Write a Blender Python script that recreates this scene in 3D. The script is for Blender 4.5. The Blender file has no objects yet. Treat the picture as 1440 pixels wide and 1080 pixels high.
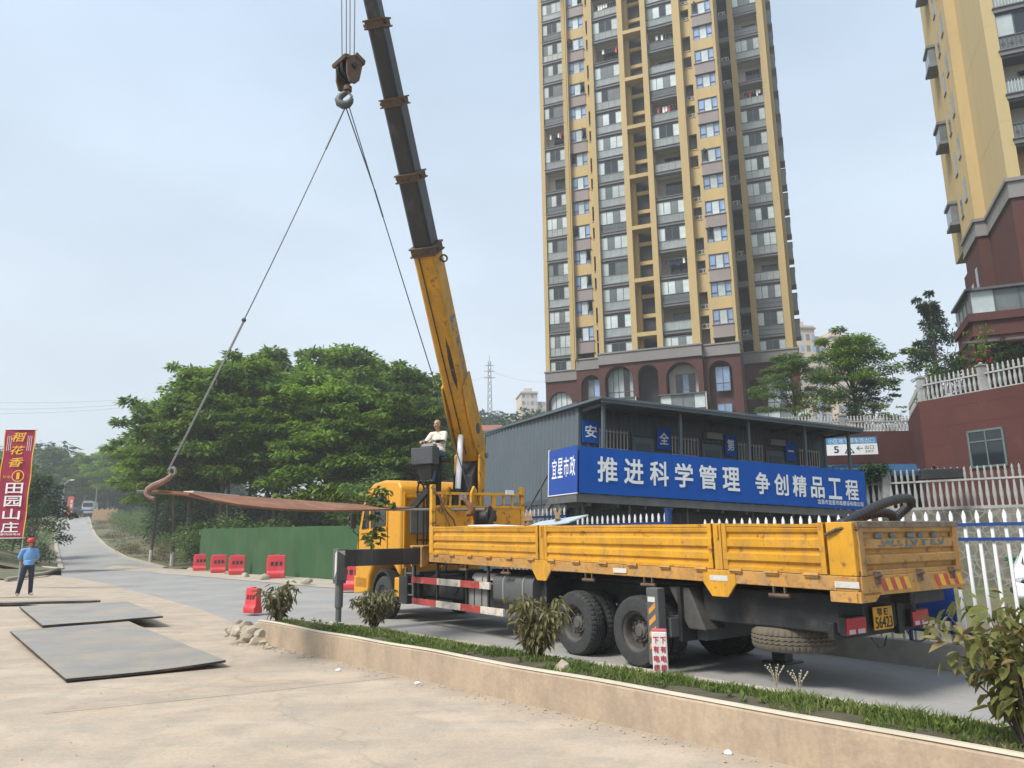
import bpy, bmesh, math, random
from math import sin, cos, pi, radians, sqrt, atan2
from mathutils import Vector, Matrix, noise as mnoise
random.seed(7)
SC = bpy.context.scene
COL = SC.collection

# ------------------------------------------------------------------ camera
CAM_F, PITCH, ROLL, CAM_H = 1050.0, radians(11.6), 0.0134, 1.65
cam_d = bpy.data.cameras.new('camera')
cam = bpy.data.objects.new('camera', cam_d)
COL.objects.link(cam)
SC.camera = cam
cam_d.sensor_fit = 'HORIZONTAL'
cam_d.sensor_width = 36.0
cam_d.lens = 36.0 * CAM_F / 1440.0
cam_d.clip_start = 0.1
cam_d.clip_end = 5000
FW = Vector((0, cos(PITCH), sin(PITCH)))
U0 = Vector((0, -sin(PITCH), cos(PITCH)))
R0 = Vector((1, 0, 0))
RT = R0 * cos(ROLL) - U0 * sin(ROLL)
UP = R0 * sin(ROLL) + U0 * cos(ROLL)
CP = Vector((0, 0, CAM_H))
cam.matrix_world = Matrix(((RT.x, UP.x, -FW.x, CP.x), (RT.y, UP.y, -FW.y, CP.y), (RT.z, UP.z, -FW.z, CP.z), (0, 0, 0, 1)))

# ------------------------------------------------------------------ world, sun, exposure
SUN_EL, SUN_AZ = radians(52), radians(232)     # azimuth clockwise from +Y: behind and left of the camera
w = bpy.data.worlds.new('World')
SC.world = w
w.use_nodes = True
nt = w.node_tree
bg = nt.nodes['Background']
sky = nt.nodes.new('ShaderNodeTexSky')
sky.sky_type = 'NISHITA'
sky.sun_disc = False
sky.sun_elevation = SUN_EL
sky.sun_rotation = SUN_AZ
sky.air_density = 1.0
sky.dust_density = 6.0
sky.ozone_density = 1.2
sky.altitude = 0
# a thin bright cloud veil over the clear sky, palest towards the horizon
L_ = nt.links.new
wtc = nt.nodes.new('ShaderNodeTexCoord')
wsx = nt.nodes.new('ShaderNodeSeparateXYZ')
L_(wtc.outputs['Generated'], wsx.inputs[0])
wrm = nt.nodes.new('ShaderNodeValToRGB')
wrm.color_ramp.elements[0].position = 0.0
wrm.color_ramp.elements[0].color = (0.80, 0.87, 0.93, 1)
wrm.color_ramp.elements[1].position = 0.75
wrm.color_ramp.elements[1].color = (0.62, 0.79, 1.0, 1)
L_(wsx.outputs['Z'], wrm.inputs[0])
wno = nt.nodes.new('ShaderNodeTexNoise')
wno.inputs['Scale'].default_value = 1.6
wno.inputs['Detail'].default_value = 5
wmp = nt.nodes.new('ShaderNodeMapping')
wmp.inputs['Scale'].default_value = (1, 1, 2.6)
L_(wtc.outputs['Generated'], wmp.inputs[0])
L_(wmp.outputs[0], wno.inputs['Vector'])
wr2 = nt.nodes.new('ShaderNodeMapRange')
wr2.inputs[1].default_value = 0.3
wr2.inputs[2].default_value = 0.7
wr2.inputs[3].default_value = 4.35
wr2.inputs[4].default_value = 5.9
L_(wno.outputs['Fac'], wr2.inputs[0])
wsc = nt.nodes.new('ShaderNodeVectorMath')
wsc.operation = 'SCALE'
L_(wrm.outputs[0], wsc.inputs[0])
L_(wr2.outputs[0], wsc.inputs['Scale'])
wmx = nt.nodes.new('ShaderNodeMix')
wmx.data_type = 'RGBA'
wmx.clamp_factor = True
wmx.inputs[0].default_value = 0.85
L_(sky.outputs[0], wmx.inputs[6])
L_(wsc.outputs[0], wmx.inputs[7])
L_(wmx.outputs[2], bg.inputs[0])
bg.inputs[1].default_value = 0.10
sun_d = bpy.data.lights.new('sun', 'SUN')
sun_d.energy = 2.6
sun_d.angle = radians(18)
sun_d.color = (1.0, 0.95, 0.87)
sun = bpy.data.objects.new('sun', sun_d)
COL.objects.link(sun)
sd = Vector((sin(SUN_AZ) * cos(SUN_EL), cos(SUN_AZ) * cos(SUN_EL), sin(SUN_EL)))
sun.rotation_euler = sd.to_track_quat('Z', 'Y').to_euler()
SC.view_settings.view_transform = 'Standard'
SC.view_settings.look = 'None'
SC.view_settings.exposure = 0.97
SC.view_settings.gamma = 1.0
SC.cycles.max_bounces = 6
SC.cycles.transparent_max_bounces = 8
SC.cycles.volume_bounces = 1


# ------------------------------------------------------------------ survey helpers: a sight line of the photograph meets a real plane
def sight(px, py):
    return FW + RT * ((px - 720) / CAM_F) + UP * ((540 - py) / CAM_F)


def onz(px, py, z):
    r = sight(px, py)
    return CP + r * ((z - CAM_H) / r.z)


def ony(px, py, y):
    r = sight(px, py)
    return CP + r * (y / r.y)


def onpl(px, py, p0, n):
    r = sight(px, py)
    return CP + r * ((Vector(p0) - CP).dot(n) / r.dot(n))


# ------------------------------------------------------------------ materials
def rgb(c, k=1.0):
    return (min(c[0] * k, 1), min(c[1] * k, 1), min(c[2] * k, 1), 1)


MATS = {}


def mat(name, col, rough=0.75, var=0.12, scale=2.0, metal=0.0, bump=0.0, bscale=30.0, col2=None, thr=0.58, scale2=1.5, soft=0.08,
        streak=False, orand=0.05, spec=0.5, coord='Object', detail=6, grime=None, grit=0.0):
    if name in MATS:
        return MATS[name]
    m = bpy.data.materials.new(name)
    m.use_nodes = True
    t = m.node_tree
    L = t.links.new
    b = t.nodes['Principled BSDF']
    b.inputs['Roughness'].default_value = rough
    b.inputs['Metallic'].default_value = metal
    b.inputs['Specular IOR Level'].default_value = spec
    tc = t.nodes.new('ShaderNodeTexCoord')
    n1 = t.nodes.new('ShaderNodeTexNoise')
    n1.inputs['Scale'].default_value = scale
    n1.inputs['Detail'].default_value = detail
    n1.inputs['Roughness'].default_value = 0.65
    src = tc.outputs[coord]
    if streak:
        mp = t.nodes.new('ShaderNodeMapping')
        mp.inputs['Scale'].default_value = (1, 1, 0.15)
        L(src, mp.inputs[0])
        L(mp.outputs[0], n1.inputs['Vector'])
    else:
        L(src, n1.inputs['Vector'])
    r = t.nodes.new('ShaderNodeValToRGB')
    r.color_ramp.elements[0].position = 0.3
    r.color_ramp.elements[1].position = 0.7
    r.color_ramp.elements[0].color = rgb(col, 1 - var)
    r.color_ramp.elements[1].color = rgb(col, 1 + var)
    L(n1.outputs['Fac'], r.inputs[0])
    out = r.outputs[0]
    if col2 is not None:
        n2 = t.nodes.new('ShaderNodeTexNoise')
        n2.inputs['Scale'].default_value = scale2
        n2.inputs['Detail'].default_value = 8
        n2.inputs['Roughness'].default_value = 0.7
        if streak:
            L(mp.outputs[0], n2.inputs['Vector'])
        else:
            L(src, n2.inputs['Vector'])
        r2 = t.nodes.new('ShaderNodeValToRGB')
        r2.color_ramp.elements[0].position = thr - soft
        r2.color_ramp.elements[1].position = thr + soft
        r2.color_ramp.elements[0].color = (0, 0, 0, 1)
        r2.color_ramp.elements[1].color = (1, 1, 1, 1)
        L(n2.outputs['Fac'], r2.inputs[0])
        mx = t.nodes.new('ShaderNodeMix')
        mx.data_type = 'RGBA'
        L(r2.outputs[0], mx.inputs[0])
        L(out, mx.inputs[6])
        mx.inputs[7].default_value = rgb(col2)
        out = mx.outputs[2]
    if grime is not None:                  # run-off streaks and thin dust with a shape of their own
        gcol, gsc, gthr, gmax = grime
        mpg = t.nodes.new('ShaderNodeMapping')
        mpg.inputs['Scale'].default_value = (gsc, gsc, gsc * 0.22)
        ng = t.nodes.new('ShaderNodeTexNoise')
        ng.inputs['Scale'].default_value = 1.0
        ng.inputs['Detail'].default_value = 7
        ng.inputs['Roughness'].default_value = 0.75
        L(src, mpg.inputs[0])
        L(mpg.outputs[0], ng.inputs['Vector'])
        rg = t.nodes.new('ShaderNodeValToRGB')
        rg.color_ramp.elements[0].position = gthr
        rg.color_ramp.elements[1].position = gthr + 0.16
        rg.color_ramp.elements[0].color = (0, 0, 0, 1)
        rg.color_ramp.elements[1].color = (gmax, gmax, gmax, 1)
        L(ng.outputs['Fac'], rg.inputs[0])
        mg = t.nodes.new('ShaderNodeMix')
        mg.data_type = 'RGBA'
        L(rg.outputs[0], mg.inputs[0])
        L(out, mg.inputs[6])
        mg.inputs[7].default_value = rgb(gcol)
        out = mg.outputs[2]
    if grit:
        nf = t.nodes.new('ShaderNodeTexNoise')
        nf.inputs['Scale'].default_value = 26
        nf.inputs['Detail'].default_value = 9
        nf.inputs['Roughness'].default_value = 0.8
        L(src, nf.inputs['Vector'])
        mf = t.nodes.new('ShaderNodeMapRange')
        mf.inputs[1].default_value = 0.3
        mf.inputs[2].default_value = 0.7
        mf.inputs[3].default_value = 1 - grit
        mf.inputs[4].default_value = 1 + grit
        L(nf.outputs['Fac'], mf.inputs[0])
        hf = t.nodes.new('ShaderNodeHueSaturation')
        L(mf.outputs[0], hf.inputs['Value'])
        L(out, hf.inputs['Color'])
        out = hf.outputs[0]
    if orand:
        oi = t.nodes.new('ShaderNodeObjectInfo')
        mr = t.nodes.new('ShaderNodeMapRange')
        mr.inputs[3].default_value = 1 - orand
        mr.inputs[4].default_value = 1 + orand
        L(oi.outputs['Random'], mr.inputs[0])
        hs = t.nodes.new('ShaderNodeHueSaturation')
        L(mr.outputs[0], hs.inputs['Value'])
        L(out, hs.inputs['Color'])
        out = hs.outputs[0]
    L(out, b.inputs['Base Color'])
    if bump:
        n3 = t.nodes.new('ShaderNodeTexNoise')
        n3.inputs['Scale'].default_value = bscale
        n3.inputs['Detail'].default_value = 5
        L(src, n3.inputs['Vector'])
        bp = t.nodes.new('ShaderNodeBump')
        bp.inputs['Strength'].default_value = bump
        bp.inputs['Distance'].default_value = 0.02
        L(n3.outputs['Fac'], bp.inputs['Height'])
        L(bp.outputs[0], b.inputs['Normal'])
    MATS[name] = m
    return m


def leafmat(name, c1, c2, scale=0.7, trans=0.35, orand=0.12):
    m = bpy.data.materials.new(name)
    m.use_nodes = True
    t = m.node_tree
    L = t.links.new
    b = t.nodes['Principled BSDF']
    b.inputs['Roughness'].default_value = 0.55
    b.inputs['Specular IOR Level'].default_value = 0.3
    tc = t.nodes.new('ShaderNodeTexCoord')
    n1 = t.nodes.new('ShaderNodeTexNoise')
    n1.inputs['Scale'].default_value = scale
    n1.inputs['Detail'].default_value = 8
    n1.inputs['Roughness'].default_value = 0.8
    L(tc.outputs['Object'], n1.inputs['Vector'])
    r = t.nodes.new('ShaderNodeValToRGB')
    r.color_ramp.elements[0].position = 0.34
    r.color_ramp.elements[1].position = 0.68
    r.color_ramp.elements[0].color = rgb(c1)
    r.color_ramp.elements[1].color = rgb(c2)
    L(n1.outputs['Fac'], r.inputs[0])
    oi = t.nodes.new('ShaderNodeObjectInfo')
    mr = t.nodes.new('ShaderNodeMapRange')
    mr.inputs[3].default_value = 1 - orand
    mr.inputs[4].default_value = 1 + orand
    L(oi.outputs['Random'], mr.inputs[0])
    hs = t.nodes.new('ShaderNodeHueSaturation')
    L(mr.outputs[0], hs.inputs['Value'])
    L(r.outputs[0], hs.inputs['Color'])
    L(hs.outputs[0], b.inputs['Base Color'])
    tr = t.nodes.new('ShaderNodeBsdfTranslucent')
    L(hs.outputs[0], tr.inputs[0])
    mx = t.nodes.new('ShaderNodeMixShader')
    mx.inputs[0].default_value = trans
    L(b.outputs[0], mx.inputs[1])
    L(tr.outputs[0], mx.inputs[2])
    L(mx.outputs[0], t.nodes['Material Output'].inputs[0])
    MATS[name] = m
    return m


RUST = (0.16, 0.06, 0.025)
M_YEL = mat('yellow_paint_worn', (0.56, 0.275, 0.014), 0.5, 0.16, 1.6, bump=0.10, bscale=14, col2=(0.20, 0.085, 0.03), thr=0.615, scale2=6, soft=0.035, grime=((0.33, 0.185, 0.06), 5.0, 0.47, 0.6), grit=0.08)
M_YELR = mat('yellow_paint_rusty', (0.60, 0.30, 0.012), 0.6, 0.12, 2, bump=0.1, bscale=20, col2=RUST, thr=0.59, scale2=6.5, soft=0.045)
M_YELD = mat('yellow_paint_dusty', (0.46, 0.235, 0.055), 0.7, 0.2, 3, bump=0.1, bscale=20, col2=(0.20, 0.10, 0.05), thr=0.59, scale2=8, soft=0.06, grime=((0.30, 0.22, 0.13), 6.0, 0.47, 0.6), grit=0.1)
M_CAB = mat('cab_yellow_paint', (0.62, 0.285, 0.008), 0.38, 0.05, 1.2, col2=(0.30, 0.14, 0.03), thr=0.64, scale2=4.5, soft=0.05, grime=((0.42, 0.24, 0.07), 4.0, 0.50, 0.5), grit=0.05)
M_BLK = mat('black_steel', (0.014, 0.015, 0.017), 0.6, 0.35, 3, bump=0.05, col2=(0.035, 0.03, 0.026), thr=0.6, scale2=3)
M_BOOMD = mat('black_boom_steel', (0.020, 0.022, 0.026), 0.42, 0.35, 1.0, bump=0.05, col2=(0.085, 0.088, 0.092), thr=0.61, scale2=1.2, soft=0.09, streak=True)
M_CHAS = mat('dusty_chassis', (0.018, 0.019, 0.021), 0.8, 0.4, 2, bump=0.1, col2=(0.05, 0.044, 0.036), thr=0.6, scale2=2.5)
M_TYRE = mat('tyre_rubber', (0.028, 0.030, 0.031), 0.85, 0.25, 9, bump=0.12, bscale=60, col2=(0.050, 0.047, 0.042), thr=0.58, scale2=14)
M_TYRED = mat('dusty_tyre_rubber', (0.115, 0.10, 0.075), 0.95, 0.2, 4, bump=0.2, bscale=40)
M_RIM = mat('dusty_rim', (0.065, 0.062, 0.058), 0.7, 0.25, 4, col2=(0.05, 0.045, 0.04), thr=0.55, scale2=5)
M_HUB = mat('dusty_hub', (0.085, 0.08, 0.074), 0.75, 0.2, 6)
M_GREYS = mat('grey_steel', (0.20, 0.20, 0.19), 0.6, 0.2, 3, bump=0.05, col2=(0.12, 0.09, 0.06), thr=0.62, scale2=3)
M_DGREY = mat('dark_grey_steel', (0.085, 0.09, 0.092), 0.55, 0.25, 2, bump=0.05, col2=(0.13, 0.11, 0.09), thr=0.62, scale2=3)
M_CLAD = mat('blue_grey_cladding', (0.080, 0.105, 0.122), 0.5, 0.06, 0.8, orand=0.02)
M_CLADD = mat('trim_and_shaded_cladding', (0.050, 0.066, 0.078), 0.5, 0.08, 0.8, orand=0.02)  # dark trim; canopy shade on the office front put into this darker copy
M_RUSTP = mat('rust_steel', (0.20, 0.085, 0.04), 0.8, 0.3, 3, bump=0.2, bscale=30, col2=(0.09, 0.045, 0.03), thr=0.55, scale2=3)
M_RUSTB = mat('rust_brown_iron', (0.125, 0.075, 0.045), 0.75, 0.35, 4, bump=0.2, bscale=25, col2=(0.05, 0.04, 0.035), thr=0.56, scale2=4)
M_WHITE = mat('white_paint', (0.72, 0.74, 0.75), 0.5, 0.06, 3)
M_OFFW = mat('offwhite_paint', (0.55, 0.54, 0.50), 0.7, 0.1, 3, col2=(0.35, 0.31, 0.25), thr=0.6, scale2=3)
M_BLUE = mat('blue_banner', (0.002, 0.075, 0.36), 0.6, 0.08, 0.7, orand=0, spec=0.2)
M_BLUEL = mat('violet_blue_banner', (0.022, 0.070, 0.31), 0.6, 0.06, 0.7, orand=0, spec=0.2)
M_BLUEF = mat('fence_blue', (0.010, 0.045, 0.19), 0.45, 0.1, 2)
M_SKYB = mat('light_blue_sign', (0.06, 0.27, 0.50), 0.5, 0.05, 2)
M_REDB = mat('red_plastic', (0.60, 0.035, 0.05), 0.5, 0.1, 2, col2=(0.42, 0.06, 0.06), thr=0.6, scale2=3, grime=((0.42, 0.20, 0.17), 5.0, 0.52, 0.5), grit=0.05)
M_RED = mat('red_marking', (0.45, 0.03, 0.02), 0.6, 0.1, 3)
M_REDF = mat('crimson_flag_cloth', (0.27, 0.012, 0.045), 0.8, 0.08, 1.5)
M_GOLD = mat('gold_print', (0.75, 0.42, 0.02), 0.7, 0.05, 3)
M_GLASS = mat('dark_glass', (0.018, 0.024, 0.03), 0.07, 0.2, 1.0, spec=0.6)
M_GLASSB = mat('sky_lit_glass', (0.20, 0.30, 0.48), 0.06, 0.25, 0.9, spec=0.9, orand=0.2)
M_PALEG = mat('curtained_glass', (0.43, 0.49, 0.495), 0.15, 0.15, 1.2, orand=0.2)
M_GREYG = mat('grey_glass', (0.13, 0.15, 0.155), 0.15, 0.2, 1.2, orand=0.25)
M_FRAME = mat('window_frame_dark', (0.075, 0.08, 0.085), 0.5, 0.1, 3)
M_SLAB = mat('grey_violet_slab', (0.135, 0.135, 0.145), 0.75, 0.1, 0.5)
M_SILLP = mat('mauve_grey_panel', (0.24, 0.205, 0.20), 0.8, 0.07, 0.5)
M_YWALL = mat('ochre_facade', (0.425, 0.315, 0.145), 0.85, 0.07, 0.12, col2=(0.37, 0.285, 0.15), thr=0.58, scale2=0.35, soft=0.15, streak=True, grime=((0.30, 0.235, 0.14), 1.3, 0.52, 0.5))
M_YWALL2 = mat('pale_ochre_facade', (0.44, 0.35, 0.18), 0.85, 0.07, 0.12, col2=(0.42, 0.31, 0.15), thr=0.57, scale2=0.3, soft=0.15, streak=True)
M_BALC = mat('balcony_plaster', (0.50, 0.47, 0.42), 0.85, 0.06, 0.5)
M_BROWN = mat('red_brown_tile', (0.086, 0.038, 0.034), 0.85, 0.1, 0.4, bump=0.03, orand=0.03, spec=0.15, grime=((0.055, 0.03, 0.028), 0.8, 0.5, 0.5), grit=0.08)
M_CORN = mat('grey_cornice', (0.19, 0.18, 0.175), 0.8, 0.1, 0.4)
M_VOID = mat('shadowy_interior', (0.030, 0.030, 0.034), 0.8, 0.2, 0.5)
M_ACW = mat('ac_white', (0.50, 0.50, 0.48), 0.6, 0.1, 3)
M_BEIGE = mat('beige_facade', (0.52, 0.42, 0.33), 0.85, 0.05, 0.1)
M_WOOD = mat('weathered_wood', (0.33, 0.22, 0.13), 0.8, 0.25, 5, bump=0.15, bscale=30)
M_HOSE = mat('black_hose', (0.02, 0.021, 0.023), 0.5, 0.2, 5)
M_ROPE = mat('steel_rope', (0.06, 0.06, 0.062), 0.5, 0.25, 20)
M_NET = mat('green_net', (0.022, 0.078, 0.022), 0.85, 0.14, 0.8, bump=0.12, bscale=6, grime=((0.05, 0.085, 0.045), 1.6, 0.48, 0.6), grit=0.08)
M_CONCK = mat('concrete_kerb', (0.36, 0.34, 0.31), 0.9, 0.12, 1.5, bump=0.15, bscale=30, col2=(0.26, 0.24, 0.21), thr=0.57, scale2=1.5)
M_BALU = mat('grey_baluster', (0.33, 0.34, 0.335), 0.85, 0.12, 1.2, col2=(0.22, 0.21, 0.19), thr=0.56, scale2=1.5)
M_ROCK = mat('rock', (0.34, 0.29, 0.22), 0.9, 0.25, 4, bump=0.3, bscale=15)
M_BARK = mat('bark', (0.085, 0.070, 0.052), 0.9, 0.3, 3, bump=0.3, bscale=18)
M_LIME = mat('whitewashed_bark', (0.50, 0.48, 0.43), 0.9, 0.15, 4)
M_SKIN = mat('skin', (0.40, 0.22, 0.145), 0.55, 0.08, 6, orand=0)
M_HAIR = mat('dark_hair', (0.03, 0.027, 0.025), 0.7, 0.2, 20, orand=0)
M_SHIRTB = mat('light_blue_shirt', (0.15, 0.33, 0.64), 0.85, 0.08, 5, bump=0.2, bscale=18, orand=0)
M_SHIRTW = mat('cream_shirt', (0.60, 0.56, 0.49), 0.85, 0.08, 5, bump=0.2, bscale=18, orand=0)
M_NAVY = mat('navy_trousers', (0.018, 0.024, 0.045), 0.85, 0.2, 5, bump=0.2, bscale=18, orand=0)
M_JEANS = mat('blue_jeans', (0.045, 0.085, 0.15), 0.85, 0.2, 5, bump=0.2, bscale=18, orand=0)
M_GREYT = mat('grey_trousers', (0.25, 0.25, 0.26), 0.85, 0.1, 5, bump=0.2, bscale=18, orand=0)
M_SLEEVE = mat('black_sleeve', (0.016, 0.016, 0.018), 0.85, 0.2, 5, orand=0)
M_HELM = mat('red_helmet', (0.60, 0.02, 0.03), 0.3, 0.04, 2, orand=0)
M_SHOEW = mat('pale_shoe', (0.5, 0.48, 0.45), 0.7, 0.1, 5, orand=0)
M_SHOEB = mat('black_shoe', (0.015, 0.015, 0.016), 0.5, 0.1, 5, orand=0)
M_LAMPR = mat('red_lens', (0.42, 0.012, 0.025), 0.2, 0.1, 3)
M_LAMPW = mat('pale_lens', (0.55, 0.45, 0.45), 0.2, 0.1, 3)
M_PLATE = mat('yellow_number_plate', (0.72, 0.36, 0.01), 0.45, 0.05, 3)
M_INK = mat('black_ink', (0.012, 0.012, 0.012), 0.6, 0.1, 3)
M_ORNG = mat('orange_stripe', (0.55, 0.25, 0.04), 0.6, 0.12, 4)
M_FADB = mat('faded_blue_paint', (0.07, 0.17, 0.21), 0.7, 0.2, 8, col2=(0.35, 0.2, 0.05), thr=0.57, scale2=9)
M_FADB2 = mat('boom_blue_decal', (0.07, 0.17, 0.30), 0.6, 0.2, 6, col2=(0.5, 0.33, 0.10), thr=0.58, scale2=7)
M_BIN = mat('green_plastic', (0.01, 0.16, 0.05), 0.5, 0.1, 3)
M_CAR = mat('white_car_paint', (0.70, 0.71, 0.72), 0.2, 0.02, 1)
M_CARD = mat('grey_car_paint', (0.12, 0.13, 0.15), 0.25, 0.05, 1)
M_TILE = mat('terracotta_roof', (0.24, 0.09, 0.06), 0.9, 0.15, 2)
M_GALV = mat('galvanised_steel', (0.33, 0.35, 0.36), 0.45, 0.12, 3, metal=0.3)
L_GROVE = leafmat('grove_leaves', (0.030, 0.095, 0.012), (0.25, 0.37, 0.030), 0.42, 0.40, 0.25)
L_LIGHT = leafmat('light_leaves', (0.055, 0.115, 0.028), (0.16, 0.23, 0.06), 0.8, 0.4)
L_DARK = leafmat('dark_leaves', (0.013, 0.040, 0.013), (0.05, 0.10, 0.028), 0.8)
L_OLIVE = leafmat('olive_leaves', (0.10, 0.11, 0.045), (0.29, 0.25, 0.12), 9, 0.25)
L_BROAD = leafmat('broad_yellow_green_leaves', (0.09, 0.115, 0.03), (0.28, 0.28, 0.085), 6, 0.35)
L_RED = leafmat('ruddy_leaves', (0.16, 0.10, 0.05), (0.24, 0.22, 0.07), 9, 0.25)
L_FRESH = leafmat('fresh_leaves', (0.06, 0.11, 0.02), (0.19, 0.25, 0.05), 7, 0.35)
L_GRASS = leafmat('grass_blades', (0.060, 0.115, 0.022), (0.21, 0.24, 0.07), 1.6, 0.35)
L_DRY = leafmat('dry_scrub', (0.10, 0.085, 0.045), (0.20, 0.16, 0.085), 0.8, 0.2)
L_FLOWR = leafmat('red_flowers', (0.4, 0.02, 0.03), (0.55, 0.05, 0.08), 5, 0.2)


# ------------------------------------------------------------------ mesh builder
class MB:
    def __init__(self):
        self.v, self.f, self.m = [], [], []

    def add(self, vs, fs, mi=0):
        o = len(self.v)
        self.v += [tuple(p) for p in vs]
        for f in fs:
            self.f.append(tuple(i + o for i in f))
            self.m.append(mi)

    def bx(self, x0, x1, y0, y1, z0, z1, mi=0):
        self.add([(x0, y0, z0), (x1, y0, z0), (x1, y1, z0), (x0, y1, z0), (x0, y0, z1), (x1, y0, z1), (x1, y1, z1), (x0, y1, z1)],
                 [(0, 3, 2, 1), (4, 5, 6, 7), (0, 1, 5, 4), (1, 2, 6, 5), (2, 3, 7, 6), (3, 0, 4, 7)], mi)

    def hexa(self, p, mi=0):
        self.add(p, [(0, 3, 2, 1), (4, 5, 6, 7), (0, 1, 5, 4), (1, 2, 6, 5), (2, 3, 7, 6), (3, 0, 4, 7)], mi)

    def beam(self, a, b, wx, wz, upv=(0, 0, 1), mi=0):
        a, b = Vector(a), Vector(b)
        d = (b - a).normalized()
        s = d.cross(Vector(upv))
        if s.length < 1e-4:
            s = Vector((1, 0, 0))
        s.normalize()
        n = s.cross(d).normalized()
        s, n = s * wx / 2, n * wz / 2
        self.hexa([a - s - n, a + s - n, b + s - n, b - s - n, a - s + n, a + s + n, b + s + n, b - s + n], mi)

    def prism(self, pts, vec, mi=0):
        n = len(pts)
        vec = Vector(vec)
        vs = [Vector(p) for p in pts] + [Vector(p) + vec for p in pts]
        fs = [tuple(range(n)), tuple(range(2 * n - 1, n - 1, -1))]
        fs += [(i, i + n, (i + 1) % n + n, (i + 1) % n) for i in range(n)]
        self.add(vs, fs, mi)

    def tube(self, pts, r, n=8, mi=0, cap=True):
        pts = [Vector(p) for p in pts]
        k = len(pts)
        rs = r if isinstance(r, (list, tuple)) else [r] * k
        vs, fs = [], []
        prev = None
        for i, p in enumerate(pts):
            d = (pts[min(i + 1, k - 1)] - pts[max(i - 1, 0)])
            d = d.normalized() if d.length > 1e-9 else Vector((0, 0, 1))
            if prev is None:
                s = d.orthogonal().normalized()
            else:
                s = (prev - d * prev.dot(d))
                s = s.normalized() if s.length > 1e-6 else d.orthogonal().normalized()
            prev = s
            q = d.cross(s)
            for j in range(n):
                a = 2 * pi * j / n
                vs.append(p + (s * cos(a) + q * sin(a)) * rs[i])
        for i in range(k - 1):
            for j in range(n):
                j2 = (j + 1) % n
                fs.append((i * n + j, i * n + j2, (i + 1) * n + j2, (i + 1) * n + j))
        if cap:
            fs.append(tuple(range(n - 1, -1, -1)))
            fs.append(tuple(range((k - 1) * n, k * n)))
        self.add(vs, fs, mi)

    def lathe(self, prof, c, axis, n=24, mi=0, closed=False, ang=0.0, cap=True):
        c, axis = Vector(c), Vector(axis).normalized()
        s = axis.orthogonal().normalized()
        q = axis.cross(s)
        vs, fs = [], []
        k = len(prof)
        for (r, h) in prof:
            for j in range(n):
                a = 2 * pi * j / n + ang
                vs.append(c + axis * h + (s * cos(a) + q * sin(a)) * r)
        for i in range(k if closed else k - 1):
            for j in range(n):
                j2, i2 = (j + 1) % n, (i + 1) % k
                fs.append((i * n + j, i * n + j2, i2 * n + j2, i2 * n + j))
        if not closed and cap:
            if prof[0][0] > 1e-4:
                fs.append(tuple(range(n - 1, -1, -1)))
            if prof[-1][0] > 1e-4:
                fs.append(tuple(range((k - 1) * n, k * n)))
        self.add(vs, fs, mi)

    def ball(self, c, r, nu=12, nv=8, mi=0, R=None):
        c = Vector(c)
        rx, ry, rz = r if isinstance(r, (tuple, list)) else (r, r, r)
        vs, fs = [], []
        for i in range(nv + 1):
            th = pi * i / nv
            for j in range(nu):
                a = 2 * pi * j / nu
                p = Vector((rx * sin(th) * cos(a), ry * sin(th) * sin(a), rz * cos(th)))
                if R is not None:
                    p = R @ p
                vs.append(c + p)
        for i in range(nv):
            for j in range(nu):
                j2 = (j + 1) % nu
                fs.append((i * nu + j, (i + 1) * nu + j, (i + 1) * nu + j2, i * nu + j2))
        self.add(vs, fs, mi)

    def sheet(self, rows, mi=0):
        n = len(rows[0])
        vs = [p for r in rows for p in r]
        fs = [(i * n + j, i * n + j + 1, (i + 1) * n + j + 1, (i + 1) * n + j) for i in range(len(rows) - 1) for j in range(n - 1)]
        self.add(vs, fs, mi)

    def mesh(self, name, mats, smooth=False, recalc=True, weld=False, ang=40):
        me = bpy.data.meshes.new(name)
        me.from_pydata(self.v, [], self.f)
        if not isinstance(mats, (list, tuple)):
            mats = [mats]
        for m in mats:
            me.materials.append(m)
        me.polygons.foreach_set('material_index', self.m)
        if recalc or weld:
            bm = bmesh.new()
            bm.from_mesh(me)
            if weld:
                bmesh.ops.remove_doubles(bm, verts=bm.verts, dist=1e-5)
            bmesh.ops.recalc_face_normals(bm, faces=bm.faces)
            bm.to_mesh(me)
            bm.free()
        if smooth:
            me.shade_smooth()
            me.set_sharp_from_angle(angle=radians(ang))
        me.update()
        return me

    def pieces(self):
        """separate pieces (shapes that touch stay together)"""
        par = list(range(len(self.v)))

        def find(i):
            while par[i] != i:
                par[i] = par[par[i]]
                i = par[i]
            return i
        for f in self.f:
            for i in f[1:]:
                a, b = find(f[0]), find(i)
                if a != b:
                    par[a] = b
        isl = {}
        for i in range(len(self.v)):
            isl.setdefault(find(i), []).append(i)
        boxes = []
        for k, ids in isl.items():
            xs = [[self.v[i][c] for i in ids] for c in range(3)]
            boxes.append([[min(x) - 0.006 for x in xs], [max(x) + 0.006 for x in xs], {k}])
        done = False
        while not done:
            done = True
            for i in range(len(boxes)):
                for j in range(i + 1, len(boxes)):
                    A, B = boxes[i], boxes[j]
                    if all(A[0][c] <= B[1][c] and B[0][c] <= A[1][c] for c in range(3)):
                        A[0] = [min(a, b) for a, b in zip(A[0], B[0])]
                        A[1] = [max(a, b) for a, b in zip(A[1], B[1])]
                        A[2] |= B[2]
                        del boxes[j]
                        done = False
                        break
                if not done:
                    break
        out = []
        for _, _, ks in boxes:
            m = MB()
            mp = {}
            for i in range(len(self.v)):
                if find(i) in ks:
                    mp[i] = len(m.v)
                    m.v.append(self.v[i])
            for f, mi in zip(self.f, self.m):
                if f[0] in mp:
                    m.f.append(tuple(mp[i] for i in f))
                    m.m.append(mi)
            out.append(m)
        return out

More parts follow.
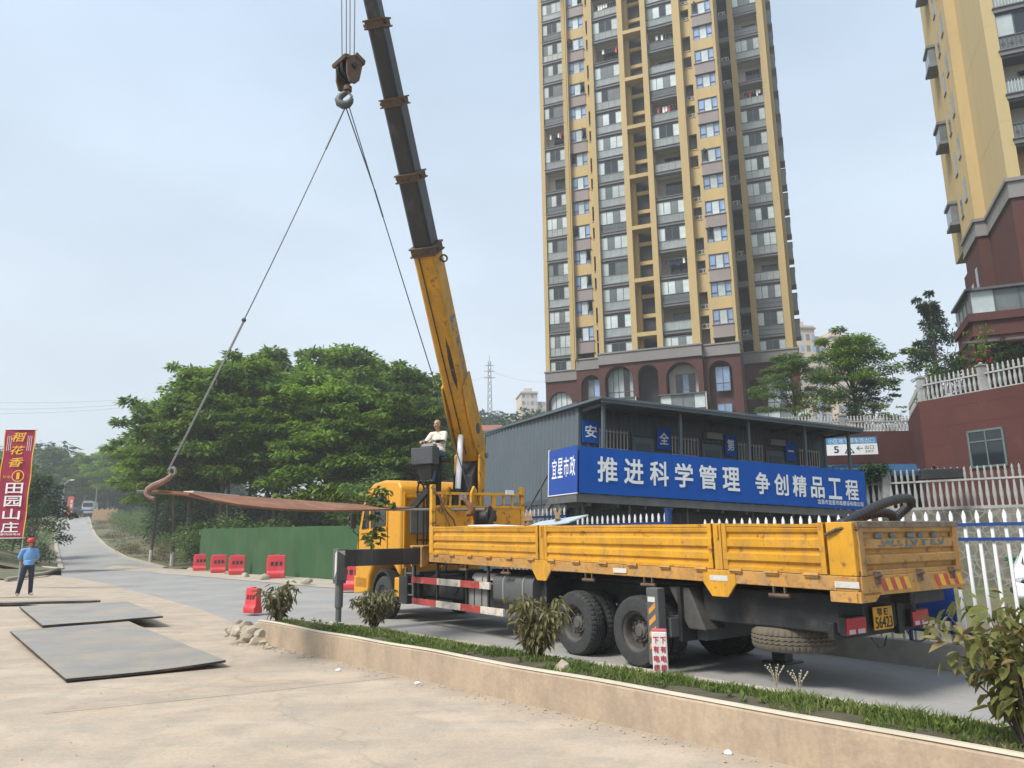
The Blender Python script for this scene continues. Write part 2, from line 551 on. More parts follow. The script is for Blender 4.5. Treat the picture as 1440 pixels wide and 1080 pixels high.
    def split(self, name, mats, parent=None, **kw):
        return [m.build(name, mats, parent, **kw) for m in self.pieces()]

    def build(self, name, mats, parent=None, smooth=False, bevel=0.0, inv=None, recalc=True, label=None, weld=False, ang=40):
        if inv is not None:
            self.v = [tuple(inv @ Vector(p)) for p in self.v]
        me = self.mesh(name, mats, smooth, recalc, weld, ang)
        o = bpy.data.objects.new(name, me)
        COL.objects.link(o)
        if parent is not None:
            o.parent = parent
        if bevel:
            md = o.modifiers.new('bevel', 'BEVEL')
            md.width = bevel
            md.segments = 2
            md.limit_method = 'ANGLE'
            md.angle_limit = radians(35)
        if label:
            o['label'] = label
        return o


def tag(o, label, cat, group=None, kind=None):
    if label:
        o['label'] = label
    if cat:
        o['category'] = cat
    if group:
        o['group'] = group
    if kind:
        o['kind'] = kind
    return o


def thing(name, label, cat, loc=(0, 0, 0), rz=0.0, group=None):
    o = bpy.data.objects.new(name, None)
    o.empty_display_size = 0.3
    COL.objects.link(o)
    o.location = loc
    o.rotation_euler = (0, 0, rz)
    return tag(o, label, cat, group)


def dup(root, loc=None, rz=None, label=None, group=None, scale=None, parent=None):
    r = root.copy()
    COL.objects.link(r)
    if parent is not None:
        r.parent = parent
    if loc is not None:
        r.location = loc
    if rz is not None:
        r.rotation_euler = (0, 0, rz)
    if scale is not None:
        r.scale = (scale, scale, scale) if not isinstance(scale, (tuple, list)) else scale
    if label:
        r['label'] = label
    if group:
        r['group'] = group
    for ch in list(root.children):
        dup(ch, parent=r)
    return r


def mw(o):
    m = Matrix.Translation(o.location) @ o.rotation_euler.to_matrix().to_4x4()
    return m


_fc = bpy.data.curves.new('lettering', 'FONT')
_fo = bpy.data.objects.new('lettering', _fc)
COL.objects.link(_fo)


def letters(mb, body, fmap, x0, x1, y0, y1, bold=0.02, mi=0, keep=False, shear=0.0):
    """one string fitted to a box of a plane; fmap(x, y) gives the 3D point"""
    _fc.body = body
    _fc.offset = 0.0
    _fc.resolution_u = 3
    _fc.shear = shear
    dg = bpy.context.evaluated_depsgraph_get()
    dg.update()
    me = bpy.data.meshes.new_from_object(_fo.evaluated_get(dg))
    xs = [p.co.x for p in me.vertices]
    ys = [p.co.y for p in me.vertices]
    a0, a1, b0, b1 = min(xs), max(xs), min(ys), max(ys)
    if b1 - b0 < 0.3:                      # a single flat stroke keeps its own height
        c = (b0 + b1) / 2
        b0, b1 = c - 0.45, c + 0.45
    sx, sy = (x1 - x0) / (a1 - a0), (y1 - y0) / (b1 - b0)
    if keep:
        sx = sy = min(sx, sy)
    o_, ex, ey = Vector(fmap(0, 0)), Vector(fmap(1, 0)), Vector(fmap(0, 1))
    nrm = (ex - o_).cross(ey - o_).normalized()
    k = bold * 0.55
    sh = [(0, 0)] if bold < 0.008 else [(0, 0), (k, k), (-k, k), (k, -k), (-k, -k)]
    for i, (dx, dy) in enumerate(sh):
        vs = [Vector(fmap(x0 + (p.co.x + dx - a0) * sx, y0 + (p.co.y + dy - b0) * sy)) + nrm * (0.0004 * i) for p in me.vertices]
        mb.add(vs, [tuple(p.vertices) for p in me.polygons], mi)
    bpy.data.meshes.remove(me)


def lerp(a, b, t):
    return a + (b - a) * t


def sst(x, a, b):
    t = min(max((x - a) / (b - a), 0), 1)
    return t * t * (3 - 2 * t)


def interp(x, tab):
    if x <= tab[0][0]:
        return tab[0][1]
    for (a, b), (c, d) in zip(tab, tab[1:]):
        if x <= c:
            return b + (d - b) * (x - a) / (c - a)
    return tab[-1][1]

# ------------------------------------------------------------------ terrain, road, apron
TRA = radians(34.5)
TU = Vector((-sin(TRA), cos(TRA), 0))          # the way the truck faces, up the road
TV = Vector((cos(TRA), sin(TRA), 0))           # its right-hand side
TA = ony(1207.5, 837.5, 8.6)                   # near rear corner of the truck bed
ROADZ = -0.25


def TR(t, wv, z=0.0):
    p = TA + TU * t + TV * wv
    return Vector((p.x, p.y, z))


PROF = [(25, -0.25), (45, -0.12), (50, -0.06), (60, 0.45), (72, 1.24), (88, 2.4), (108, 3.9), (128, 5.4), (145, 6.5), (170, 7.2), (260, 9)]


def hill(y):
    return interp(y, PROF)


def ground_z(x, y):
    left = hill(y)
    if x > -22:
        left = lerp(left, lerp(-0.12, 3.0, sst(y, 50, 110)), sst(x, -22, -14)) if y > 45 else left
    right = lerp(-0.22, 6.4, sst(y, 38.4, 39.6))
    z = lerp(left, right, sst(x, 3, 12))
    if x < -28 and y > 40:
        z += 1.3 * sst(-x - y * 0.55, 2, 8) * sst(y, 44, 54) * (1 - sst(y, 90, 120))
    if y > 160:
        z += 14 * sst(y, 170, 330) * (0.5 + 0.5 * sin(x * 0.011 + 1.1))
    return z


M_SOIL = mat('soil_ground', (0.17, 0.14, 0.085), 0.95, 0.25, 0.6, bump=0.3, bscale=8, col2=(0.06, 0.085, 0.03), thr=0.5, scale2=0.35, soft=0.12, orand=0)
M_ASPH = mat('worn_asphalt', (0.245, 0.243, 0.238), 0.9, 0.12, 0.35, bump=0.12, bscale=60, col2=(0.31, 0.295, 0.265), thr=0.57, scale2=0.5, soft=0.12, orand=0, grit=0.12)
M_CONC = mat('dusty_concrete_apron', (0.39, 0.317, 0.24), 0.92, 0.16, 0.9, bump=0.2, bscale=45, col2=(0.31, 0.265, 0.21), thr=0.55, scale2=1.7, soft=0.09, orand=0, grit=0.16)
M_WALLC = mat('tan_cement_render', (0.385, 0.30, 0.215), 0.9, 0.14, 1.4, bump=0.2, bscale=25, col2=(0.31, 0.245, 0.18), thr=0.56, scale2=1.8, soft=0.08, orand=0, grime=((0.25, 0.205, 0.155), 3.5, 0.5, 0.55), grit=0.12)
M_PAVE = mat('pale_pavement', (0.37, 0.33, 0.27), 0.92, 0.12, 0.6, bump=0.1, bscale=40, col2=(0.30, 0.26, 0.20), thr=0.56, scale2=0.7, soft=0.1, orand=0)
M_PSOIL = mat('planter_soil', (0.07, 0.06, 0.035), 0.95, 0.3, 5, bump=0.4, bscale=25, orand=0)
M_SHEET = mat('dusty_steel_sheet', (0.225, 0.22, 0.21), 0.75, 0.14, 0.9, bump=0.05, bscale=10, col2=(0.31, 0.265, 0.205), thr=0.55, scale2=1.1, soft=0.12, grit=0.1)
M_SEDGE = mat('dark_sheet_edge', (0.03, 0.026, 0.024), 0.8, 0.3, 4, col2=RUST, thr=0.6, scale2=2)

# extra life for the apron: fine cracks and tyre dust
t = M_CONC.node_tree
L = t.links.new
tc = [n for n in t.nodes if n.type == 'TEX_COORD'][0]
b = t.nodes['Principled BSDF']
old = b.inputs['Base Color'].links[0].from_socket
vor = t.nodes.new('ShaderNodeTexVoronoi')
vor.feature = 'DISTANCE_TO_EDGE'
vor.inputs['Scale'].default_value = 0.16
nz = t.nodes.new('ShaderNodeTexNoise')
nz.inputs['Scale'].default_value = 1.3
nz.inputs['Detail'].default_value = 6
va = t.nodes.new('ShaderNodeVectorMath')
va.operation = 'MULTIPLY_ADD'
va.inputs[1].default_value = (0.9, 0.9, 0.0)
L(tc.outputs['Object'], nz.inputs['Vector'])
L(nz.outputs['Color'], va.inputs[0])
L(tc.outputs['Object'], va.inputs[2])
L(va.outputs[0], vor.inputs['Vector'])
cr = t.nodes.new('ShaderNodeValToRGB')
cr.color_ramp.elements[0].position = 0.0
cr.color_ramp.elements[0].color = (0.45, 0.45, 0.45, 1)
cr.color_ramp.elements[1].position = 0.0011
cr.color_ramp.elements[1].color = (0, 0, 0, 1)
L(vor.outputs['Distance'], cr.inputs[0])
mx = t.nodes.new('ShaderNodeMix')
mx.data_type = 'RGBA'
L(cr.outputs[0], mx.inputs[0])
L(old, mx.inputs[6])
mx.inputs[7].default_value = (0.25, 0.20, 0.145, 1)
# long streaks of washed silt
mp = t.nodes.new('ShaderNodeMapping')
mp.inputs['Rotation'].default_value = (0, 0, radians(-28))
mp.inputs['Scale'].default_value = (0.5, 3.4, 1)
n5 = t.nodes.new('ShaderNodeTexNoise')
n5.inputs['Scale'].default_value = 0.9
n5.inputs['Detail'].default_value = 8
n5.inputs['Roughness'].default_value = 0.7
L(tc.outputs['Object'], mp.inputs[0])
L(mp.outputs[0], n5.inputs['Vector'])
r5 = t.nodes.new('ShaderNodeValToRGB')
r5.color_ramp.elements[0].position = 0.5
r5.color_ramp.elements[1].position = 0.75
r5.color_ramp.elements[0].color = (0, 0, 0, 1)
r5.color_ramp.elements[1].color = (0.45, 0.45, 0.45, 1)
L(n5.outputs['Fac'], r5.inputs[0])
mx2 = t.nodes.new('ShaderNodeMix')
mx2.data_type = 'RGBA'
L(r5.outputs[0], mx2.inputs[0])
L(mx.outputs[2], mx2.inputs[6])
mx2.inputs[7].default_value = (0.46, 0.41, 0.35, 1)
L(mx2.outputs[2], b.inputs['Base Color'])

HROAD = [(50, 86, 232, 800), (60, 82, 176, 785), (72, 79, 149, 769), (88, 78, 134, 754), (108, 79, 128, 741), (128, 84, 126, 732.5), (145, 92, 124, 728), (170, 101, 122, 726)]
hl = [(ony(pl, py, Y).x, Y) for (Y, pl, pr, py) in HROAD]
hr = [(ony(pr, py, Y).x, Y) for (Y, pl, pr, py) in HROAD]


def near_road(x, y):
    if y < 45 or y > 172:
        return False
    return interp(y, [(b_, a_) for a_, b_ in hl]) - 5 < x < interp(y, [(b_, a_) for a_, b_ in hr]) + 5


gx = [-900, -500, -300, -220, -170] + [-140 + 5 * i for i in range(24)] + [-21 + 1.5 * i for i in range(28)] + [24, 28, 34, 42, 55, 75, 110, 160, 240, 400, 900]
gy = [-60, -20, 0, 10, 20, 26, 30, 34, 37, 38.2, 38.8, 39.3, 39.9, 41] + [43 + 2.0 * i for i in range(28)] + [102, 108, 116, 124, 132, 140, 150, 162, 175, 195, 220, 250, 290, 340, 420, 600, 1000, 2500]
mb = MB()
mb.sheet([[(x, y, ground_z(x, y) - (0.35 if (y < 45 and x < 14) else (0.7 if near_road(x, y) else 0.03))) for x in gx] for y in gy])
tag(mb.build('ground', M_SOIL, smooth=True), None, None, kind='structure')

# road: (left, right) edges, near to far
LFT = [(14, -7.5), (8.0, 0.2), (4.0, 4.6), (1.3, 8.0), (-1.5, 11.2), (-3.9, 14.2), (-6.2, 17.8), (-9, 22.3), (-12.8, 27.5), (-18, 34.5), (-23, 41)]
RGT = [TR(-14, 3.2), TR(-8, 3.2), TR(-3, 3.2), TR(0, 3.2), TR(4, 3.2), TR(8, 3.2), TR(12, 3.2), TR(18, 4.5), TR(23, 6), TR(29, 6.5), TR(36, 5.5)]
rows = []
for k, ((lx, ly), r) in enumerate(zip(LFT, RGT)):
    row = []
    if k > 4:
        lx, ly = lx - 0.75, ly - 0.66
    for i in range(9):
        x, y = lerp(lx, r.x, i / 8), lerp(ly, r.y, i / 8)
        row.append((x, y, hill(y) + 0.006 * (4 - abs(i - 4)) / 4))
    rows.append(row)
for (Y, pl, pr, py) in HROAD:
    a, c = ony(pl, py, Y), ony(pr, py, Y)
    rows.append([(lerp(a.x, c.x, i / 8), Y, hill(Y) + 0.03) for i in range(9)])
mb = MB()
mb.sheet(rows)
tag(mb.build('road', M_ASPH, smooth=True), None, None, kind='structure')
mb = MB()
for edge, sg in ((hl, -1), (hr, 1)):
    mb.sheet([[(x + sg * d, y, lerp(hill(y) + 0.01, ground_z(x + sg * d, y), sst(d, 0, 7)) - 0.06 * (d == 11)) for d in (0, 1.2, 2.5, 4, 6, 8, 11)] for x, y in [(lerp(edge[i][0], edge[i + 1][0], k / 4), lerp(edge[i][1], edge[i + 1][1], k / 4)) for i in range(len(edge) - 1) for k in range(4)] + [edge[-1]]])
tag(mb.build('road_verge', M_SOIL, smooth=True), None, None, kind='structure')
# white concrete edging along the hill road
mb = MB()
for edge in (hl, hr):
    pts = [(x, y) for x, y in edge]
    for (x0, y0), (x1, y1) in zip(pts, pts[1:]):
        mb.beam((x0, y0, hill(y0) + 0.05), (x1, y1, hill(y1) + 0.05), 0.28, 0.16)
tag(mb.build('road_edging', M_PAVE), None, None, kind='structure')

# apron of dusty concrete where the camera stands
BND = [(9.0, -2.0), (2.98, 4.75), (-0.6, 8.82), (-4.3, 13.0), (-4.75, 14.3), (-6.6, 18.2), (-9.4, 22.6), (-13.2, 27.8), (-18.4, 34.8), (-23.4, 40.8), (-26.5, 44)]
DIST = [-0.7, 0, 0.4, 0.9, 1.6, 2.6, 4, 6, 9, 14, 22, 34]
rows = []
for k, (x, y) in enumerate(BND):
    row = []
    for d in DIST:
        px_, py_ = x - 0.75 * d, y - 0.66 * d
        z = 0.0 if k <= 3 else lerp(hill(y) + 0.012, 0, sst(d, 0, 5))
        if d < 0:
            z = hill(y) - 0.06
        z += 0.012 * mnoise.noise(Vector((px_ * 0.4, py_ * 0.4, 0)))
        row.append((px_, py_, z))
    rows.append(row)
mb = MB()
mb.sheet(rows)
tag(mb.build('concrete_apron', M_CONC, smooth=True), None, None, kind='structure')
# joints between the slabs, dark with washed-in dirt
mb = MB()
for pts in (((60, 1004), (180, 992), (330, 977), (480, 961), (560, 952)), ((0, 930), (-60, 936)), ((233, 890), (313, 887), (352, 899))):
    q = [onz(px, py, 0.0) for px, py in pts]
    for a, c in zip(q, q[1:]):
        n_ = max(2, int((c - a).length / 0.15))
        d_ = (c - a).normalized()
        s_ = Vector((-d_.y, d_.x, 0))
        prev = None
        for i in range(n_ + 1):
            p = a.lerp(c, i / n_)
            w_ = 0.007 + 0.006 * abs(mnoise.noise(p * 2.3))
            p += s_ * 0.02 * mnoise.noise(p * 1.1)
            p.z = 0.016 + 0.012 * mnoise.noise(Vector((p.x * 0.4, p.y * 0.4, 0)))
            cur = (p - s_ * w_, p + s_ * w_)
            if prev and mnoise.noise(p * 0.9 + Vector((5, 0, 0))) > -0.25:
                mb.add([prev[0], cur[0], cur[1], prev[1]], [(0, 1, 2, 3)])
            prev = cur
tag(mb.build('slab_joints', mat('slab_joint_dirt', (0.27, 0.225, 0.17), 0.95, 0.2, 6, orand=0)), None, None, kind='structure')
# pale strip of pavement before the green hoarding
mb = MB()
st = [(-27, 52.6, 50.2), (-22.5, 49.6, 46.2), (-19.5, 47.4, 43.2), (-14, 42.2, 37.5), (-8, 36.0, 31.0), (-4.2, 32.0, 27.5)]
mb.sheet([[(x - 0.5, y1, hill(y1) + 0.05) for (x, y1, y0) in st], [(x, y0, hill(y0) + 0.02) for (x, y1, y0) in st]])
tag(mb.build('pavement', M_PAVE, smooth=True), None, None, kind='structure')
# brown patch at the far left behind the man
mb = MB()
q = [onz(px, py, 0.03) for px, py in ((-60, 812), (8, 814), (62, 805), (84, 801), (40, 795), (-60, 790))]
mb.prism(q, (0, 0, 0.02))
tag(mb.build('dirt_verge', M_SOIL), None, None, kind='structure')
mb = MB()
mb.tube([onz(px, py, 0.06) for px, py in ((-60, 789), (0, 793.5), (40, 795.5), (84, 800), (62, 806), (8, 815))], 0.09, 6)
tag(mb.build('verge_kerb', M_PAVE), None, None, kind='structure')

# planter: rendered wall, soil, kerb towards the road
WD = Vector((0.6617, -0.7498, 0))
WN = Vector((0.7498, 0.6617, 0))
W0 = Vector((-4.3, 13.0, 0))
LW = 16.5
root = thing('planter_wall', 'long low tan rendered retaining wall holding the grass strip beside the truck', 'wall', W0)
mb = MB()
n = 66
outer, rowsA = [], []
for i in range(n + 1):
    s = LW * i / n
    jt = 0.012 * mnoise.noise(Vector((s * 0.9, 3, 0)))
    zt = 0.335 + 0.018 * mnoise.noise(Vector((s * 0.7, 0, 0)))
    p = WD * s
    rowsA.append([p + WN * jt + Vector((0, 0, -0.3)), p + WN * (jt * 0.6) + Vector((0, 0, zt - 0.02)), p + WN * (jt + 0.018) + Vector((0, 0, zt)), p + WN * (0.12 + jt) + Vector((0, 0, zt + 0.005)), p + WN * 0.14 + Vector((0, 0, -0.3))])
mb.sheet(rowsA)
mb.add(rowsA[0], [(0, 1, 2, 3, 4)])
mb.add(rowsA[-1], [(4, 3, 2, 1, 0)])
mb.build('rendered_face', M_WALLC, root, smooth=True, ang=35)
mb = MB()
for i in range(n):
    s0, s1 = LW * i / n, LW * (i + 1) / n
    za = 0.345 + 0.018 * mnoise.noise(Vector((s0 * 0.7, 0, 0)))
    zb = 0.345 + 0.018 * mnoise.noise(Vector((s1 * 0.7, 0, 0)))
    mb.hexa([WD * s0 + WN * 0.004 + Vector((0, 0, za - 0.006)), WD * s1 + WN * 0.004 + Vector((0, 0, zb - 0.006)), WD * s1 + WN * 0.055 + Vector((0, 0, zb - 0.006)), WD * s0 + WN * 0.055 + Vector((0, 0, za - 0.006)),
             WD * s0 + WN * 0.012 + Vector((0, 0, za + 0.012)), WD * s1 + WN * 0.012 + Vector((0, 0, zb + 0.012)), WD * s1 + WN * 0.055 + Vector((0, 0, zb + 0.012)), WD * s0 + WN * 0.055 + Vector((0, 0, za + 0.012))])
mb.build('coping', mat('pale_coping', (0.46, 0.41, 0.33), 0.9, 0.15, 2, bump=0.2, bscale=30), root)
mb = MB()
mb.hexa([WD * 0 + WN * 1.22 + Vector((0, 0, -0.4)), WD * LW + WN * 1.22 + Vector((0, 0, -0.4)), WD * LW + WN * 1.36 + Vector((0, 0, -0.4)), WD * 0 + WN * 1.36 + Vector((0, 0, -0.4)),
         WD * 0 + WN * 1.22 + Vector((0, 0, 0.235)), WD * LW + WN * 1.22 + Vector((0, 0, 0.235)), WD * LW + WN * 1.36 + Vector((0, 0, 0.235)), WD * 0 + WN * 1.36 + Vector((0, 0, 0.235))])
mb.build('road_kerb', M_PAVE, root, bevel=0.015)
mb = MB()
mb.hexa([WN * 0.0 + Vector((0, 0, -0.3)) - WD * 0.02, WN * 1.36 + Vector((0, 0, -0.4)) - WD * 0.02, WN * 1.36 - WD * 0.35 + Vector((0, 0, -0.4)), WN * 0.1 - WD * 0.35 + Vector((0, 0, -0.3)),
         WN * 0.0 + Vector((0, 0, 0.34)) - WD * 0.02, WN * 1.36 + Vector((0, 0, 0.2)) - WD * 0.02, WN * 1.36 - WD * 0.28 + Vector((0, 0, 0.15)), WN * 0.055 - WD * 0.25 + Vector((0, 0, 0.30))])
mb.build('end_kerb', M_CONCK, root, bevel=0.04)


def soil_z(d):
    return 0.335 - 0.14 * sst(d, 0.3, 1.3) + 0.05 * sin(pi * min(max((d - 0.1) / 1.2, 0), 1))


mb = MB()
mb.sheet([[W0 + WD * (LW * i / 60) + WN * d + Vector((0, 0, soil_z(d) - 0.035 + 0.02 * mnoise.noise(Vector((i * 0.7, d * 3, 1))))) for i in range(61)] for d in (0.06, 0.16, 0.35, 0.6, 0.85, 1.1, 1.24)])
tag(mb.build('planter_soil', M_PSOIL, smooth=True), None, None, kind='structure')
# grass blades
rnd = random.Random(3)
mb = MB()
for i in range(62000):
    s = 0.2 + (LW - 0.3) * rnd.random() ** 0.85
    s = rnd.uniform(0.3, LW) if rnd.random() < 0.8 else s
    d = rnd.uniform(0.075, 1.22)
    den = 0.5 + 0.5 * mnoise.noise(Vector((s * 0.55, d * 1.5, 7)))
    den2 = mnoise.noise(Vector((s * 2.2, d * 2.5, 2)))
    if den + 0.35 * den2 < 0.36 or rnd.random() > den * 1.3 + 0.15 + 0.5 * den2:
        continue
    p = W0 + WD * s + WN * d
    h = (0.03 + 0.07 * rnd.random() ** 1.5) * (0.45 + 0.7 * den + 0.7 * max(den2, 0))
    if d > 0.95:
        h *= 0.7
    if d < 0.3:
        h *= 0.55 + 0.45 * rnd.random()
    a = rnd.uniform(0, 2 * pi)
    bw = 0.004 + 0.005 * rnd.random()
    lean = rnd.uniform(0.1, 0.9) * h
    la = rnd.uniform(0, 2 * pi)
    z = soil_z(d) - 0.045
    sx, sy = cos(a) * bw, sin(a) * bw
    lx, ly = cos(la) * lean, sin(la) * lean
    mb.add([(p.x - sx, p.y - sy, z), (p.x + sx, p.y + sy, z), (p.x + sx * 0.8 + lx * 0.35, p.y + sy * 0.8 + ly * 0.35, z + h * 0.65), (p.x - sx * 0.8 + lx * 0.35, p.y - sy * 0.8 + ly * 0.35, z + h * 0.65), (p.x + lx, p.y + ly, z + h)],
           [(0, 1, 2, 3), (3, 2, 4)])
tag(mb.build('grass', L_GRASS, recalc=False), 'short uneven green grass growing along the top of the planter wall', 'grass', kind='stuff')

# weeds among the grass
mb = MB()
for i in range(260):
    s = rnd.uniform(0.4, LW - 0.3)
    d = rnd.uniform(0.1, 1.15)
    p = W0 + WD * s + WN * d
    z = soil_z(d) - 0.03
    for k in range(rnd.randrange(5, 10)):
        a = rnd.uniform(0, 6.28)
        ln = rnd.uniform(0.03, 0.075)
        wd_ = ln * 0.28
        e = rnd.uniform(0.2, 1.0)
        f = Vector((cos(a) * cos(e), sin(a) * cos(e), sin(e)))
        sd_ = Vector((-sin(a), cos(a), 0)) * wd_
        b0 = p + Vector((0, 0, z + rnd.uniform(0, 0.04)))
        mb.add([b0, b0 + f * ln * 0.5 + sd_, b0 + f * ln, b0 + f * ln * 0.5 - sd_], [(0, 1, 2, 3)])
tag(mb.build('weeds', L_FRESH, recalc=False), 'small broad-leaved weeds scattered through the grass strip', 'weeds', kind='stuff')

# rubble at the broken end of the planter wall
rnd = random.Random(11)


def rock_mb(r, seed):
    bm = bmesh.new()
    bmesh.ops.create_icosphere(bm, subdivisions=2, radius=1)
    rq = random.Random(seed)
    pls = [(Vector((rq.uniform(-1, 1), rq.uniform(-1, 1), rq.uniform(-0.3, 1))).normalized(), rq.uniform(0.55, 0.85)) for _ in range(7)]
    m = MB()
    for v in bm.verts:
        for pn, pd in pls:
            ex = v.co.dot(pn) - pd
            if ex > 0:
                v.co -= pn * ex
        k = 1 + 0.22 * mnoise.noise(v.co * 1.3 + Vector((seed * 3.1, 0, 0))) + 0.12 * mnoise.noise(v.co * 3.5 + Vector((seed, 5, 0)))
        v.co = Vector((v.co.x * k * r[0], v.co.y * k * r[1], max(v.co.z * k, -0.55) * r[2]))
    m.add([v.co for v in bm.verts], [tuple(v.index for v in f.verts) for f in bm.faces])
    bm.free()
    return m


k = 0
for (px, py, z, r) in ((340, 884, 0.12, 0.17), (352, 893, 0.10, 0.15), (333, 889, 0.04, 0.11), (347, 878, 0.25, 0.13), (361, 899, 0.08, 0.12), (326, 886, 0.0, 0.09), (357, 884, 0.22, 0.12), (370, 902, 0.05, 0.09), (345, 898, 0.0, 0.10), (384, 908, 0.0, 0.05), (398, 914, 0.0, 0.04), (365, 889, 0.26, 0.10), (320, 888, 0.0, 0.08), (330, 880, 0.06, 0.10), (338, 876, 0.12, 0.10), (336, 894, 0.0, 0.08), (352, 902, 0.0, 0.07), (376, 906, 0.02, 0.06), (346, 884, 0.2, 0.10), (318, 884, 0.0, 0.05)):
    p = onz(px, py, z)
    o = rock_mb((r * 1.25, r, r * 0.8), k).build('rock', M_ROCK, smooth=True, ang=28)
    o.location = (p.x, p.y, p.z - 0.02)
    o.rotation_euler = (rnd.uniform(-.4, .4), rnd.uniform(-.4, .4), rnd.uniform(0, 6))
    tag(o, 'broken tan stone in the rubble heap at the far end of the planter wall', 'stone', 'rubble at the broken end of the planter wall')
    k += 1
o = rock_mb((0.09, 0.08, 0.085), 31).build('rock', M_ROCK, smooth=True, ang=28)
p = onz(790, 940, 0.34)
o.location = p
tag(o, 'small rounded tan stone lying alone in the grass strip near the middle bush', 'stone')
for i, (px, py, lab) in enumerate(((476, 942, 'white scrap of litter on the concrete by the left half of the planter wall'), (587, 960, 'white scrap of litter on the concrete below the middle of the planter wall'), (1025, 1058, 'white scrap of litter on the concrete at the foot of the right half of the planter wall'))):
    o = rock_mb((0.04, 0.03, 0.02), 50 + i).build('litter', M_WHITE, smooth=True, ang=25)
    o.location = onz(px, py, 0.015)
    tag(o, lab, 'litter')

# grit and small gravel along the foot of the wall and over the apron
rnd = random.Random(77)
m = MB()
for i in range(900):
    if i < 520:
        s_ = LW * rnd.random() ** 1.3
        p = W0 + WD * s_ - WN * (abs(rnd.gauss(0, 0.16)) + 0.03)
        r = rnd.uniform(0.004, 0.016) * (1.7 if s_ < 2.2 and rnd.random() < 0.5 else 1)
    else:
        p = Vector((rnd.uniform(-9, 2), rnd.uniform(4.5, 16), 0))
        if (p - W0).dot(WN) > -0.1:
            continue
        r = rnd.uniform(0.003, 0.011)
    a = rnd.uniform(0, 6.28)
    z = 0.008
    pts = [(p.x + r * rnd.uniform(0.7, 1.3) * cos(a + k * 1.256), p.y + r * rnd.uniform(0.7, 1.3) * sin(a + k * 1.256), z) for k in range(5)]
    tp = (p.x + r * 0.2, p.y, z + r * rnd.uniform(0.6, 1.1))
    m.add(pts + [tp], [(k, (k + 1) % 5, 5) for k in range(5)])
tag(m.build('gravel', M_ROCK, recalc=False), 'fine grit and gravel scattered over the concrete and along the foot of the wall', 'gravel', kind='stuff')

# steel road plates lying on the apron


def road_plate(name, corners, label, th=0.03, curl=0.0):
    c = [onz(px, py, 0.0) for px, py in corners]
    m = MB()
    n = 10
    top = []
    for i in range(n + 1):
        row = []
        for j in range(n + 1):
            a = c[0].lerp(c[1], j / n)
            d = c[3].lerp(c[2], j / n)
            p = a.lerp(d, i / n)
            z = 0.018 + th + curl * (j / n) ** 3 * (1 - i / n) ** 2 + 0.008 * mnoise.noise(Vector((p.x, p.y, 0)))
            row.append(Vector((p.x, p.y, z)))
        top.append(row)
    m.sheet(top, 0)
    ring = top[0] + [r[-1] for r in top[1:]] + top[-1][-2::-1] + [r[0] for r in top[-2:0:-1]]
    low = [p - Vector((0, 0, th)) for p in ring]
    k = len(ring)
    m.add(ring + low, [(i, (i + 1) % k, (i + 1) % k + k, i + k) for i in range(k)], 1)
    m.add(low, [tuple(range(k))], 1)
    o = m.build(name, [M_SHEET, M_SEDGE], smooth=True, ang=50)
    return tag(o, label, 'steel plate', 'steel plates laid on the concrete')


road_plate('steel_plate', ((92, 961), (317, 939), (181, 877), (14, 891)), 'large nearest grey steel plate lying flat on the dusty concrete', curl=0.05)
road_plate('steel_plate', ((60, 884), (229, 870), (178, 848), (27, 856)), 'middle grey steel plate lying on the concrete behind the nearest plate', th=0.04)
road_plate('steel_plate', ((-60, 854), (141, 848.5), (139, 847), (-60, 851.5)), 'dark rust-edged steel plate on the concrete beside the standing men', th=0.07)
# ------------------------------------------------------------------ crane truck
truck = thing('crane_truck', 'long yellow flatbed truck with a raised telescopic crane behind its cab', 'crane truck', (TA.x, TA.y, ROADZ), TRA)
TINV = mw(truck).inverted()
SL = 0.0143


def bz(t, dz):
    return 1.22 + SL * t + dz


# wheels --------------------------------------------------------------
def tyre_mesh(seed=0):
    m = MB()
    R, Wd = 0.51, 0.27
    n = 160
    prof = [(0.285, 0.0), (0.30, -0.012), (0.40, -0.018), (0.47, -0.008), (0.497, 0.02), (0.51, 0.055), (0.512, 0.075), (0.498, 0.08), (0.498, 0.092), (0.514, 0.097), (0.515, 0.128), (0.50, 0.132), (0.50, 0.142), (0.515, 0.147), (0.514, 0.175), (0.498, 0.18), (0.498, 0.192), (0.512, 0.197), (0.51, 0.217), (0.497, 0.25), (0.47, 0.278), (0.40, 0.288), (0.30, 0.282), (0.285, 0.27)]
    vs, fs = [], []
    k = len(prof)
    for i, (r, h) in enumerate(prof):
        for j in range(n):
            a = 2 * pi * j / n
            rr, hh = r, h
            if i in (4, 5, 6, 17, 18, 19) and (j % 4) in (0,):
                rr -= 0.016
            if i in (9, 10, 13, 14):
                hh += 0.007 * (1 if (j // 2) % 2 else -1)
            vs.append((hh, rr * cos(a), rr * sin(a)))
    for i in range(k):
        i2 = (i + 1) % k
        for j in range(n):
            j2 = (j + 1) % n
            fs.append((i * n + j, i * n + j2, i2 * n + j2, i2 * n + j))
    m.add(vs, fs)
    return m


def rim_mb(dish):
    """dish: how deep the wheel disc sits behind the outer bead"""
    m = MB()
    m.lathe([(0.292, 0.0), (0.285, 0.012), (0.262, 0.025), (0.245, 0.05), (0.24, dish), (0.17, dish + 0.012), (0.15, dish - 0.01), (0.145, dish - 0.03), (0.0001, dish - 0.03)], (0, 0, 0), (1, 0, 0), 40, cap=False)
    m.lathe([(0.292, 0.27), (0.24, 0.24), (0.24, dish + 0.02)], (0, 0, 0), (1, 0, 0), 40, cap=False)
    return m


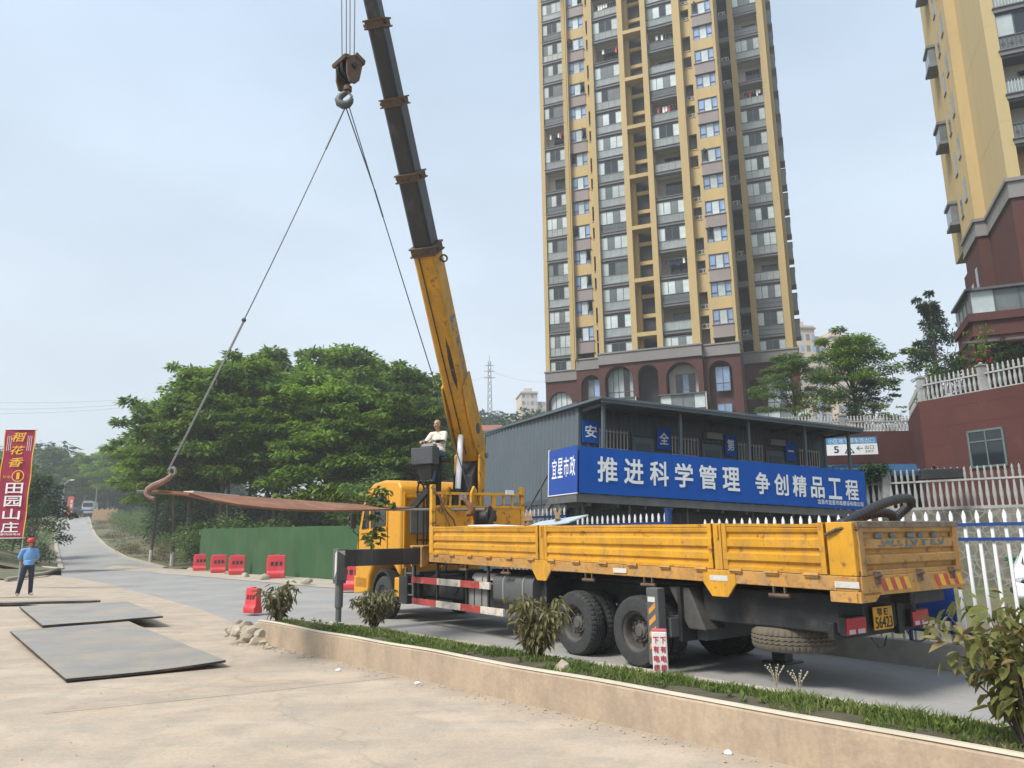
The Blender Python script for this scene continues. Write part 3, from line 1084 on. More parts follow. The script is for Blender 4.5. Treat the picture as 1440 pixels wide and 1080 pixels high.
def hub_mb(dish):
    m = MB()
    m.lathe([(0.115, dish - 0.03), (0.105, dish - 0.055), (0.075, dish - 0.07), (0.07, dish - 0.085), (0.0001, dish - 0.09)], (0, 0, 0), (1, 0, 0), 28)
    for i in range(10):
        a = 2 * pi * i / 10
        c = Vector((0, cos(a), sin(a))) * 0.145
        m.tube([c + Vector((dish - 0.02, 0, 0)), c + Vector((dish - 0.065, 0, 0))], 0.013, 6)
    return m


def hole_mb(dish):
    m = MB()
    for i in range(8):
        a = 2 * pi * (i + 0.5) / 8
        c = Vector((0, cos(a), sin(a))) * 0.205
        m.tube([c + Vector((dish + 0.0, 0, 0)), c + Vector((dish - 0.003, 0, 0))], 0.024, 12)
    return m


tyre_me = tyre_mesh().mesh('tyre', M_TYRE, smooth=True, ang=35)
RIMS = {}
for kind, dish in (('deep', 0.15), ('flat', 0.05)):
    RIMS[kind] = (rim_mb(dish).mesh('rim', M_RIM, smooth=True), hub_mb(dish).mesh('hub', M_HUB, smooth=True), hole_mb(dish).mesh('rim_holes', M_INK))


def wheel(x, t, kind, flip, hub=True, rot=0.0, name='wheel'):
    """wheel axis along the truck's width; flip=False shows the outer side towards -x"""
    o = bpy.data.objects.new(name, tyre_me)
    COL.objects.link(o)
    o.parent = truck
    o.location = (x, t, 0.505)
    o.rotation_euler = (rot, 0, pi if flip else 0)
    rim, hb, hl_ = RIMS[kind]
    for nm, me in (('rim', rim), ('hub', hb), ('rim_holes', hl_)):
        if nm != 'rim' and not hub:
            continue
        c = bpy.data.objects.new(nm, me)
        COL.objects.link(c)
        c.parent = o
    return o


for t0, rr in ((3.62, 0.3), (5.08, 1.1)):
    wheel(0.02, t0, 'deep', False, rot=rr)
    wheel(0.36, t0, 'deep', False, hub=False, rot=rr)
    wheel(2.38, t0, 'deep', True, rot=rr)
    wheel(2.04, t0, 'deep', True, hub=False, rot=rr)
wheel(0.04, 12.5, 'flat', False)
wheel(2.36, 12.5, 'flat', True)

# chassis -------------------------------------------------------------
mb = MB()
for x in (0.78, 1.62):
    mb.bx(x - 0.05, x + 0.05, 0.58, 14.0, 0.80, 1.12)
    mb.bx(x - 0.09, x + 0.09, 0.15, 9.9, 1.14, 1.20)
for t0 in (0.65, 1.3, 2.4, 4.3, 6.2, 7.6, 9.2, 11.4, 13.8):
    mb.bx(0.83, 1.57, t0, t0 + 0.12, 0.84, 1.08)
mb.build('chassis_frame', M_CHAS, truck, bevel=0.01)
mb = MB()
for t0 in (3.62, 5.08, 12.5):
    mb.tube([(0.3, t0, 0.5), (2.1, t0, 0.5)], 0.09, 12)
    mb.ball((1.2, t0, 0.5), (0.24, 0.22, 0.22), 14, 10)
for x in (0.66, 1.74):
    for k in range(5):
        mb.bx(x - 0.045, x + 0.045, 3.9 - 0.0 * k, 4.8, 0.66 + k * 0.022, 0.68 + k * 0.022)
    mb.prism([(x - 0.05, 4.0, 0.55), (x - 0.05, 4.7, 0.55), (x - 0.05, 4.55, 0.95), (x - 0.05, 4.15, 0.95)], (0.1, 0, 0))
mb.split('axle', M_CHAS, truck, smooth=True)
mb = MB()   # hanging dark mudguards, boxes and tanks between and behind the axles
for (t0, t1) in ((2.72, 2.78), (5.85, 5.90)):
    mb.prism([(0.06, t0, 0.45), (0.62, t0, 0.45), (0.62, t0, 1.18), (0.06, t0, 1.18)], (0, t1 - t0, 0))
mb.split('mud_flap', M_BLK, truck)
mb = MB()
mb.hexa([(0.12, 2.62, 1.18), (0.55, 2.62, 1.18), (0.55, 3.0, 1.18), (0.12, 3.0, 1.18), (0.12, 2.35, 0.62), (0.55, 2.35, 0.62), (0.55, 2.66, 0.62), (0.12, 2.66, 0.62)])
mb.build('mudguard', M_RIM, truck, bevel=0.02)
mb = MB()
mb.bx(0.28, 2.1, 0.45, 2.5, 0.74, 1.19)
mb.split('rear_frame_box', M_CHAS, truck, bevel=0.02)
mb = MB()
mb.bx(0.30, 0.66, 6.02, 6.6, 0.72, 1.16)
mb.bx(0.30, 2.1, 9.1, 10.9, 0.62, 1.1)
mb.tube([(0.45, 9.6, 0.5), (0.45, 10.8, 0.5)], 0.13, 14)
mb.split('engine_underside', M_CHAS, truck, bevel=0.02)

# spare tyre slung flat under the tail
o = bpy.data.objects.new('spare_tyre', tyre_me.copy())
o.data.materials.clear()
o.data.materials.append(M_TYRED)
COL.objects.link(o)
o.parent = truck
o.location = (0.72, 1.42, 0.72)
o.rotation_euler = (0, radians(90), 0)
o['label'] = 'tan dusty spare tyre slung flat under the tail'

# bed ------------------------------------------------------------------
BW, BL = 2.4, 10.05
mb = MB()
mb.hexa([(0.06, 0.06, bz(0.06, 0.13)), (BW - 0.06, 0.06, bz(0.06, 0.13)), (BW - 0.06, BL, bz(BL, 0.13)), (0.06, BL, bz(BL, 0.13)), (0.06, 0.06, bz(0.06, 0.19)), (BW - 0.06, 0.06, bz(0.06, 0.19)), (BW - 0.06, BL, bz(BL, 0.19)), (0.06, BL, bz(BL, 0.19))])
for t0 in [0.5 + 0.62 * i for i in range(16)]:
    mb.bx(0.1, BW - 0.1, t0, t0 + 0.08, bz(t0, 0.02), bz(t0, 0.13))
mb.build('bed_floor', M_YELD, truck)
for x0, x1, nm in ((0.0, 0.06, 'side_rail'), (BW - 0.06, BW, 'side_rail')):
    mb = MB()
    mb.hexa([(x0, 0.0, bz(0, 0.03)), (x1, 0.0, bz(0, 0.03)), (x1, BL, bz(BL, 0.03)), (x0, BL, bz(BL, 0.03)), (x0, 0.0, bz(0, 0.195)), (x1, 0.0, bz(0, 0.195)), (x1, BL, bz(BL, 0.195)), (x0, BL, bz(BL, 0.195))])
    mb.build(nm, M_YELD, truck, bevel=0.008)
mb = MB()
mb.bx(0.062, BW - 0.062, -0.02, 0.058, bz(0, -0.02), bz(0, 0.195))
rs = mb.build('rear_sill', M_YELD, truck, bevel=0.008)
mb = MB()
for (xa, xb) in ((0.42, 1.02), (1.62, 2.28)):
    n = 6
    for i in range(n):
        u0, u1 = lerp(xa, xb, i / n), lerp(xa, xb, (i + 1) / n)
        y = -0.0235
        z0, z1 = bz(0, 0.025), bz(0, 0.165)
        sh = 0.07
        mb.add([(u0 + sh, y, z0), (u1 + sh, y, z0), (u1 - 0.0, y, z1), (u0 - 0.0, y, z1)], [(0, 1, 2, 3)], i % 2)
mb.split('hazard_stripes', [mat('red_reflective', (0.50, 0.05, 0.03), 0.4, 0.15, 6), mat('yellow_reflective', (0.68, 0.40, 0.03), 0.4, 0.15, 6)], rs)
mb = MB()
mb.bx(0.0, 0.062, -0.03, 0.35, bz(0, -0.09), bz(0, 0.03))
mb.prism([(0.0, -0.02, bz(0, -0.088)), (0.30, -0.02, bz(0, -0.088)), (0.46, -0.02, bz(0, 0.02)), (0.0, -0.02, bz(0, 0.02))], (0, 0.05, 0))
mb.prism([(BW, -0.02, bz(0, -0.05)), (BW - 0.12, -0.02, bz(0, -0.05)), (BW - 0.2, -0.02, bz(0, 0.02)), (BW, -0.02, bz(0, 0.02))], (0, 0.05, 0))
mb.split('corner_bracket', M_YELD, truck, bevel=0.006)

SPROF = [(0.0, 0.205), (0.0, 0.25), (0.032, 0.262), (0.032, 0.305), (0.0, 0.332), (0.0, 0.415), (0.034, 0.438), (0.034, 0.478), (0.0, 0.503), (0.0, 0.595), (0.034, 0.62), (0.034, 0.665), (0.008, 0.69), (0.0, 0.735), (0.012, 0.745), (0.0, 0.755), (0.0, 0.79), (0.07, 0.79), (0.07, 0.205)]


def drop_side(t0, t1, far=False, dent=0.0):
    m = MB()
    n = max(2, int((t1 - t0) / 0.22))
    rows_ = []
    for i in range(n + 1):
        tt = lerp(t0, t1, i / n)
        row = []
        for (x, dz) in SPROF:
            dx = 0.020 * mnoise.noise(Vector((tt * 1.7, dz * 4, 3.0 + t0))) if 0.26 < dz < 0.76 else 0
            dzz = 0.018 * mnoise.noise(Vector((tt * 1.1, 9.0, t0))) if dz > 0.7 else 0
            xx = x + dx
            row.append((BW - xx if far else xx, tt, bz(tt, dz + dzz)))
        row.append(row[0])
        rows_.append(row)
    m.sheet(rows_)
    m.add(rows_[0][:-1], [tuple(range(len(SPROF)))])
    m.add(rows_[-1][:-1], [tuple(range(len(SPROF) - 1, -1, -1))])
    xa, xb = (BW - 0.045, BW + 0.006) if far else (-0.006, 0.045)
    for ta in (t0, t1 - 0.07):
        m.hexa([(xa, ta, bz(ta, 0.21)), (xb, ta, bz(ta, 0.21)), (xb, ta + 0.07, bz(ta, 0.21)), (xa, ta + 0.07, bz(ta, 0.21)), (xa, ta, bz(ta, 0.80)), (xb, ta, bz(ta, 0.80)), (xb, ta + 0.07, bz(ta, 0.80)), (xa, ta + 0.07, bz(ta, 0.80))])
    o_ = m.build('drop_side', M_YEL, truck, smooth=True, ang=25)
    if not far:
        h = MB()
        k = max(3, int((t1 - t0) / 0.6))
        for i in range(k):
            tt = lerp(t0 + 0.2, t1 - 0.2, i / (k - 1))
            h.bx(-0.022, 0.004, tt - 0.09, tt + 0.09, bz(tt, 0.165), bz(tt, 0.225))
            h.tube([(-0.026, tt - 0.1, bz(tt, 0.197)), (-0.026, tt + 0.1, bz(tt, 0.197))], 0.014, 8)
        h.split('hinge', M_YELD, o_)
    return o_


for far in (False, True):
    drop_side(0.36, 1.86, far)
    drop_side(2.04, 5.80, far)
    drop_side(5.99, 9.93, far)
for far in (False, True):
    for (ta, tb) in ((0.0, 0.33), (1.885, 2.015), (5.83, 5.96), (9.95, 10.07)):
        m = MB()
        xa, xb = (BW - 0.10, BW - 0.004) if far else (0.004, 0.10)
        if far and ta > 9:
            xa, xb = 2.44, 2.53
        top = 0.80 if ta < 9 else 1.72
        m.hexa([(xa, ta, bz(ta, 0.20)), (xb, ta, bz(ta, 0.20)), (xb, tb, bz(tb, 0.20)), (xa, tb, bz(tb, 0.20)), (xa, ta, bz(ta, top)), (xb, ta, bz(ta, top)), (xb, tb, bz(tb, top)), (xa, tb, bz(tb, top))])
        if 1 < ta < 9:
            xo = -0.012 if not far else BW + 0.012
            tc_ = (ta + tb) / 2
            m.prism([(xo, tc_ - 0.27, bz(tc_, 0.19)), (xo, tc_ + 0.27, bz(tc_, 0.19)), (xo, tc_ + 0.27, bz(tc_, 0.02)), (xo, tc_ + 0.13, bz(tc_, -0.15)), (xo, tc_ - 0.13, bz(tc_, -0.15)), (xo, tc_ - 0.27, bz(tc_, 0.02))], (0.03 if not far else -0.03, 0, 0))
            m.tube([((-0.012 if not far else BW + 0.012), tc_ - 0.02, bz(tc_, 0.60)), ((-0.012 if not far else BW + 0.012), tc_ - 0.02, bz(tc_, 0.78))], 0.016, 8)
        m.build('bed_post', M_YEL if ta < 9 else M_YELR, truck, bevel=0.008)
mb = MB()
for (ta, tb) in ((8.5, 8.56), (6.95, 7.01), (4.55, 4.61), (3.2, 3.26), (0.95, 1.01)):
    for t0 in (ta, ta + 0.16):
        mb.bx(0.0, 0.03, t0, t0 + 0.02, bz(t0, -0.10), bz(t0, 0.03))
    mb.tube([(0.012, ta - 0.05, bz(ta, -0.075)), (0.012, ta + 0.24, bz(ta, -0.075))], 0.025, 8)
mb.split('tie_hook', M_RUSTB, truck)
mb = MB()
for ta in (3.85, 1.93, 0.1):
    z = 0.105 if ta != 1.93 else 0.09
    mb.bx(-0.0165, -0.0155, ta - 0.13, ta + 0.17, bz(ta, z - 0.035), bz(ta, z + 0.035))
mb.split('reflective_tape', M_OFFW, truck)

# tailboard
m = MB()
n = 11
rows_ = []
for i in range(n + 1):
    x = lerp(0.08, 2.30, i / n)
    row = []
    for (o_, dz) in SPROF:
        d = 0.022 * mnoise.noise(Vector((x * 2.0, dz * 4, 33.0))) if 0.26 < dz < 0.76 else 0
        row.append((x, -0.012 + (o_ + d) * 1.3, bz(0, dz + (0.012 if dz > 0.7 else 0))))
    row.append(row[0])
    rows_.append(row)
m.sheet(rows_)
m.add(rows_[0][:-1], [tuple(range(len(SPROF)))])
m.add(rows_[-1][:-1], [tuple(range(len(SPROF) - 1, -1, -1))])
for x in (0.08, 2.22):
    m.bx(x, x + 0.09, -0.024, 0.02, bz(0, 0.205), bz(0, 0.80))
tb_ = m.build('tailboard', M_YELD, truck, smooth=True, ang=25)
mb = MB()
mb.bx(0.06, 2.36, -0.03, 0.075, bz(0, 0.735), bz(0, 0.81))
mb.build('top_rail', mat('bare_rusty_rail', (0.20, 0.165, 0.12), 0.75, 0.3, 4, bump=0.15, col2=RUST, thr=0.57, scale2=5), tb_, bevel=0.008)
mb = MB()
letters(mb, 'W L J V T E V', lambda x, y: (x, -0.0155, y), 0.56, 2.0, bz(0, 0.503), bz(0, 0.59), 0.075)
for x, wd in ((0.46, 0.14), (0.78, 0.10), (1.16, 0.16), (1.42, 0.10), (1.74, 0.13)):
    mb.add([(x, 0.0, bz(0, 0.613)), (x + wd, 0.0, bz(0, 0.613)), (x + wd, 0.0, bz(0, 0.67)), (x, 0.0, bz(0, 0.67))], [(0, 1, 2, 3)])
    mb.add([(x + 0.01, -0.014, bz(0, 0.517)), (x + wd, -0.014, bz(0, 0.517)), (x + wd, -0.014, bz(0, 0.535)), (x + 0.01, -0.014, bz(0, 0.535))], [(0, 1, 2, 3)])
mb.split('faded_lettering', M_FADB, tb_)
mb = MB()
for x in (0.36, 1.28, 2.05):
    mb.bx(x - 0.04, x + 0.04, -0.05, -0.012, bz(0, 0.10), bz(0, 0.24))
    mb.tube([(x - 0.06, -0.045, bz(0, 0.2)), (x + 0.06, -0.045, bz(0, 0.2))], 0.02, 8)
mb.split('latch', M_RUSTB, tb_)
mb = MB()
mb.tube([(0.03, -0.03, bz(0, 0.71)), (0.10, -0.05, bz(0, 0.76)), (-0.02, 0.18, bz(0, 0.72)), (-0.03, 0.32, bz(0, 0.66))], 0.018, 8)
mb.build('corner_latch', M_RUSTB, truck)

# lights, number plate, tail ------------------------------------------------
Z0 = -ROADZ


def tail_lamp(x):
    m = MB()
    m.bx(x, x + 0.42, 0.38, 0.47, Z0 + 0.47, Z0 + 0.68)
    o_ = m.build('tail_lamp', M_BLK, truck, bevel=0.01)
    m = MB()
    m.bx(x + 0.015, x + 0.405, 0.368, 0.382, Z0 + 0.483, Z0 + 0.667)
    m.build('red_lens', M_LAMPR, o_)
    m = MB()
    m.bx(x + 0.05, x + 0.16, 0.360, 0.37, Z0 + 0.49, Z0 + 0.54)
    m.bx(x + 0.22, x + 0.36, 0.360, 0.37, Z0 + 0.49, Z0 + 0.54)
    m.build('pale_lens', M_LAMPW, o_)


tail_lamp(0.29)
tail_lamp(1.73)
mb = MB()
mb.bx(0.2, 2.2, 0.48, 0.56, Z0 + 0.42, Z0 + 0.62)
mb.bx(1.5, 1.62, 0.42, 0.5, Z0 + 0.40, Z0 + 0.82)
mb.bx(0.75, 1.7, 0.44, 0.50, Z0 + 0.5, Z0 + 0.92)
mb.build('tail_crossbar', M_BLK, truck, bevel=0.01)
mb = MB()
mb.bx(0.90, 1.32, 0.385, 0.40, Z0 + 0.49, Z0 + 0.76)
npl = mb.build('number_plate', M_PLATE, truck, bevel=0.004)
mb = MB()
letters(mb, '鄂', lambda x, y: (x, 0.3815, y), 0.98, 1.08, Z0 + 0.655, Z0 + 0.74, 0.02)
letters(mb, 'E', lambda x, y: (x, 0.3815, y), 1.13, 1.21, Z0 + 0.66, Z0 + 0.735, 0.02)
letters(mb, '56423', lambda x, y: (x, 0.3815, y), 0.925, 1.295, Z0 + 0.51, Z0 + 0.64, 0.02)
mb.build('plate_lettering', M_INK, npl)
mb = MB()
mb.bx(1.18, 1.98, 0.06, 0.30, Z0 + 0.80, Z0 + 0.95)
mb.tube([(1.3, 0.10, Z0 + 0.72), (1.22, 0.08, Z0 + 0.80), (1.28, 0.08, Z0 + 0.90)], 0.035, 8)
mb.build('tail_box', M_BLK, truck, bevel=0.01)
mb = MB()
mb.tube([(1.25, 0.2, Z0 + 0.5), (1.35, 0.18, Z0 + 0.36), (1.55, 0.2, Z0 + 0.33), (1.75, 0.2, Z0 + 0.36), (1.95, 0.22, Z0 + 0.5)], 0.012, 6)
mb.tube([(0.5, 0.2, Z0 + 0.45), (0.6, 0.18, Z0 + 0.34), (0.75, 0.2, Z0 + 0.34), (0.85, 0.22, Z0 + 0.45)], 0.010, 6)
mb.split('tail_cable', M_BLK, truck)

# side guard, tank, boxes ----------------------------------------------------
M_GRED = mat('guard_red', (0.33, 0.04, 0.035), 0.6, 0.2, 3, col2=(0.35, 0.22, 0.18), thr=0.62, scale2=4)
M_GWHT = mat('guard_white', (0.55, 0.50, 0.44), 0.65, 0.15, 3, col2=(0.30, 0.22, 0.16), thr=0.58, scale2=4)
for zc, hh, t0, t1 in ((0.735, 0.135, 7.62, 10.92), (0.27, 0.135, 7.15, 10.88)):
    m = MB()
    n = 4
    segs = [10.92, 9.72, 8.72, 7.98, 7.62] if zc > 0.5 else [10.88, 9.75, 8.72, 7.95, 7.15]
    for i in range(4):
        m.bx(0.01, 0.05, segs[i + 1], segs[i], Z0 + zc - hh / 2, Z0 + zc + hh / 2, i % 2)
    m.build('side_guard_rail', [M_GRED, M_GWHT], truck, bevel=0.004)
mb = MB()
for t0 in (10.86, 9.78, 8.55, 7.72):
    mb.bx(0.055, 0.10, t0, t0 + 0.045, Z0 + 0.20, Z0 + 1.15)
    mb.bx(0.055, 0.7, t0, t0 + 0.045, Z0 + 0.78, Z0 + 0.83)
mb.split('guard_bracket', M_BLK, truck)
m = MB()
pr = []
for i in range(20):
    a = 2 * pi * i / 20
    ca, sa = cos(a), sin(a)
    pr.append((0.40 + 0.30 * (abs(ca) ** 0.5) * (1 if ca > 0 else -1), 6.32, Z0 + 0.68 + 0.27 * (abs(sa) ** 0.5) * (1 if sa > 0 else -1)))
m.prism(pr, (0, 1.32, 0))
ft = m.build('fuel_tank', M_DGREY, truck, smooth=True, ang=30)
m = MB()
for t0 in (6.6, 7.25):
    m.prism([(p[0] + (p[0] - 0.40) * 0.03, t0, p[2] + (p[2] - Z0 - 0.68) * 0.03) for p in pr], (0, 0.05, 0))
m.split('tank_strap', M_GREYS, ft, smooth=True, ang=30)
m = MB()
m.bx(0.12, 0.6, 7.80, 8.64, Z0 + 0.25, Z0 + 0.76)
bb = m.build('battery_box', M_GREYS, truck, bevel=0.02)
m = MB()
for t0, t1 in ((7.82, 8.20), (8.24, 8.62)):
    m.tube([(0.36, t0, Z0 + 0.82), (0.36, t1, Z0 + 0.82)], 0.13, 16)
m.split('air_tank', M_OFFW, truck, smooth=True)
m = MB()
m.bx(0.11, 0.125, 8.05, 8.07, Z0 + 0.25, Z0 + 0.76)
m.bx(0.11, 0.125, 8.33, 8.35, Z0 + 0.25, Z0 + 0.76)
m.split('box_seam', M_BLK, bb)
m = MB()
m.tube([(0.2, 6.5, Z0 + 0.72), (0.12, 6.9, Z0 + 0.80)], 0.02, 6)
for (x, t0, a, b_) in ((0.2, 9.9, 0.75, 1.1), (0.25, 10.3, 0.4, 1.0), (0.25, 9.4, 0.45, 0.8)):
    m.tube([(x, t0, Z0 + a), (x + 0.05, t0 - 0.15, Z0 + (a + b_) / 2), (x, t0 - 0.3, Z0 + b_)], 0.015, 6)
m.split('hydraulic_line', M_BLK, truck)
mb = MB()
mb.bx(0.055, 0.115, 10.92, 10.98, Z0 + 0.36, Z0 + 1.1)
for zz in (0.38, 0.62, 0.86):
    mb.tube([(0.085, 10.95, Z0 + zz), (0.085, 11.32, Z0 + zz)], 0.022, 8)
mb.bx(0.055, 0.115, 11.30, 11.36, Z0 + 0.36, Z0 + 1.0)
mb.build('step_ladder', M_DGREY, truck, bevel=0.01)

# headboard of the bed -----------------------------------------------------
mb = MB()
mb.bx(0.12, 2.42, 9.97, 10.03, bz(10, 0.2), bz(10, 1.20))
hb = mb.build('headboard', M_YELR, truck)
mb = MB()
mb.bx(0.10, 2.44, 9.96, 10.04, bz(10, 1.205), bz(10, 1.26))
mb.bx(0.10, 2.44, 9.96, 10.04, bz(10, 1.50), bz(10, 1.56))
for x in (0.5, 0.75, 1.0, 1.3, 1.95, 2.2):
    mb.bx(x - 0.022, x + 0.022, 9.98, 10.02, bz(10, 1.26), bz(10, 1.50))
mb.bx(1.62, 1.72, 9.97, 10.03, bz(10, 1.26), bz(10, 1.50))
mb.build('headboard_rail', M_YELR, hb, bevel=0.006)
mb = MB()
mb.bx(1.98, 2.2, 9.92, 9.95, bz(10, 1.53), bz(10, 1.64))
mb.build('rail_sign', M_WHITE, hb)
mb = MB()
mb.tube([(0.16, 9.93, bz(10, 1.5)), (0.3, 9.88, bz(10, 1.15)), (0.5, 9.86, bz(10, 0.95)), (0.62, 9.86, bz(10, 0.62)), (0.8, 9.86, bz(10, 0.45)), (1.0, 9.85, bz(10, 0.3))], 0.02, 6)
mb.tube([(0.2, 9.93, bz(10, 1.3)), (0.42, 9.88, bz(10, 0.8)), (0.44, 9.88, bz(10, 0.3))], 0.014, 6)
mb.split('loose_rope', M_RUSTB, hb)

# cab ------------------------------------------------------------------------
CABP = [(11.66, 1.02), (11.62, 1.6), (11.64, 3.12), (11.8, 3.30), (12.6, 3.36), (13.25, 3.32), (13.62, 3.16), (13.86, 2.86), (14.14, 2.12), (14.27, 1.55), (14.30, 0.62), (13.45, 0.62), (13.42, 0.95), (13.2, 1.22), (12.9, 1.34), (12.2, 1.34), (11.9, 1.22)]
m = MB()
m.prism([(0.05, y, z) for y, z in CABP], (2.30, 0, 0))
cab = m.build('cab', M_CAB, truck, bevel=0.07, smooth=True, ang=50)
cab.modifiers['bevel'].segments = 3
m = MB()
m.prism([(0.030, 12.42, 2.22), (0.030, 12.42, 2.98), (0.030, 13.42, 2.98), (0.030, 13.62, 2.9), (0.030, 13.88, 2.16)], (0.03, 0, 0))
m.build('side_window', M_GLASS, cab)
m = MB()
m.prism([(0.022, 13.28, 2.14), (0.022, 13.34, 3.02), (0.022, 13.42, 3.02), (0.022, 13.36, 2.14)], (0.035, 0, 0))
m.prism([(0.016, 12.36, 2.12), (0.016, 12.36, 2.20), (0.016, 13.95, 2.12), (0.016, 13.95, 2.05)], (0.04, 0, 0))
m.split('window_frame', M_CAB, cab)
m = MB()
m.prism([(0.3, 13.90, 2.83), (2.1, 13.90, 2.83), (2.15, 14.16, 2.18), (0.25, 14.16, 2.18)], (0, 0.02, 0.01))
m.build('windscreen', M_GLASS, cab)
m = MB()
m.bx(0.30, 0.95, 11.585, 11.62, 2.02, 2.68)
m.build('rear_window', M_GREYG, cab, bevel=0.03)
m = MB()
for x in (0.16, 1.2, 1.6, 2.0):
    m.bx(x - 0.03, x + 0.03, 11.59, 11.63, 1.2, 3.0)
m.bx(0.14, 2.2, 11.59, 11.625, 2.86, 2.92)
m.bx(0.14, 0.4, 11.59, 11.625, 1.5, 1.55)
m.split('pressing_rib', M_CAB, cab, bevel=0.012)
m = MB()
m.bx(0.036, 0.052, 12.30, 12.315, 1.36, 3.06)
m.bx(0.036, 0.052, 12.315, 14.1, 1.38, 1.395)
m.bx(0.036, 0.052, 14.08, 14.1, 1.4, 2.1)
m.build('door_seam', M_BLK, cab)
m = MB()
m.bx(0.005, 0.05, 12.42, 12.62, 1.98, 2.03)
m.build('door_handle', M_BLK, cab, bevel=0.01)
m = MB()
letters(m, '东风', lambda x, y: (0.0385, 13.75 - x, y), 0.0, 0.5, 1.78, 1.93, 0.0, shear=0.2)
m.build('door_lettering', M_NAVY, cab)
m = MB()
m.tube([(0.06, 13.95, 2.66), (-0.08, 14.13, 2.66), (-0.09, 14.13, 2.1), (0.06, 14.1, 1.98)], 0.018, 6)
m.bx(-0.17, -0.03, 14.10, 14.16, 2.18, 2.58)
m.build('mirror', M_BLK, cab, bevel=0.02)
m = MB()
pts = [(0.02, 12.5 + 0.62 * cos(radians(a)), 0.505 + 0.68 * sin(radians(a))) for a in range(-5, 190, 13)]
pin = [(0.02, 12.5 + 0.56 * cos(radians(a)), 0.505 + 0.60 * sin(radians(a))) for a in range(185, -10, -13)]
m.prism(pts + pin, (0.5, 0, 0))
m.build('wheel_arch', M_BLK, cab)
m = MB()
m.bx(0.06, 0.5, 11.64, 11.92, 0.55, 1.0)
m.prism([(0.05, 13.45, 0.58), (0.05, 14.32, 0.50), (0.05, 14.36, 0.95), (0.05, 13.45, 0.95)], (2.3, 0, 0))
m.build('bumper', M_CAB, cab, bevel=0.03)
m = MB()
m.bx(0.04, 0.55, 11.2, 11.63, 0.42, 1.05)
m.bx(0.3, 2.1, 11.1, 11.62, 0.55, 1.15)
m.split('step_box', M_BLK, truck, bevel=0.02)
# hooped dark pipes behind the cab
m = MB()
for x in (0.36, 0.62):
    m.tube([(x, 11.30, 1.45), (x - 0.04, 11.32, 1.6), (x, 11.34, 1.8), (x, 11.34, 3.1), (x + 0.03, 11.34, 3.2), (x + 0.08, 11.34, 3.24), (x + 0.14, 11.34, 3.2), (x + 0.17, 11.34, 3.1), (x + 0.17, 11.34, 1.7), (x + 0.1, 11.30, 1.45)], 0.024, 8)
m.bx(0.33, 0.82, 11.31, 11.37, 2.98, 3.01)
m.bx(0.33, 0.82, 11.31, 11.37, 1.85, 1.88)
m.build('hoop_ladder', M_BLK, truck)

# front outrigger ------------------------------------------------------------
m = MB()
m.bx(-1.78, 2.1, 10.45, 10.78, Z0 + 1.09, Z0 + 1.44)
m.build('front_outrigger_beam', M_BOOMD, truck, bevel=0.012)
m = MB()
m.bx(-1.950, -1.720, 10.48, 10.74, Z0 + 0.80, Z0 + 1.46)
m.bx(-1.940, -1.730, 10.50, 10.72, Z0 + 0.74, Z0 + 0.80)
m.tube([(-1.835, 10.61, Z0 + 0.25), (-1.835, 10.61, Z0 + 0.75)], 0.085, 12)
m.tube([(-1.835, 10.61, 0.08), (-1.835, 10.61, Z0 + 0.3)], 0.062, 12)
m.lathe([(0.16, 0.0), (0.16, 0.04), (0.08, 0.09), (0.05, 0.1)], (-1.835, 10.61, 0.0), (0, 0, 1), 20)
fl = m.build('front_outrigger_leg', M_DGREY, truck, smooth=True, bevel=0.01)
m = MB()
m.prism([(-1.954, 10.50, Z0 + 1.0), (-1.954, 10.6, Z0 + 0.86), (-1.954, 10.6, Z0 + 1.36), (-1.954, 10.50, Z0 + 1.42)], (0.006, 0, 0))
m.prism([(-1.950, 10.478, Z0 + 1.42), (-1.750, 10.478, Z0 + 1.42), (-1.750, 10.478, Z0 + 1.3)], (0, 0.006, 0))
m.split('white_paint_patch', M_OFFW, fl)
m = MB()
m.prism([(-0.03, 10.36, Z0 + 1.46), (0.55, 10.36, Z0 + 1.46), (0.55, 10.36, Z0 + 1.3), (0.22, 10.36, Z0 + 1.3), (0.14, 10.36, Z0 + 1.06), (-0.03, 10.36, Z0 + 1.02)], (0, 0.06, 0))
m.prism([(-0.03, 10.82, Z0 + 1.46), (0.55, 10.82, Z0 + 1.46), (0.55, 10.82, Z0 + 1.3), (0.22, 10.82, Z0 + 1.3), (0.14, 10.82, Z0 + 1.06), (-0.03, 10.82, Z0 + 1.02)], (0, 0.06, 0))
m.bx(-0.03, 0.6, 10.30, 10.95, Z0 + 1.455, Z0 + 1.50)
m.split('outrigger_bracket', M_YELD, truck, bevel=0.01)
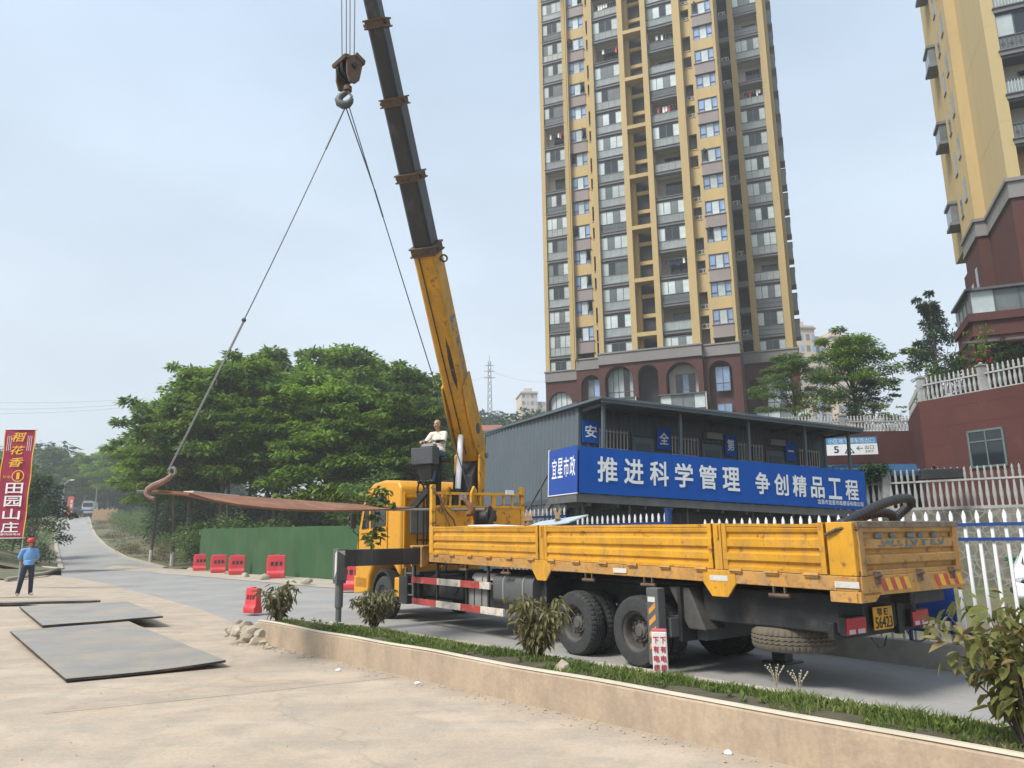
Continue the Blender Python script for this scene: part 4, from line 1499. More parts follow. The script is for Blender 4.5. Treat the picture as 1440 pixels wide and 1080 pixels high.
# rear outriggers
m = MB()
m.bx(-0.1, 2.3, 2.78, 3.02, Z0 + 0.26, Z0 + 0.52)
m.bx(0.36, 2.05, 2.55, 3.05, Z0 + 0.20, Z0 + 0.58)
m.bx(0.75, 0.9, 2.6, 3.0, Z0 + 0.58, Z0 + 0.95)
m.bx(1.5, 1.65, 2.6, 3.0, Z0 + 0.58, Z0 + 0.95)
m.build('rear_outrigger_beam', M_DGREY, truck, bevel=0.012)
for x in (-0.24, 2.02):
    m = MB()
    if x < 0:
        m.bx(x - 0.07, x + 0.08, 2.80, 3.02, Z0 - 0.10, Z0 + 0.93)
        m.tube([(x, 2.9, 0.03), (x, 2.9, Z0 - 0.05)], 0.07, 12)
    else:
        m.bx(x - 0.11, x + 0.13, 2.42, 2.74, Z0 - 0.02, Z0 + 0.75)
        m.bx(x - 0.2, x + 0.22, 2.36, 2.8, -0.0, 0.03)
        m.bx(x - 0.09, x + 0.1, 2.46, 2.7, 0.03, Z0 + 0.1)
    lg = m.build('rear_outrigger_leg', M_DGREY, truck, bevel=0.012)
    if x < 0:
        m = MB()
        for i in range(4):
            z = Z0 + 0.10 + i * 0.155
            m.add([(x - 0.073, 2.98, z), (x - 0.073, 2.85, z + 0.10), (x - 0.073, 2.85, z + 0.175), (x - 0.073, 2.98, z + 0.075)], [(0, 1, 2, 3)])
        m.split('warning_stripe', M_ORNG, lg)
        m = MB()
        m.add([(x - 0.073, 2.99, Z0 + 0.74), (x - 0.073, 2.85, Z0 + 0.74), (x - 0.073, 2.85, Z0 + 0.81), (x - 0.073, 2.99, Z0 + 0.81)], [(0, 1, 2, 3)])
        m.build('pale_sticker', M_OFFW, lg)

# crane --------------------------------------------------------------------------
CB = TR(10.45, 1.15)
HOOKPL = onz(443, 702, 2.28)               # middle of the hanging plate
HK = ony(488, 152, HOOKPL.y)
bd = Vector((HK.x - CB.x, HK.y - CB.y, 0)).normalized()       # the way the boom leans: towards the apron
bn = Vector((-bd.y, bd.x, 0))                                # its side


def BP(px, py):
    return onpl(px, py, CB, bn)


pa, pb = BP(654, 596), BP(531, 33)
baxis = (pb - pa).normalized()
buv = baxis.cross(bn).normalized()
if buv.z < 0:
    buv = -buv


def along(py):
    """distance along the boom of the place seen at row py"""
    best, bs = 0, 1e9
    for i in range(0, 3200):
        s = i * 0.01 - 3
        q = pa + baxis * s - CP
        y = 540 - CAM_F * q.dot(UP) / q.dot(FW)
        if abs(y - py) < bs:
            best, bs = s, abs(y - py)
    return best


S0, S1, S2, S3, S4 = along(640), along(350), along(248), along(143), along(33)
S5 = S4 + 2.3


def boom_box(m, s0, s1, hw, hd, mi=0, ch=0.05):
    prof = [(-hw + ch, -hd), (hw - ch, -hd), (hw, -hd + ch), (hw, hd - ch), (hw - ch, hd), (-hw + ch, hd), (-hw, hd - ch), (-hw, -hd + ch)]
    m.prism([pa + baxis * s0 + bn * x + buv * y for x, y in prof], baxis * (s1 - s0), mi)


def collar(m, s, hw, hd, th=0.16):
    for ds, g in ((-th / 2, 0.05), (th / 2 - 0.03, 0.05)):
        boom_box(m, s + ds, s + ds + 0.03, hw + g, hd + g, 0, 0.03)
    boom_box(m, s - th / 2, s + th / 2, hw + 0.022, hd + 0.022, 0, 0.03)
    for sx in (-1, 1):
        m.tube([pa + baxis * s + bn * sx * (hw + 0.03) - buv * 0.1, pa + baxis * s + bn * sx * (hw + 0.09) - buv * 0.1], 0.035, 8)


BSEC = [('boom_base_section', S0, S1, 0.245, 0.31, M_YEL), ('boom_section', S1, S2, 0.215, 0.275, M_BOOMD), ('boom_section', S2, S3, 0.19, 0.24, M_BOOMD), ('boom_section', S3, S4, 0.165, 0.21, M_BOOMD), ('boom_section', S4, S5, 0.14, 0.175, M_BOOMD)]
for i, (nm, s0, s1, hw, hd, mm) in enumerate(BSEC):
    m = MB()
    boom_box(m, s0, s1, hw, hd)
    sec = m.build(nm, mm, truck, inv=TINV, bevel=0.008)
    if i == 0:
        m = MB()
        for s in (s0 + 0.6, s0 + 1.5, s0 + 2.4):
            boom_box(m, s, s + 0.02, hw + 0.004, hd + 0.004, 0, 0.045)
        m.split('weld_seam', M_YELD, sec, inv=TINV)
        m = MB()
        m.tube([pa + baxis * (s0 + 0.2) - buv * (hd + 0.02) - bn * 0.02, pa + baxis * (s1 - 0.1) - buv * (hd + 0.02) - bn * 0.10], 0.012, 6)
        m.build('boom_cable', M_INK, sec, inv=TINV)
        m = MB()
        side = bn if bn.x > 0 else -bn
        fx = lambda x, y: pa + baxis * x + side * (hw + 0.004) + buv * y * (1 if side.dot(baxis.cross(buv)) > 0 else -1) * -1
        letters(m, '随车起重', lambda x, y: pa + baxis * (s0 + 2.0 + x) + side * (hw + 0.005) + buv * (-y), 0.0, 1.1, -0.16, 0.06, 0.0)
        letters(m, 'M', lambda x, y: pa + baxis * (s0 + 3.3 + x) + side * (hw + 0.005) + buv * (-y), 0.0, 0.3, -0.16, 0.12, 0.05)
        m.add([pa + baxis * (s0 + 0.75) + side * (hw + 0.0045) - buv * 0.20, pa + baxis * (s0 + 1.75) + side * (hw + 0.0045) - buv * 0.20, pa + baxis * (s0 + 1.9) + side * (hw + 0.0045) + buv * 0.02, pa + baxis * (s0 + 0.75) + side * (hw + 0.0045) + buv * 0.05], [(0, 1, 2, 3)])
        m.build('boom_decal', M_FADB2, sec, inv=TINV)
        m = MB()
        m.add([pa + baxis * (s0 + a) - buv * (hd + 0.004) + bn * b_ for a, b_ in ((1.9, 0.12), (2.2, 0.16), (2.9, 0.15), (3.25, 0.10), (2.7, 0.05), (2.2, 0.06))], [(0, 1, 2, 3, 4, 5)])
        m.build('grease_stain', M_BOOMD, sec, inv=TINV)
    m = MB()
    if i < 4:
        collar(m, s1, hw, hd, 0.17 if i else 0.2)
        if i == 0:
            sd_ = bn if bn.x > 0 else -bn
            m.lathe([(0.06, -0.02), (0.09, -0.02), (0.09, 0.02), (0.06, 0.02)], pa + baxis * (s1 - 0.25) + sd_ * (hw + 0.1), buv, 14, 0, closed=True)
        m.build('boom_collar', M_RUSTB, sec, inv=TINV)
# root plates of the boom and their pivot
sideR = bn if bn.x > 0 else -bn
for sg in (-1, 1):
    m = MB()
    o0 = pa + sideR * sg * 0.27 - sideR * 0.02
    P2 = lambda s, y: o0 + baxis * s + buv * y
    m.prism([P2(1.1, -0.30), P2(1.25, 0.30), P2(0.2, 0.34), P2(-0.9, 0.30), P2(-1.12, 0.08), P2(-1.0, -0.12), P2(-0.5, -0.34), P2(0.3, -0.40)], sideR * 0.04)
    pl = m.build('boom_root_plate', M_YEL, truck, inv=TINV, bevel=0.006)
    m = MB()
    m.lathe([(0.13, -0.015), (0.13, 0.06), (0.0001, 0.065)], P2(-0.15, 0.02), sideR * (1 if sg > 0 else -1), 20)
    m.build('pivot_boss', M_DGREY, pl, inv=TINV)
# column, turntable, side cheeks
PIV = pa + baxis * -0.95 + buv * 0.1
zb = ROADZ + 1.3
m = MB()
m.lathe([(0.62, 0.0), (0.62, 0.12), (0.5, 0.16), (0.46, 0.3), (0.42, 0.34), (0.42, 0.6)], (CB.x, CB.y, zb), (0, 0, 1), 32)
m.build('crane_turntable', M_BLK, truck, inv=TINV, smooth=True, ang=30)
cq = lambda a, s, z: CB + bd * a + sideR * s + Vector((0, 0, z))
m = MB()
m.hexa([cq(-0.28, -0.26, zb + 0.5), cq(0.28, -0.26, zb + 0.5), cq(0.28, 0.26, zb + 0.5), cq(-0.28, 0.26, zb + 0.5), cq(-0.34, -0.24, PIV.z - 0.1), cq(0.14, -0.24, PIV.z - 0.55), cq(0.14, 0.24, PIV.z - 0.55), cq(-0.34, 0.24, PIV.z - 0.1)])
m.build('crane_column', M_BLK, truck, inv=TINV, bevel=0.015)
for sg in (-1, 1):
    m = MB()
    pts = [cq(a, sg * 0.30, z) for a, z in ((-0.30, zb + 0.45), (0.42, zb + 0.45), (0.40, zb + 1.0), (0.52, zb + 1.35), (0.50, zb + 1.62), (0.30, zb + 1.78), (0.12, zb + 1.70), (0.10, zb + 1.45), (-0.05, zb + 1.35), (-0.1, PIV.z - 0.05), (-0.38, PIV.z + 0.1), (-0.55, PIV.z - 0.1))]
    m.prism(pts, sideR * 0.05)
    m.build('column_cheek', M_YELR, truck, inv=TINV, bevel=0.008)
m = MB()
m.tube([PIV - sideR * 0.36, PIV + sideR * 0.36], 0.07, 14)
m.tube([cq(0.38, -0.34, zb + 1.5), cq(0.38, 0.34, zb + 1.5)], 0.055, 12)
m.split('pivot_pin', M_GREYS, truck, inv=TINV, smooth=True)
m = MB()
lu0 = cq(0.55, -0.06, zb + 0.30)
lu1 = pa + baxis * -0.15 - buv * 0.30 - sideR * 0.05
ld = (lu1 - lu0)
m.tube([lu0, lu0 + ld * 0.52], 0.115, 16)
m.lathe([(0.13, -0.05), (0.13, 0.05)], lu0 + ld * 0.5, ld.normalized(), 16)
m.build('luffing_cylinder', M_BLK, truck, inv=TINV, smooth=True)
m = MB()
m.tube([lu0 + ld * 0.5, lu1], 0.068, 16)
m.build('cylinder_rod', M_WHITE, truck, inv=TINV, smooth=True)
m = MB()
m.tube([cq(0.12, 0.36, zb + 1.05), cq(0.12, 0.66, zb + 1.05)], 0.21, 20)
m.lathe([(0.27, -0.02), (0.27, 0.02)], cq(0.12, 0.40, zb + 1.05), sideR, 24)
m.lathe([(0.27, -0.02), (0.27, 0.02)], cq(0.12, 0.66, zb + 1.05), sideR, 24)
m.tube([cq(0.12, 0.66, zb + 1.05), cq(0.12, 0.80, zb + 1.05)], 0.09, 12)
for k in range(5):
    m.tube([cq(0.2, 0.72, zb + 1.1 + 0.03 * k), cq(0.35, 0.8 + 0.02 * k, zb + 1.2), cq(0.4, 0.72, zb + 0.9 - 0.05 * k), cq(0.3, 0.5, zb + 0.6)], 0.018, 6)
m.build('winch', M_BLK, truck, inv=TINV, smooth=True)
m = MB()
for k in range(6):
    s = -0.2 + 0.08 * k
    m.tube([cq(0.3, s, zb + 0.3), cq(0.5, s - 0.02, zb + 0.6 + 0.05 * k), cq(0.42, s * 0.8, zb + 1.1), cq(0.3, s * 0.7, zb + 1.6)], 0.022, 6)
m.build('hydraulic_hose', M_HOSE, truck, inv=TINV)
# operator's station: post, seat, control box, footrest
OP = TR(10.55, 0.50)
of = (Vector((0, 0, 0)) - Vector((OP.x, OP.y, 0)))
of = (of.normalized() + Vector((-0.62, 0, 0))).normalized()           # the operator faces the apron, a little to the left
os_ = Vector((-of.y, of.x, 0))                                        # his left


def OPt(f, l, z):
    return Vector((OP.x, OP.y, 0)) + of * f + os_ * l + Vector((0, 0, z))


SEATZ = 3.50
m = MB()
m.beam(OPt(0.05, -0.05, 1.6), OPt(0.0, 0, SEATZ - 0.1), 0.12, 0.12, upv=of)
m.beam(OPt(0.0, -0.75, 2.35), OPt(0, 0.0, SEATZ - 0.45), 0.10, 0.14)
m.beam(OPt(0.0, 0, SEATZ - 0.42), OPt(0.62, 0, SEATZ - 0.62), 0.10, 0.08)
m.hexa([OPt(0.15, -0.12, SEATZ - 0.66), OPt(0.52, -0.12, SEATZ - 0.66), OPt(0.52, 0.12, SEATZ - 0.66), OPt(0.15, 0.12, SEATZ - 0.66), OPt(0.40, -0.22, SEATZ - 0.22), OPt(0.64, -0.22, SEATZ - 0.22), OPt(0.64, 0.22, SEATZ - 0.22), OPt(0.40, 0.22, SEATZ - 0.22)])
for k in range(5):
    m.tube([OPt(0.3, -0.2 + 0.1 * k, SEATZ - 0.3), OPt(0.25, -0.1 + 0.06 * k, SEATZ - 0.9), OPt(0.1, -0.2, SEATZ - 1.4), OPt(0.05, -0.3, 1.7)], 0.02, 6)
m.build('operator_post', M_BLK, truck, inv=TINV)
m = MB()
m.hexa([OPt(-0.2, -0.22, SEATZ - 0.1), OPt(0.22, -0.22, SEATZ - 0.1), OPt(0.22, 0.22, SEATZ - 0.1), OPt(-0.2, 0.22, SEATZ - 0.1), OPt(-0.2, -0.22, SEATZ), OPt(0.22, -0.22, SEATZ), OPt(0.22, 0.22, SEATZ), OPt(-0.2, 0.22, SEATZ)])
m.build('seat', M_BLK, truck, inv=TINV, bevel=0.03)
m = MB()
m.hexa([OPt(0.42, -0.29, SEATZ - 0.20), OPt(0.70, -0.29, SEATZ - 0.20), OPt(0.70, 0.29, SEATZ - 0.20), OPt(0.42, 0.29, SEATZ - 0.20), OPt(0.42, -0.30, SEATZ + 0.20), OPt(0.72, -0.30, SEATZ + 0.18), OPt(0.72, 0.30, SEATZ + 0.18), OPt(0.42, 0.30, SEATZ + 0.20)])
cbx = m.build('control_box', mat('black_canvas_cover', (0.06, 0.066, 0.072), 0.75, 0.25, 3, bump=0.25, bscale=9), truck, inv=TINV, bevel=0.02)
m = MB()
for k in range(6):
    l = -0.12 + 0.075 * k
    m.tube([OPt(0.56, l, SEATZ + 0.18), OPt(0.53, l, SEATZ + 0.33)], 0.010, 6)
    m.ball(OPt(0.53, l, SEATZ + 0.34), 0.019, 8, 6)
m.build('control_lever', M_GREYS, cbx, inv=TINV)
m = MB()
m.hexa([OPt(0.46, -0.05, SEATZ + 0.2), OPt(0.66, -0.05, SEATZ + 0.2), OPt(0.66, 0.28, SEATZ + 0.2), OPt(0.46, 0.28, SEATZ + 0.2), OPt(0.48, -0.03, SEATZ + 0.27), OPt(0.64, -0.03, SEATZ + 0.27), OPt(0.64, 0.26, SEATZ + 0.27), OPt(0.48, 0.26, SEATZ + 0.27)])
m.build('lever_plate', M_GREYS, cbx, inv=TINV, bevel=0.01)

# hoist ropes, hook block, slings, hanging plate -------------------------------------
tipY = HK.y - 0.35
blk_top = ony(489, 84, HK.y)
for i, (pxa, pxb) in enumerate(((481, 479), (487, 487), (492, 492.5), (498, 500.5))):
    a = ony(pxa, 84, HK.y + (0.06 if i % 2 else -0.06))
    b_ = ony(pxb, -150, HK.y + (0.06 if i % 2 else -0.06))
    m = MB()
    m.tube([a, b_], 0.011, 6)
    o = m.build('hoist_rope', M_ROPE)
    tag(o, ('outer left', 'inner left', 'inner right', 'outer right')[i] + ' of the four hoist ropes above the hook block', 'rope', 'hoist ropes')
SC_ = HK.y / CAM_F        # metres per photo pixel at the hook
hc = ony(489, 102, HK.y)
hb_ = thing('hook_block', 'rusty brown crane hook block hanging on four ropes', 'crane hook', hc, 0.75)
e1 = Vector((1, 0, 0))
e2 = Vector((0, 0, 1))
q = lambda x, y, d: Vector((x * SC_, d, -y * SC_))
for d in (-0.20, 0.16):
    m = MB()
    m.prism([q(-12, -16, d), q(-4, -20, d), (q(6, -26, d)), q(16, -18, d), q(15, -4, d), q(11, 18, d), q(4, 26, d), q(-6, 26, d), q(-11, 12, d)], (0, 0.04, 0))
    m.build('cheek_plate', M_RUSTB, hb_, bevel=0.006)
m = MB()
for d in (-0.09, 0.05):
    m.lathe([(0.15, -0.03), (0.19, -0.035), (0.19, -0.02), (0.155, 0.0), (0.19, 0.02), (0.19, 0.035), (0.15, 0.03)], q(1, -3, d + 0.02), (0, 1, 0), 24)
m.tube([q(1, -3, -0.24), q(1, -3, 0.24)], 0.05, 12)
m.build('sheave', M_BLK, hb_, smooth=True)
m = MB()
m.prism([q(-18, -15, -0.22), q(-10, -18, -0.22), q(-8, -12, -0.22), q(-16, -10, -0.22)], (0, 0.44, 0))
m.prism([q(4, -28, -0.22), q(20, -20, -0.22), q(19, -13, -0.22), q(2, -21, -0.22)], (0, 0.44, 0))
m.tube([q(0, 26, -0.02), q(0, 33, -0.02)], 0.075, 12)
m.split('rope_guard', M_RUSTB, hb_)
m = MB()
hp = [(2, 28, .055), (2, 34, .055), (-1, 36, .06), (-8, 41, .072), (-11, 48, .08), (-9, 53, .088), (-3, 56.5, .092), (4, 55, .082), (8, 50, .066), (9, 46, .05), (8.5, 43, .022)]
m.tube([q(x - 2, y, 0.0) for x, y, r in hp], [r * 0.85 for x, y, r in hp], 10)
m.build('hook', M_DGREY, hb_, smooth=True).rotation_euler = (0, 0, -0.75)
m = MB()
m.tube([q(2, 35, -0.03), q(9, 44, -0.03)], 0.02, 6)
m.build('safety_latch', M_GREYS, hb_).rotation_euler = (0, 0, -0.75)

PZ = 2.28
HKB = ony(487, 152, HK.y)
cl = onz(238, 668, PZ + 0.0)
cl = ony(236, 662, onz(222, 692, PZ).y)
for i, (a, b_, lab) in enumerate(((HKB + Vector((-0.02, 0, 0.02)), cl, 'left steel wire sling running from the hook down to the hooked clamp'), (HKB + Vector((0.05, 0, 0.02)), onz(660, 704, PZ) + Vector((0, 0, 0.16)), 'right steel wire sling running from the hook down behind the boom'))):
    m = MB()
    n = 14
    pts = []
    for k in range(n + 1):
        u = k / n
        p = a.lerp(b_, u)
        p.z -= 0.10 * sin(pi * u) * (1 if i == 0 else 0.4)
        pts.append(p)
    m.tube(pts, 0.010, 6)
    if i == 0:
        m.tube([p + Vector((0.02, 0, 0.01)) for p in pts[9:]], 0.009, 6)
        m.tube(pts[:3], 0.016, 6)
        m.ball(pts[9], 0.035, 8, 6)
    else:
        m.tube([pts[0] + Vector((-0.06, 0, 0)), pts[3]], 0.012, 6)
        m.tube(pts[3:5], 0.016, 6)
    tag(m.build('wire_sling', M_ROPE, smooth=True), lab, 'sling', 'slings under the hook')
# lifting clamps
SP = onz(222, 692, PZ).y / CAM_F
c0 = onz(222, 692, PZ)
m = MB()
q2 = lambda x, y, d: c0 + Vector(((x - 222) * SP, d, -(y - 692) * SP))
hp = [(240, 668, .05), (234, 674, .068), (225, 679, .082), (216, 683, .088), (209, 688, .085), (207, 694, .075), (211, 699, .065), (218, 701, .05)]
m.tube([q2(x, y, 0.0) for x, y, r in hp], [r * 0.5 for x, y, r in hp], 10)
m.v = [(v[0], c0.y + (v[1] - c0.y) * 1.5, v[2]) for v in m.v]
cp = m.build('lifting_clamp', mat('pinkish_rusty_iron', (0.23, 0.15, 0.125), 0.8, 0.25, 6, bump=0.2, bscale=30), smooth=True)
m = MB()
m.lathe([(0.035, -0.014), (0.06, -0.014), (0.06, 0.014), (0.035, 0.014)], q2(240, 663, 0), (0.3, 1, 0.2), 16, 0, closed=True)
m.build('shackle', M_GREYS, cp, smooth=True)
tag(cp, 'pale rusty hooked lifting clamp gripping the left end of the hanging plate', 'lifting clamp')
c1 = onz(661, 716, PZ)
q3 = lambda x, y, d: c1 + Vector(((x - 661) * c1.y / CAM_F, d, -(y - 716) * c1.y / CAM_F))
m = MB()
m.tube([q3(652, 702, 0), q3(658, 708, 0), q3(664, 715, 0), q3(662, 722, 0), q3(656, 723, 0)], [0.04, 0.06, 0.085, 0.08, 0.05], 10)
cp = m.build('lifting_clamp', M_RUSTP, smooth=True)
m = MB()
m.lathe([(0.04, -0.018), (0.08, -0.018), (0.08, 0.018), (0.04, 0.018)], q3(652, 699, 0), (0.3, 1, 0.2), 16, 0, closed=True)
m.build('shackle', M_GREYS, cp, smooth=True)
tag(cp, 'orange-brown lifting clamp at the right end of the load above the truck bed', 'lifting clamp')
# the plate itself, seen almost edge-on from below
eL, eR = onz(214, 693, PZ), onz(548, 715, PZ)
pd = (eR - eL).normalized()
pside = Vector((-pd.y, pd.x, 0))
if pside.y > 0:
    pside = -pside
pw = 1.25
m = MB()
n = 14
rows_ = []
for i in range(n + 1):
    u = i / n
    wv = pw * (0.55 + 0.45 * sin(pi * min(u * 1.1 + 0.1, 1)))
    row = []
    for j in range(5):
        v_ = j / 4
        p = eL.lerp(eR, u) + pside * v_ * 0.6 + Vector((0, 0, 0.012 - (0.06 + 0.15 * sin(pi * u ** 0.7) ** 0.9 - 0.035 * u) * v_))
        row.append(p)
    rows_.append(row)
top = [[p + Vector((0, 0, 0.03)) for p in r] for r in rows_]
m.sheet(rows_)
m.sheet(top)
ring = lambda g: g[0] + [r[-1] for r in g[1:]] + g[-1][-2::-1] + [r[0] for r in g[-2:0:-1]]
a_, b_ = ring(rows_), ring(top)
k = len(a_)
m.add(a_ + b_, [(i, (i + 1) % k, (i + 1) % k + k, i + k) for i in range(k)])
o = m.build('hanging_plate', mat('red_brown_rust_plate', (0.20, 0.085, 0.045), 0.8, 0.2, 1.5, bump=0.15, bscale=12, col2=(0.30, 0.17, 0.09), thr=0.6, scale2=2), weld=True)
tag(o, 'long rusty steel plate hanging level from the crane in front of the cab', 'steel plate')
m = MB()
m.tube([onz(192, 691, PZ + 0.02), onz(214, 692, PZ + 0.012), onz(400, 706, PZ + 0.02), onz(545, 716.5, PZ + 0.01), onz(681, 716.5, PZ)], [0.02, 0.02, 0.02, 0.03, 0.03], 8)
tag(m.build('steel_bar', M_GREYS, smooth=True), 'long thin pale steel bar sticking out past both ends of the hanging plate', 'bar')
m = MB()
a, b_ = onz(265, 692, PZ + 0.05), onz(330, 698, PZ + 0.05)
m.beam(a, b_, 0.16, 0.03)
tag(m.build('timber_board', M_OFFW, bevel=0.005), 'pale flat board lying on the left half of the hanging plate', 'board')
m = MB()
a, b_ = onz(420, 705, PZ + 0.055), onz(462, 708, PZ + 0.055)
m.beam(a, b_, 0.15, 0.03)
tag(m.build('timber_board', M_WOOD, bevel=0.005), 'brown board lying on the right half of the hanging plate', 'board')

# things lying in the bed ----------------------------------------------------------------
def bedp(w_, t, dz=0.19):
    return truck.location + TV * w_ + TU * t + Vector((0, 0, bz(t, dz)))


m = MB()


def loop_path(keys, n):
    out = []
    for i in range(n):
        u = i / (n - 1) * (len(keys) - 1)
        k = min(int(u), len(keys) - 2)
        f = u - k
        P = [Vector(keys[max(min(k + d, len(keys) - 1), 0)]) for d in (-1, 0, 1, 2)]
        out.append(0.5 * ((2 * P[1]) + (P[2] - P[0]) * f + (2 * P[0] - 5 * P[1] + 4 * P[2] - P[3]) * f * f + (3 * P[1] - P[0] - 3 * P[2] + P[3]) * f ** 3))
    return out


for keys in ([bedp(w_, t, dz) for w_, t, dz in ((0.5, 0.8, 0.3), (0.62, 0.6, 0.70), (1.05, 0.5, 0.90), (1.6, 0.48, 1.05), (2.15, 0.5, 1.12), (2.46, 0.6, 1.06), (2.44, 0.8, 0.88), (2.1, 0.9, 0.6), (1.5, 1.1, 0.4), (0.8, 1.4, 0.3))],
             [bedp(w_, t, dz) for w_, t, dz in ((0.8, 1.2, 0.3), (0.95, 0.9, 0.70), (1.4, 0.75, 0.86), (1.9, 0.7, 0.93), (2.22, 0.75, 0.86), (2.2, 1.0, 0.6), (1.7, 1.3, 0.36), (1.0, 1.7, 0.3))]):
    pts = loop_path(keys, 210)
    m.tube(pts, [0.056 + (0.008 if i % 3 == 0 else 0.0) for i in range(210)], 10)
tag(m.build('corrugated_hose', M_HOSE, smooth=True), 'coiled black corrugated hose piled in the tail of the truck bed', 'hose')


def trestle(w_, t, rz, label, k=1.0):
    r = thing('sawhorse', label, 'sawhorse', bedp(w_, t), rz, 'wooden sawhorses in the truck bed')
    for sx in (-0.3, 0.3):
        for sy in (-1, 1):
            m = MB()
            m.beam((sx, sy * 0.30, 0.0), (sx, -sy * 0.07, 1.0 * k), 0.05, 0.05, upv=(1, 0, 0))
            m.build('leg', M_WOOD, r, bevel=0.004)
    m = MB()
    m.beam((-0.42, 0.0, 0.80 * k), (0.42, 0.0, 0.80 * k), 0.09, 0.05)
    m.build('beam', M_WOOD, r, bevel=0.004)


trestle(1.65, 8.6, TRA + 1.1, 'pale wooden sawhorse in the bed close to the headboard', 0.92)
trestle(1.62, 7.5, TRA + 0.9, 'pale wooden sawhorse in the bed farther back from the headboard', 0.95)
for i, (px0, px1, lab) in enumerate(((0, 0, 'white flat panel lying on the front of the truck bed'), (1, 1, 'light blue-grey panel leaning between the sawhorses in the truck bed'))):
    m = MB()
    if i == 0:
        m.hexa([bedp(0.3, 8.9, 0.79), bedp(1.0, 8.9, 0.80), bedp(1.0, 7.6, 0.76), bedp(0.3, 7.6, 0.76), bedp(0.3, 8.9, 0.82), bedp(1.0, 8.9, 0.83), bedp(1.0, 7.6, 0.79), bedp(0.3, 7.6, 0.79)])
    else:
        m.hexa([bedp(1.2, 8.2, 0.72), bedp(1.7, 8.2, 0.86), bedp(1.7, 6.6, 0.98), bedp(1.2, 6.6, 0.84), bedp(1.2, 8.2, 0.75), bedp(1.7, 8.2, 0.89), bedp(1.7, 6.6, 1.01), bedp(1.2, 6.6, 0.87)])
    tag(m.build('panel_board', M_WHITE if i == 0 else mat('pale_blue_panel', (0.42, 0.50, 0.55), 0.5, 0.05, 2), bevel=0.004), lab, 'panel')
# ------------------------------------------------------------------ container site office
OA = radians(24.2)
OR = Vector((cos(OA), sin(OA), 0))
OQ = Vector((-sin(OA), cos(OA), 0))
OO = ony(806, 660, 22.5)
office = thing('site_office', 'two-storey blue-grey container office with a roofed upper walkway', 'site office', (OO.x, OO.y, 0.0))
office.rotation_euler = (0, radians(2.4), OA)


def corr_wall(m, p0, p1, z0, z1, pitch=0.28, depth=0.035, out=(0, -1)):
    """vertical trapezoid corrugation from p0 to p1 (local x, y)"""
    p0, p1 = Vector((p0[0], p0[1], 0)), Vector((p1[0], p1[1], 0))
    d = (p1 - p0)
    ln = d.length
    d.normalize()
    o = Vector((out[0], out[1], 0))
    n = max(2, round(ln / pitch))
    st = ln / n
    prof = []
    for i in range(n):
        for (a, b) in ((0.0, 0.0), (0.30, 0.0), (0.42, 1.0), (0.78, 1.0), (0.90, 0.0)):
            prof.append(p0 + d * (st * (i + a)) + o * depth * b)
    prof.append(p1)
    m.sheet([[p + Vector((0, 0, z0)) for p in prof], [p + Vector((0, 0, z1)) for p in prof]])


WY, X0, X1 = 1.5, 0.87, 11.65
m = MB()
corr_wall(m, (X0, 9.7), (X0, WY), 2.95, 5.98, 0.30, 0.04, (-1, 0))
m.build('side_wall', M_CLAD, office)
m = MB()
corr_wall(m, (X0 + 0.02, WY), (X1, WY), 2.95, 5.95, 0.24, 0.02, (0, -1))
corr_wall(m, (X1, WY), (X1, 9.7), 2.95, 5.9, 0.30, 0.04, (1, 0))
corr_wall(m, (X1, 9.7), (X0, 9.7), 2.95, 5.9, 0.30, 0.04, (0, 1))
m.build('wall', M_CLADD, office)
m = MB()
for (x, y) in ((X0, WY), (X0, 9.7), (X1, WY), (X1, 9.7)):
    m.bx(x - 0.055, x + 0.055, y - 0.055, y + 0.055, 0.0, 6.0)
m.split('corner_post', M_CLAD, office)
m = MB()
m.bx(X0 - 0.06, X0 + 0.04, WY + 0.06, 9.64, 5.95, 6.06)
m.bx(X0 - 0.06, X0 + 0.04, WY + 0.06, 9.64, 2.80, 2.96)
m.split('frame_rail', M_CLADD, office)
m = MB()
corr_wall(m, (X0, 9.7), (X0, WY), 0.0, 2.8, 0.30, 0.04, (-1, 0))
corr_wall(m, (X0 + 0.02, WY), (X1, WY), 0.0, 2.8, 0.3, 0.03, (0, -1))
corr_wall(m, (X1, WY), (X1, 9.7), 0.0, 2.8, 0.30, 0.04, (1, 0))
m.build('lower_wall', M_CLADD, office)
# roof with its canopy over the walkway
m = MB()
m.hexa([(0.62, -0.32, 5.82), (11.75, -0.32, 5.82), (11.75, 9.85, 6.06), (0.80, 9.85, 6.06), (0.62, -0.32, 5.90), (11.75, -0.32, 5.90), (11.75, 9.85, 6.14), (0.80, 9.85, 6.14)])
roof = m.build('roof', M_CLAD, office, bevel=0.01)
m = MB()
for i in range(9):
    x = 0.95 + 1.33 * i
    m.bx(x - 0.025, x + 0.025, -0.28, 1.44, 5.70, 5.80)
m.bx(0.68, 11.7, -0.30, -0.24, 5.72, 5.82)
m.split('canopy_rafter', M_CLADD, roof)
for x in (0.97, 3.89, 6.73, 9.28, 11.40):
    m = MB()
    m.bx(x - 0.045, x + 0.045, 0.08, 0.17, 2.87, 5.74)
    m.build('canopy_post', M_CLAD, office)
m = MB()
m.bx(-0.02, 11.84, 0.0, 1.44, 2.72, 2.86)
m.bx(-0.05, 11.86, -0.06, 0.0, 2.66, 2.90)
m.bx(-0.06, -0.02, -0.06, 1.78, 2.66, 2.90)
m.bx(0.0, 0.84, 1.44, 1.8, 2.72, 2.86)
for x in [0.4 + 1.0 * i for i in range(12)]:
    m.bx(x, x + 0.06, 0.02, 1.42, 2.56, 2.72)
m.build('walkway_deck', M_DGREY, office)
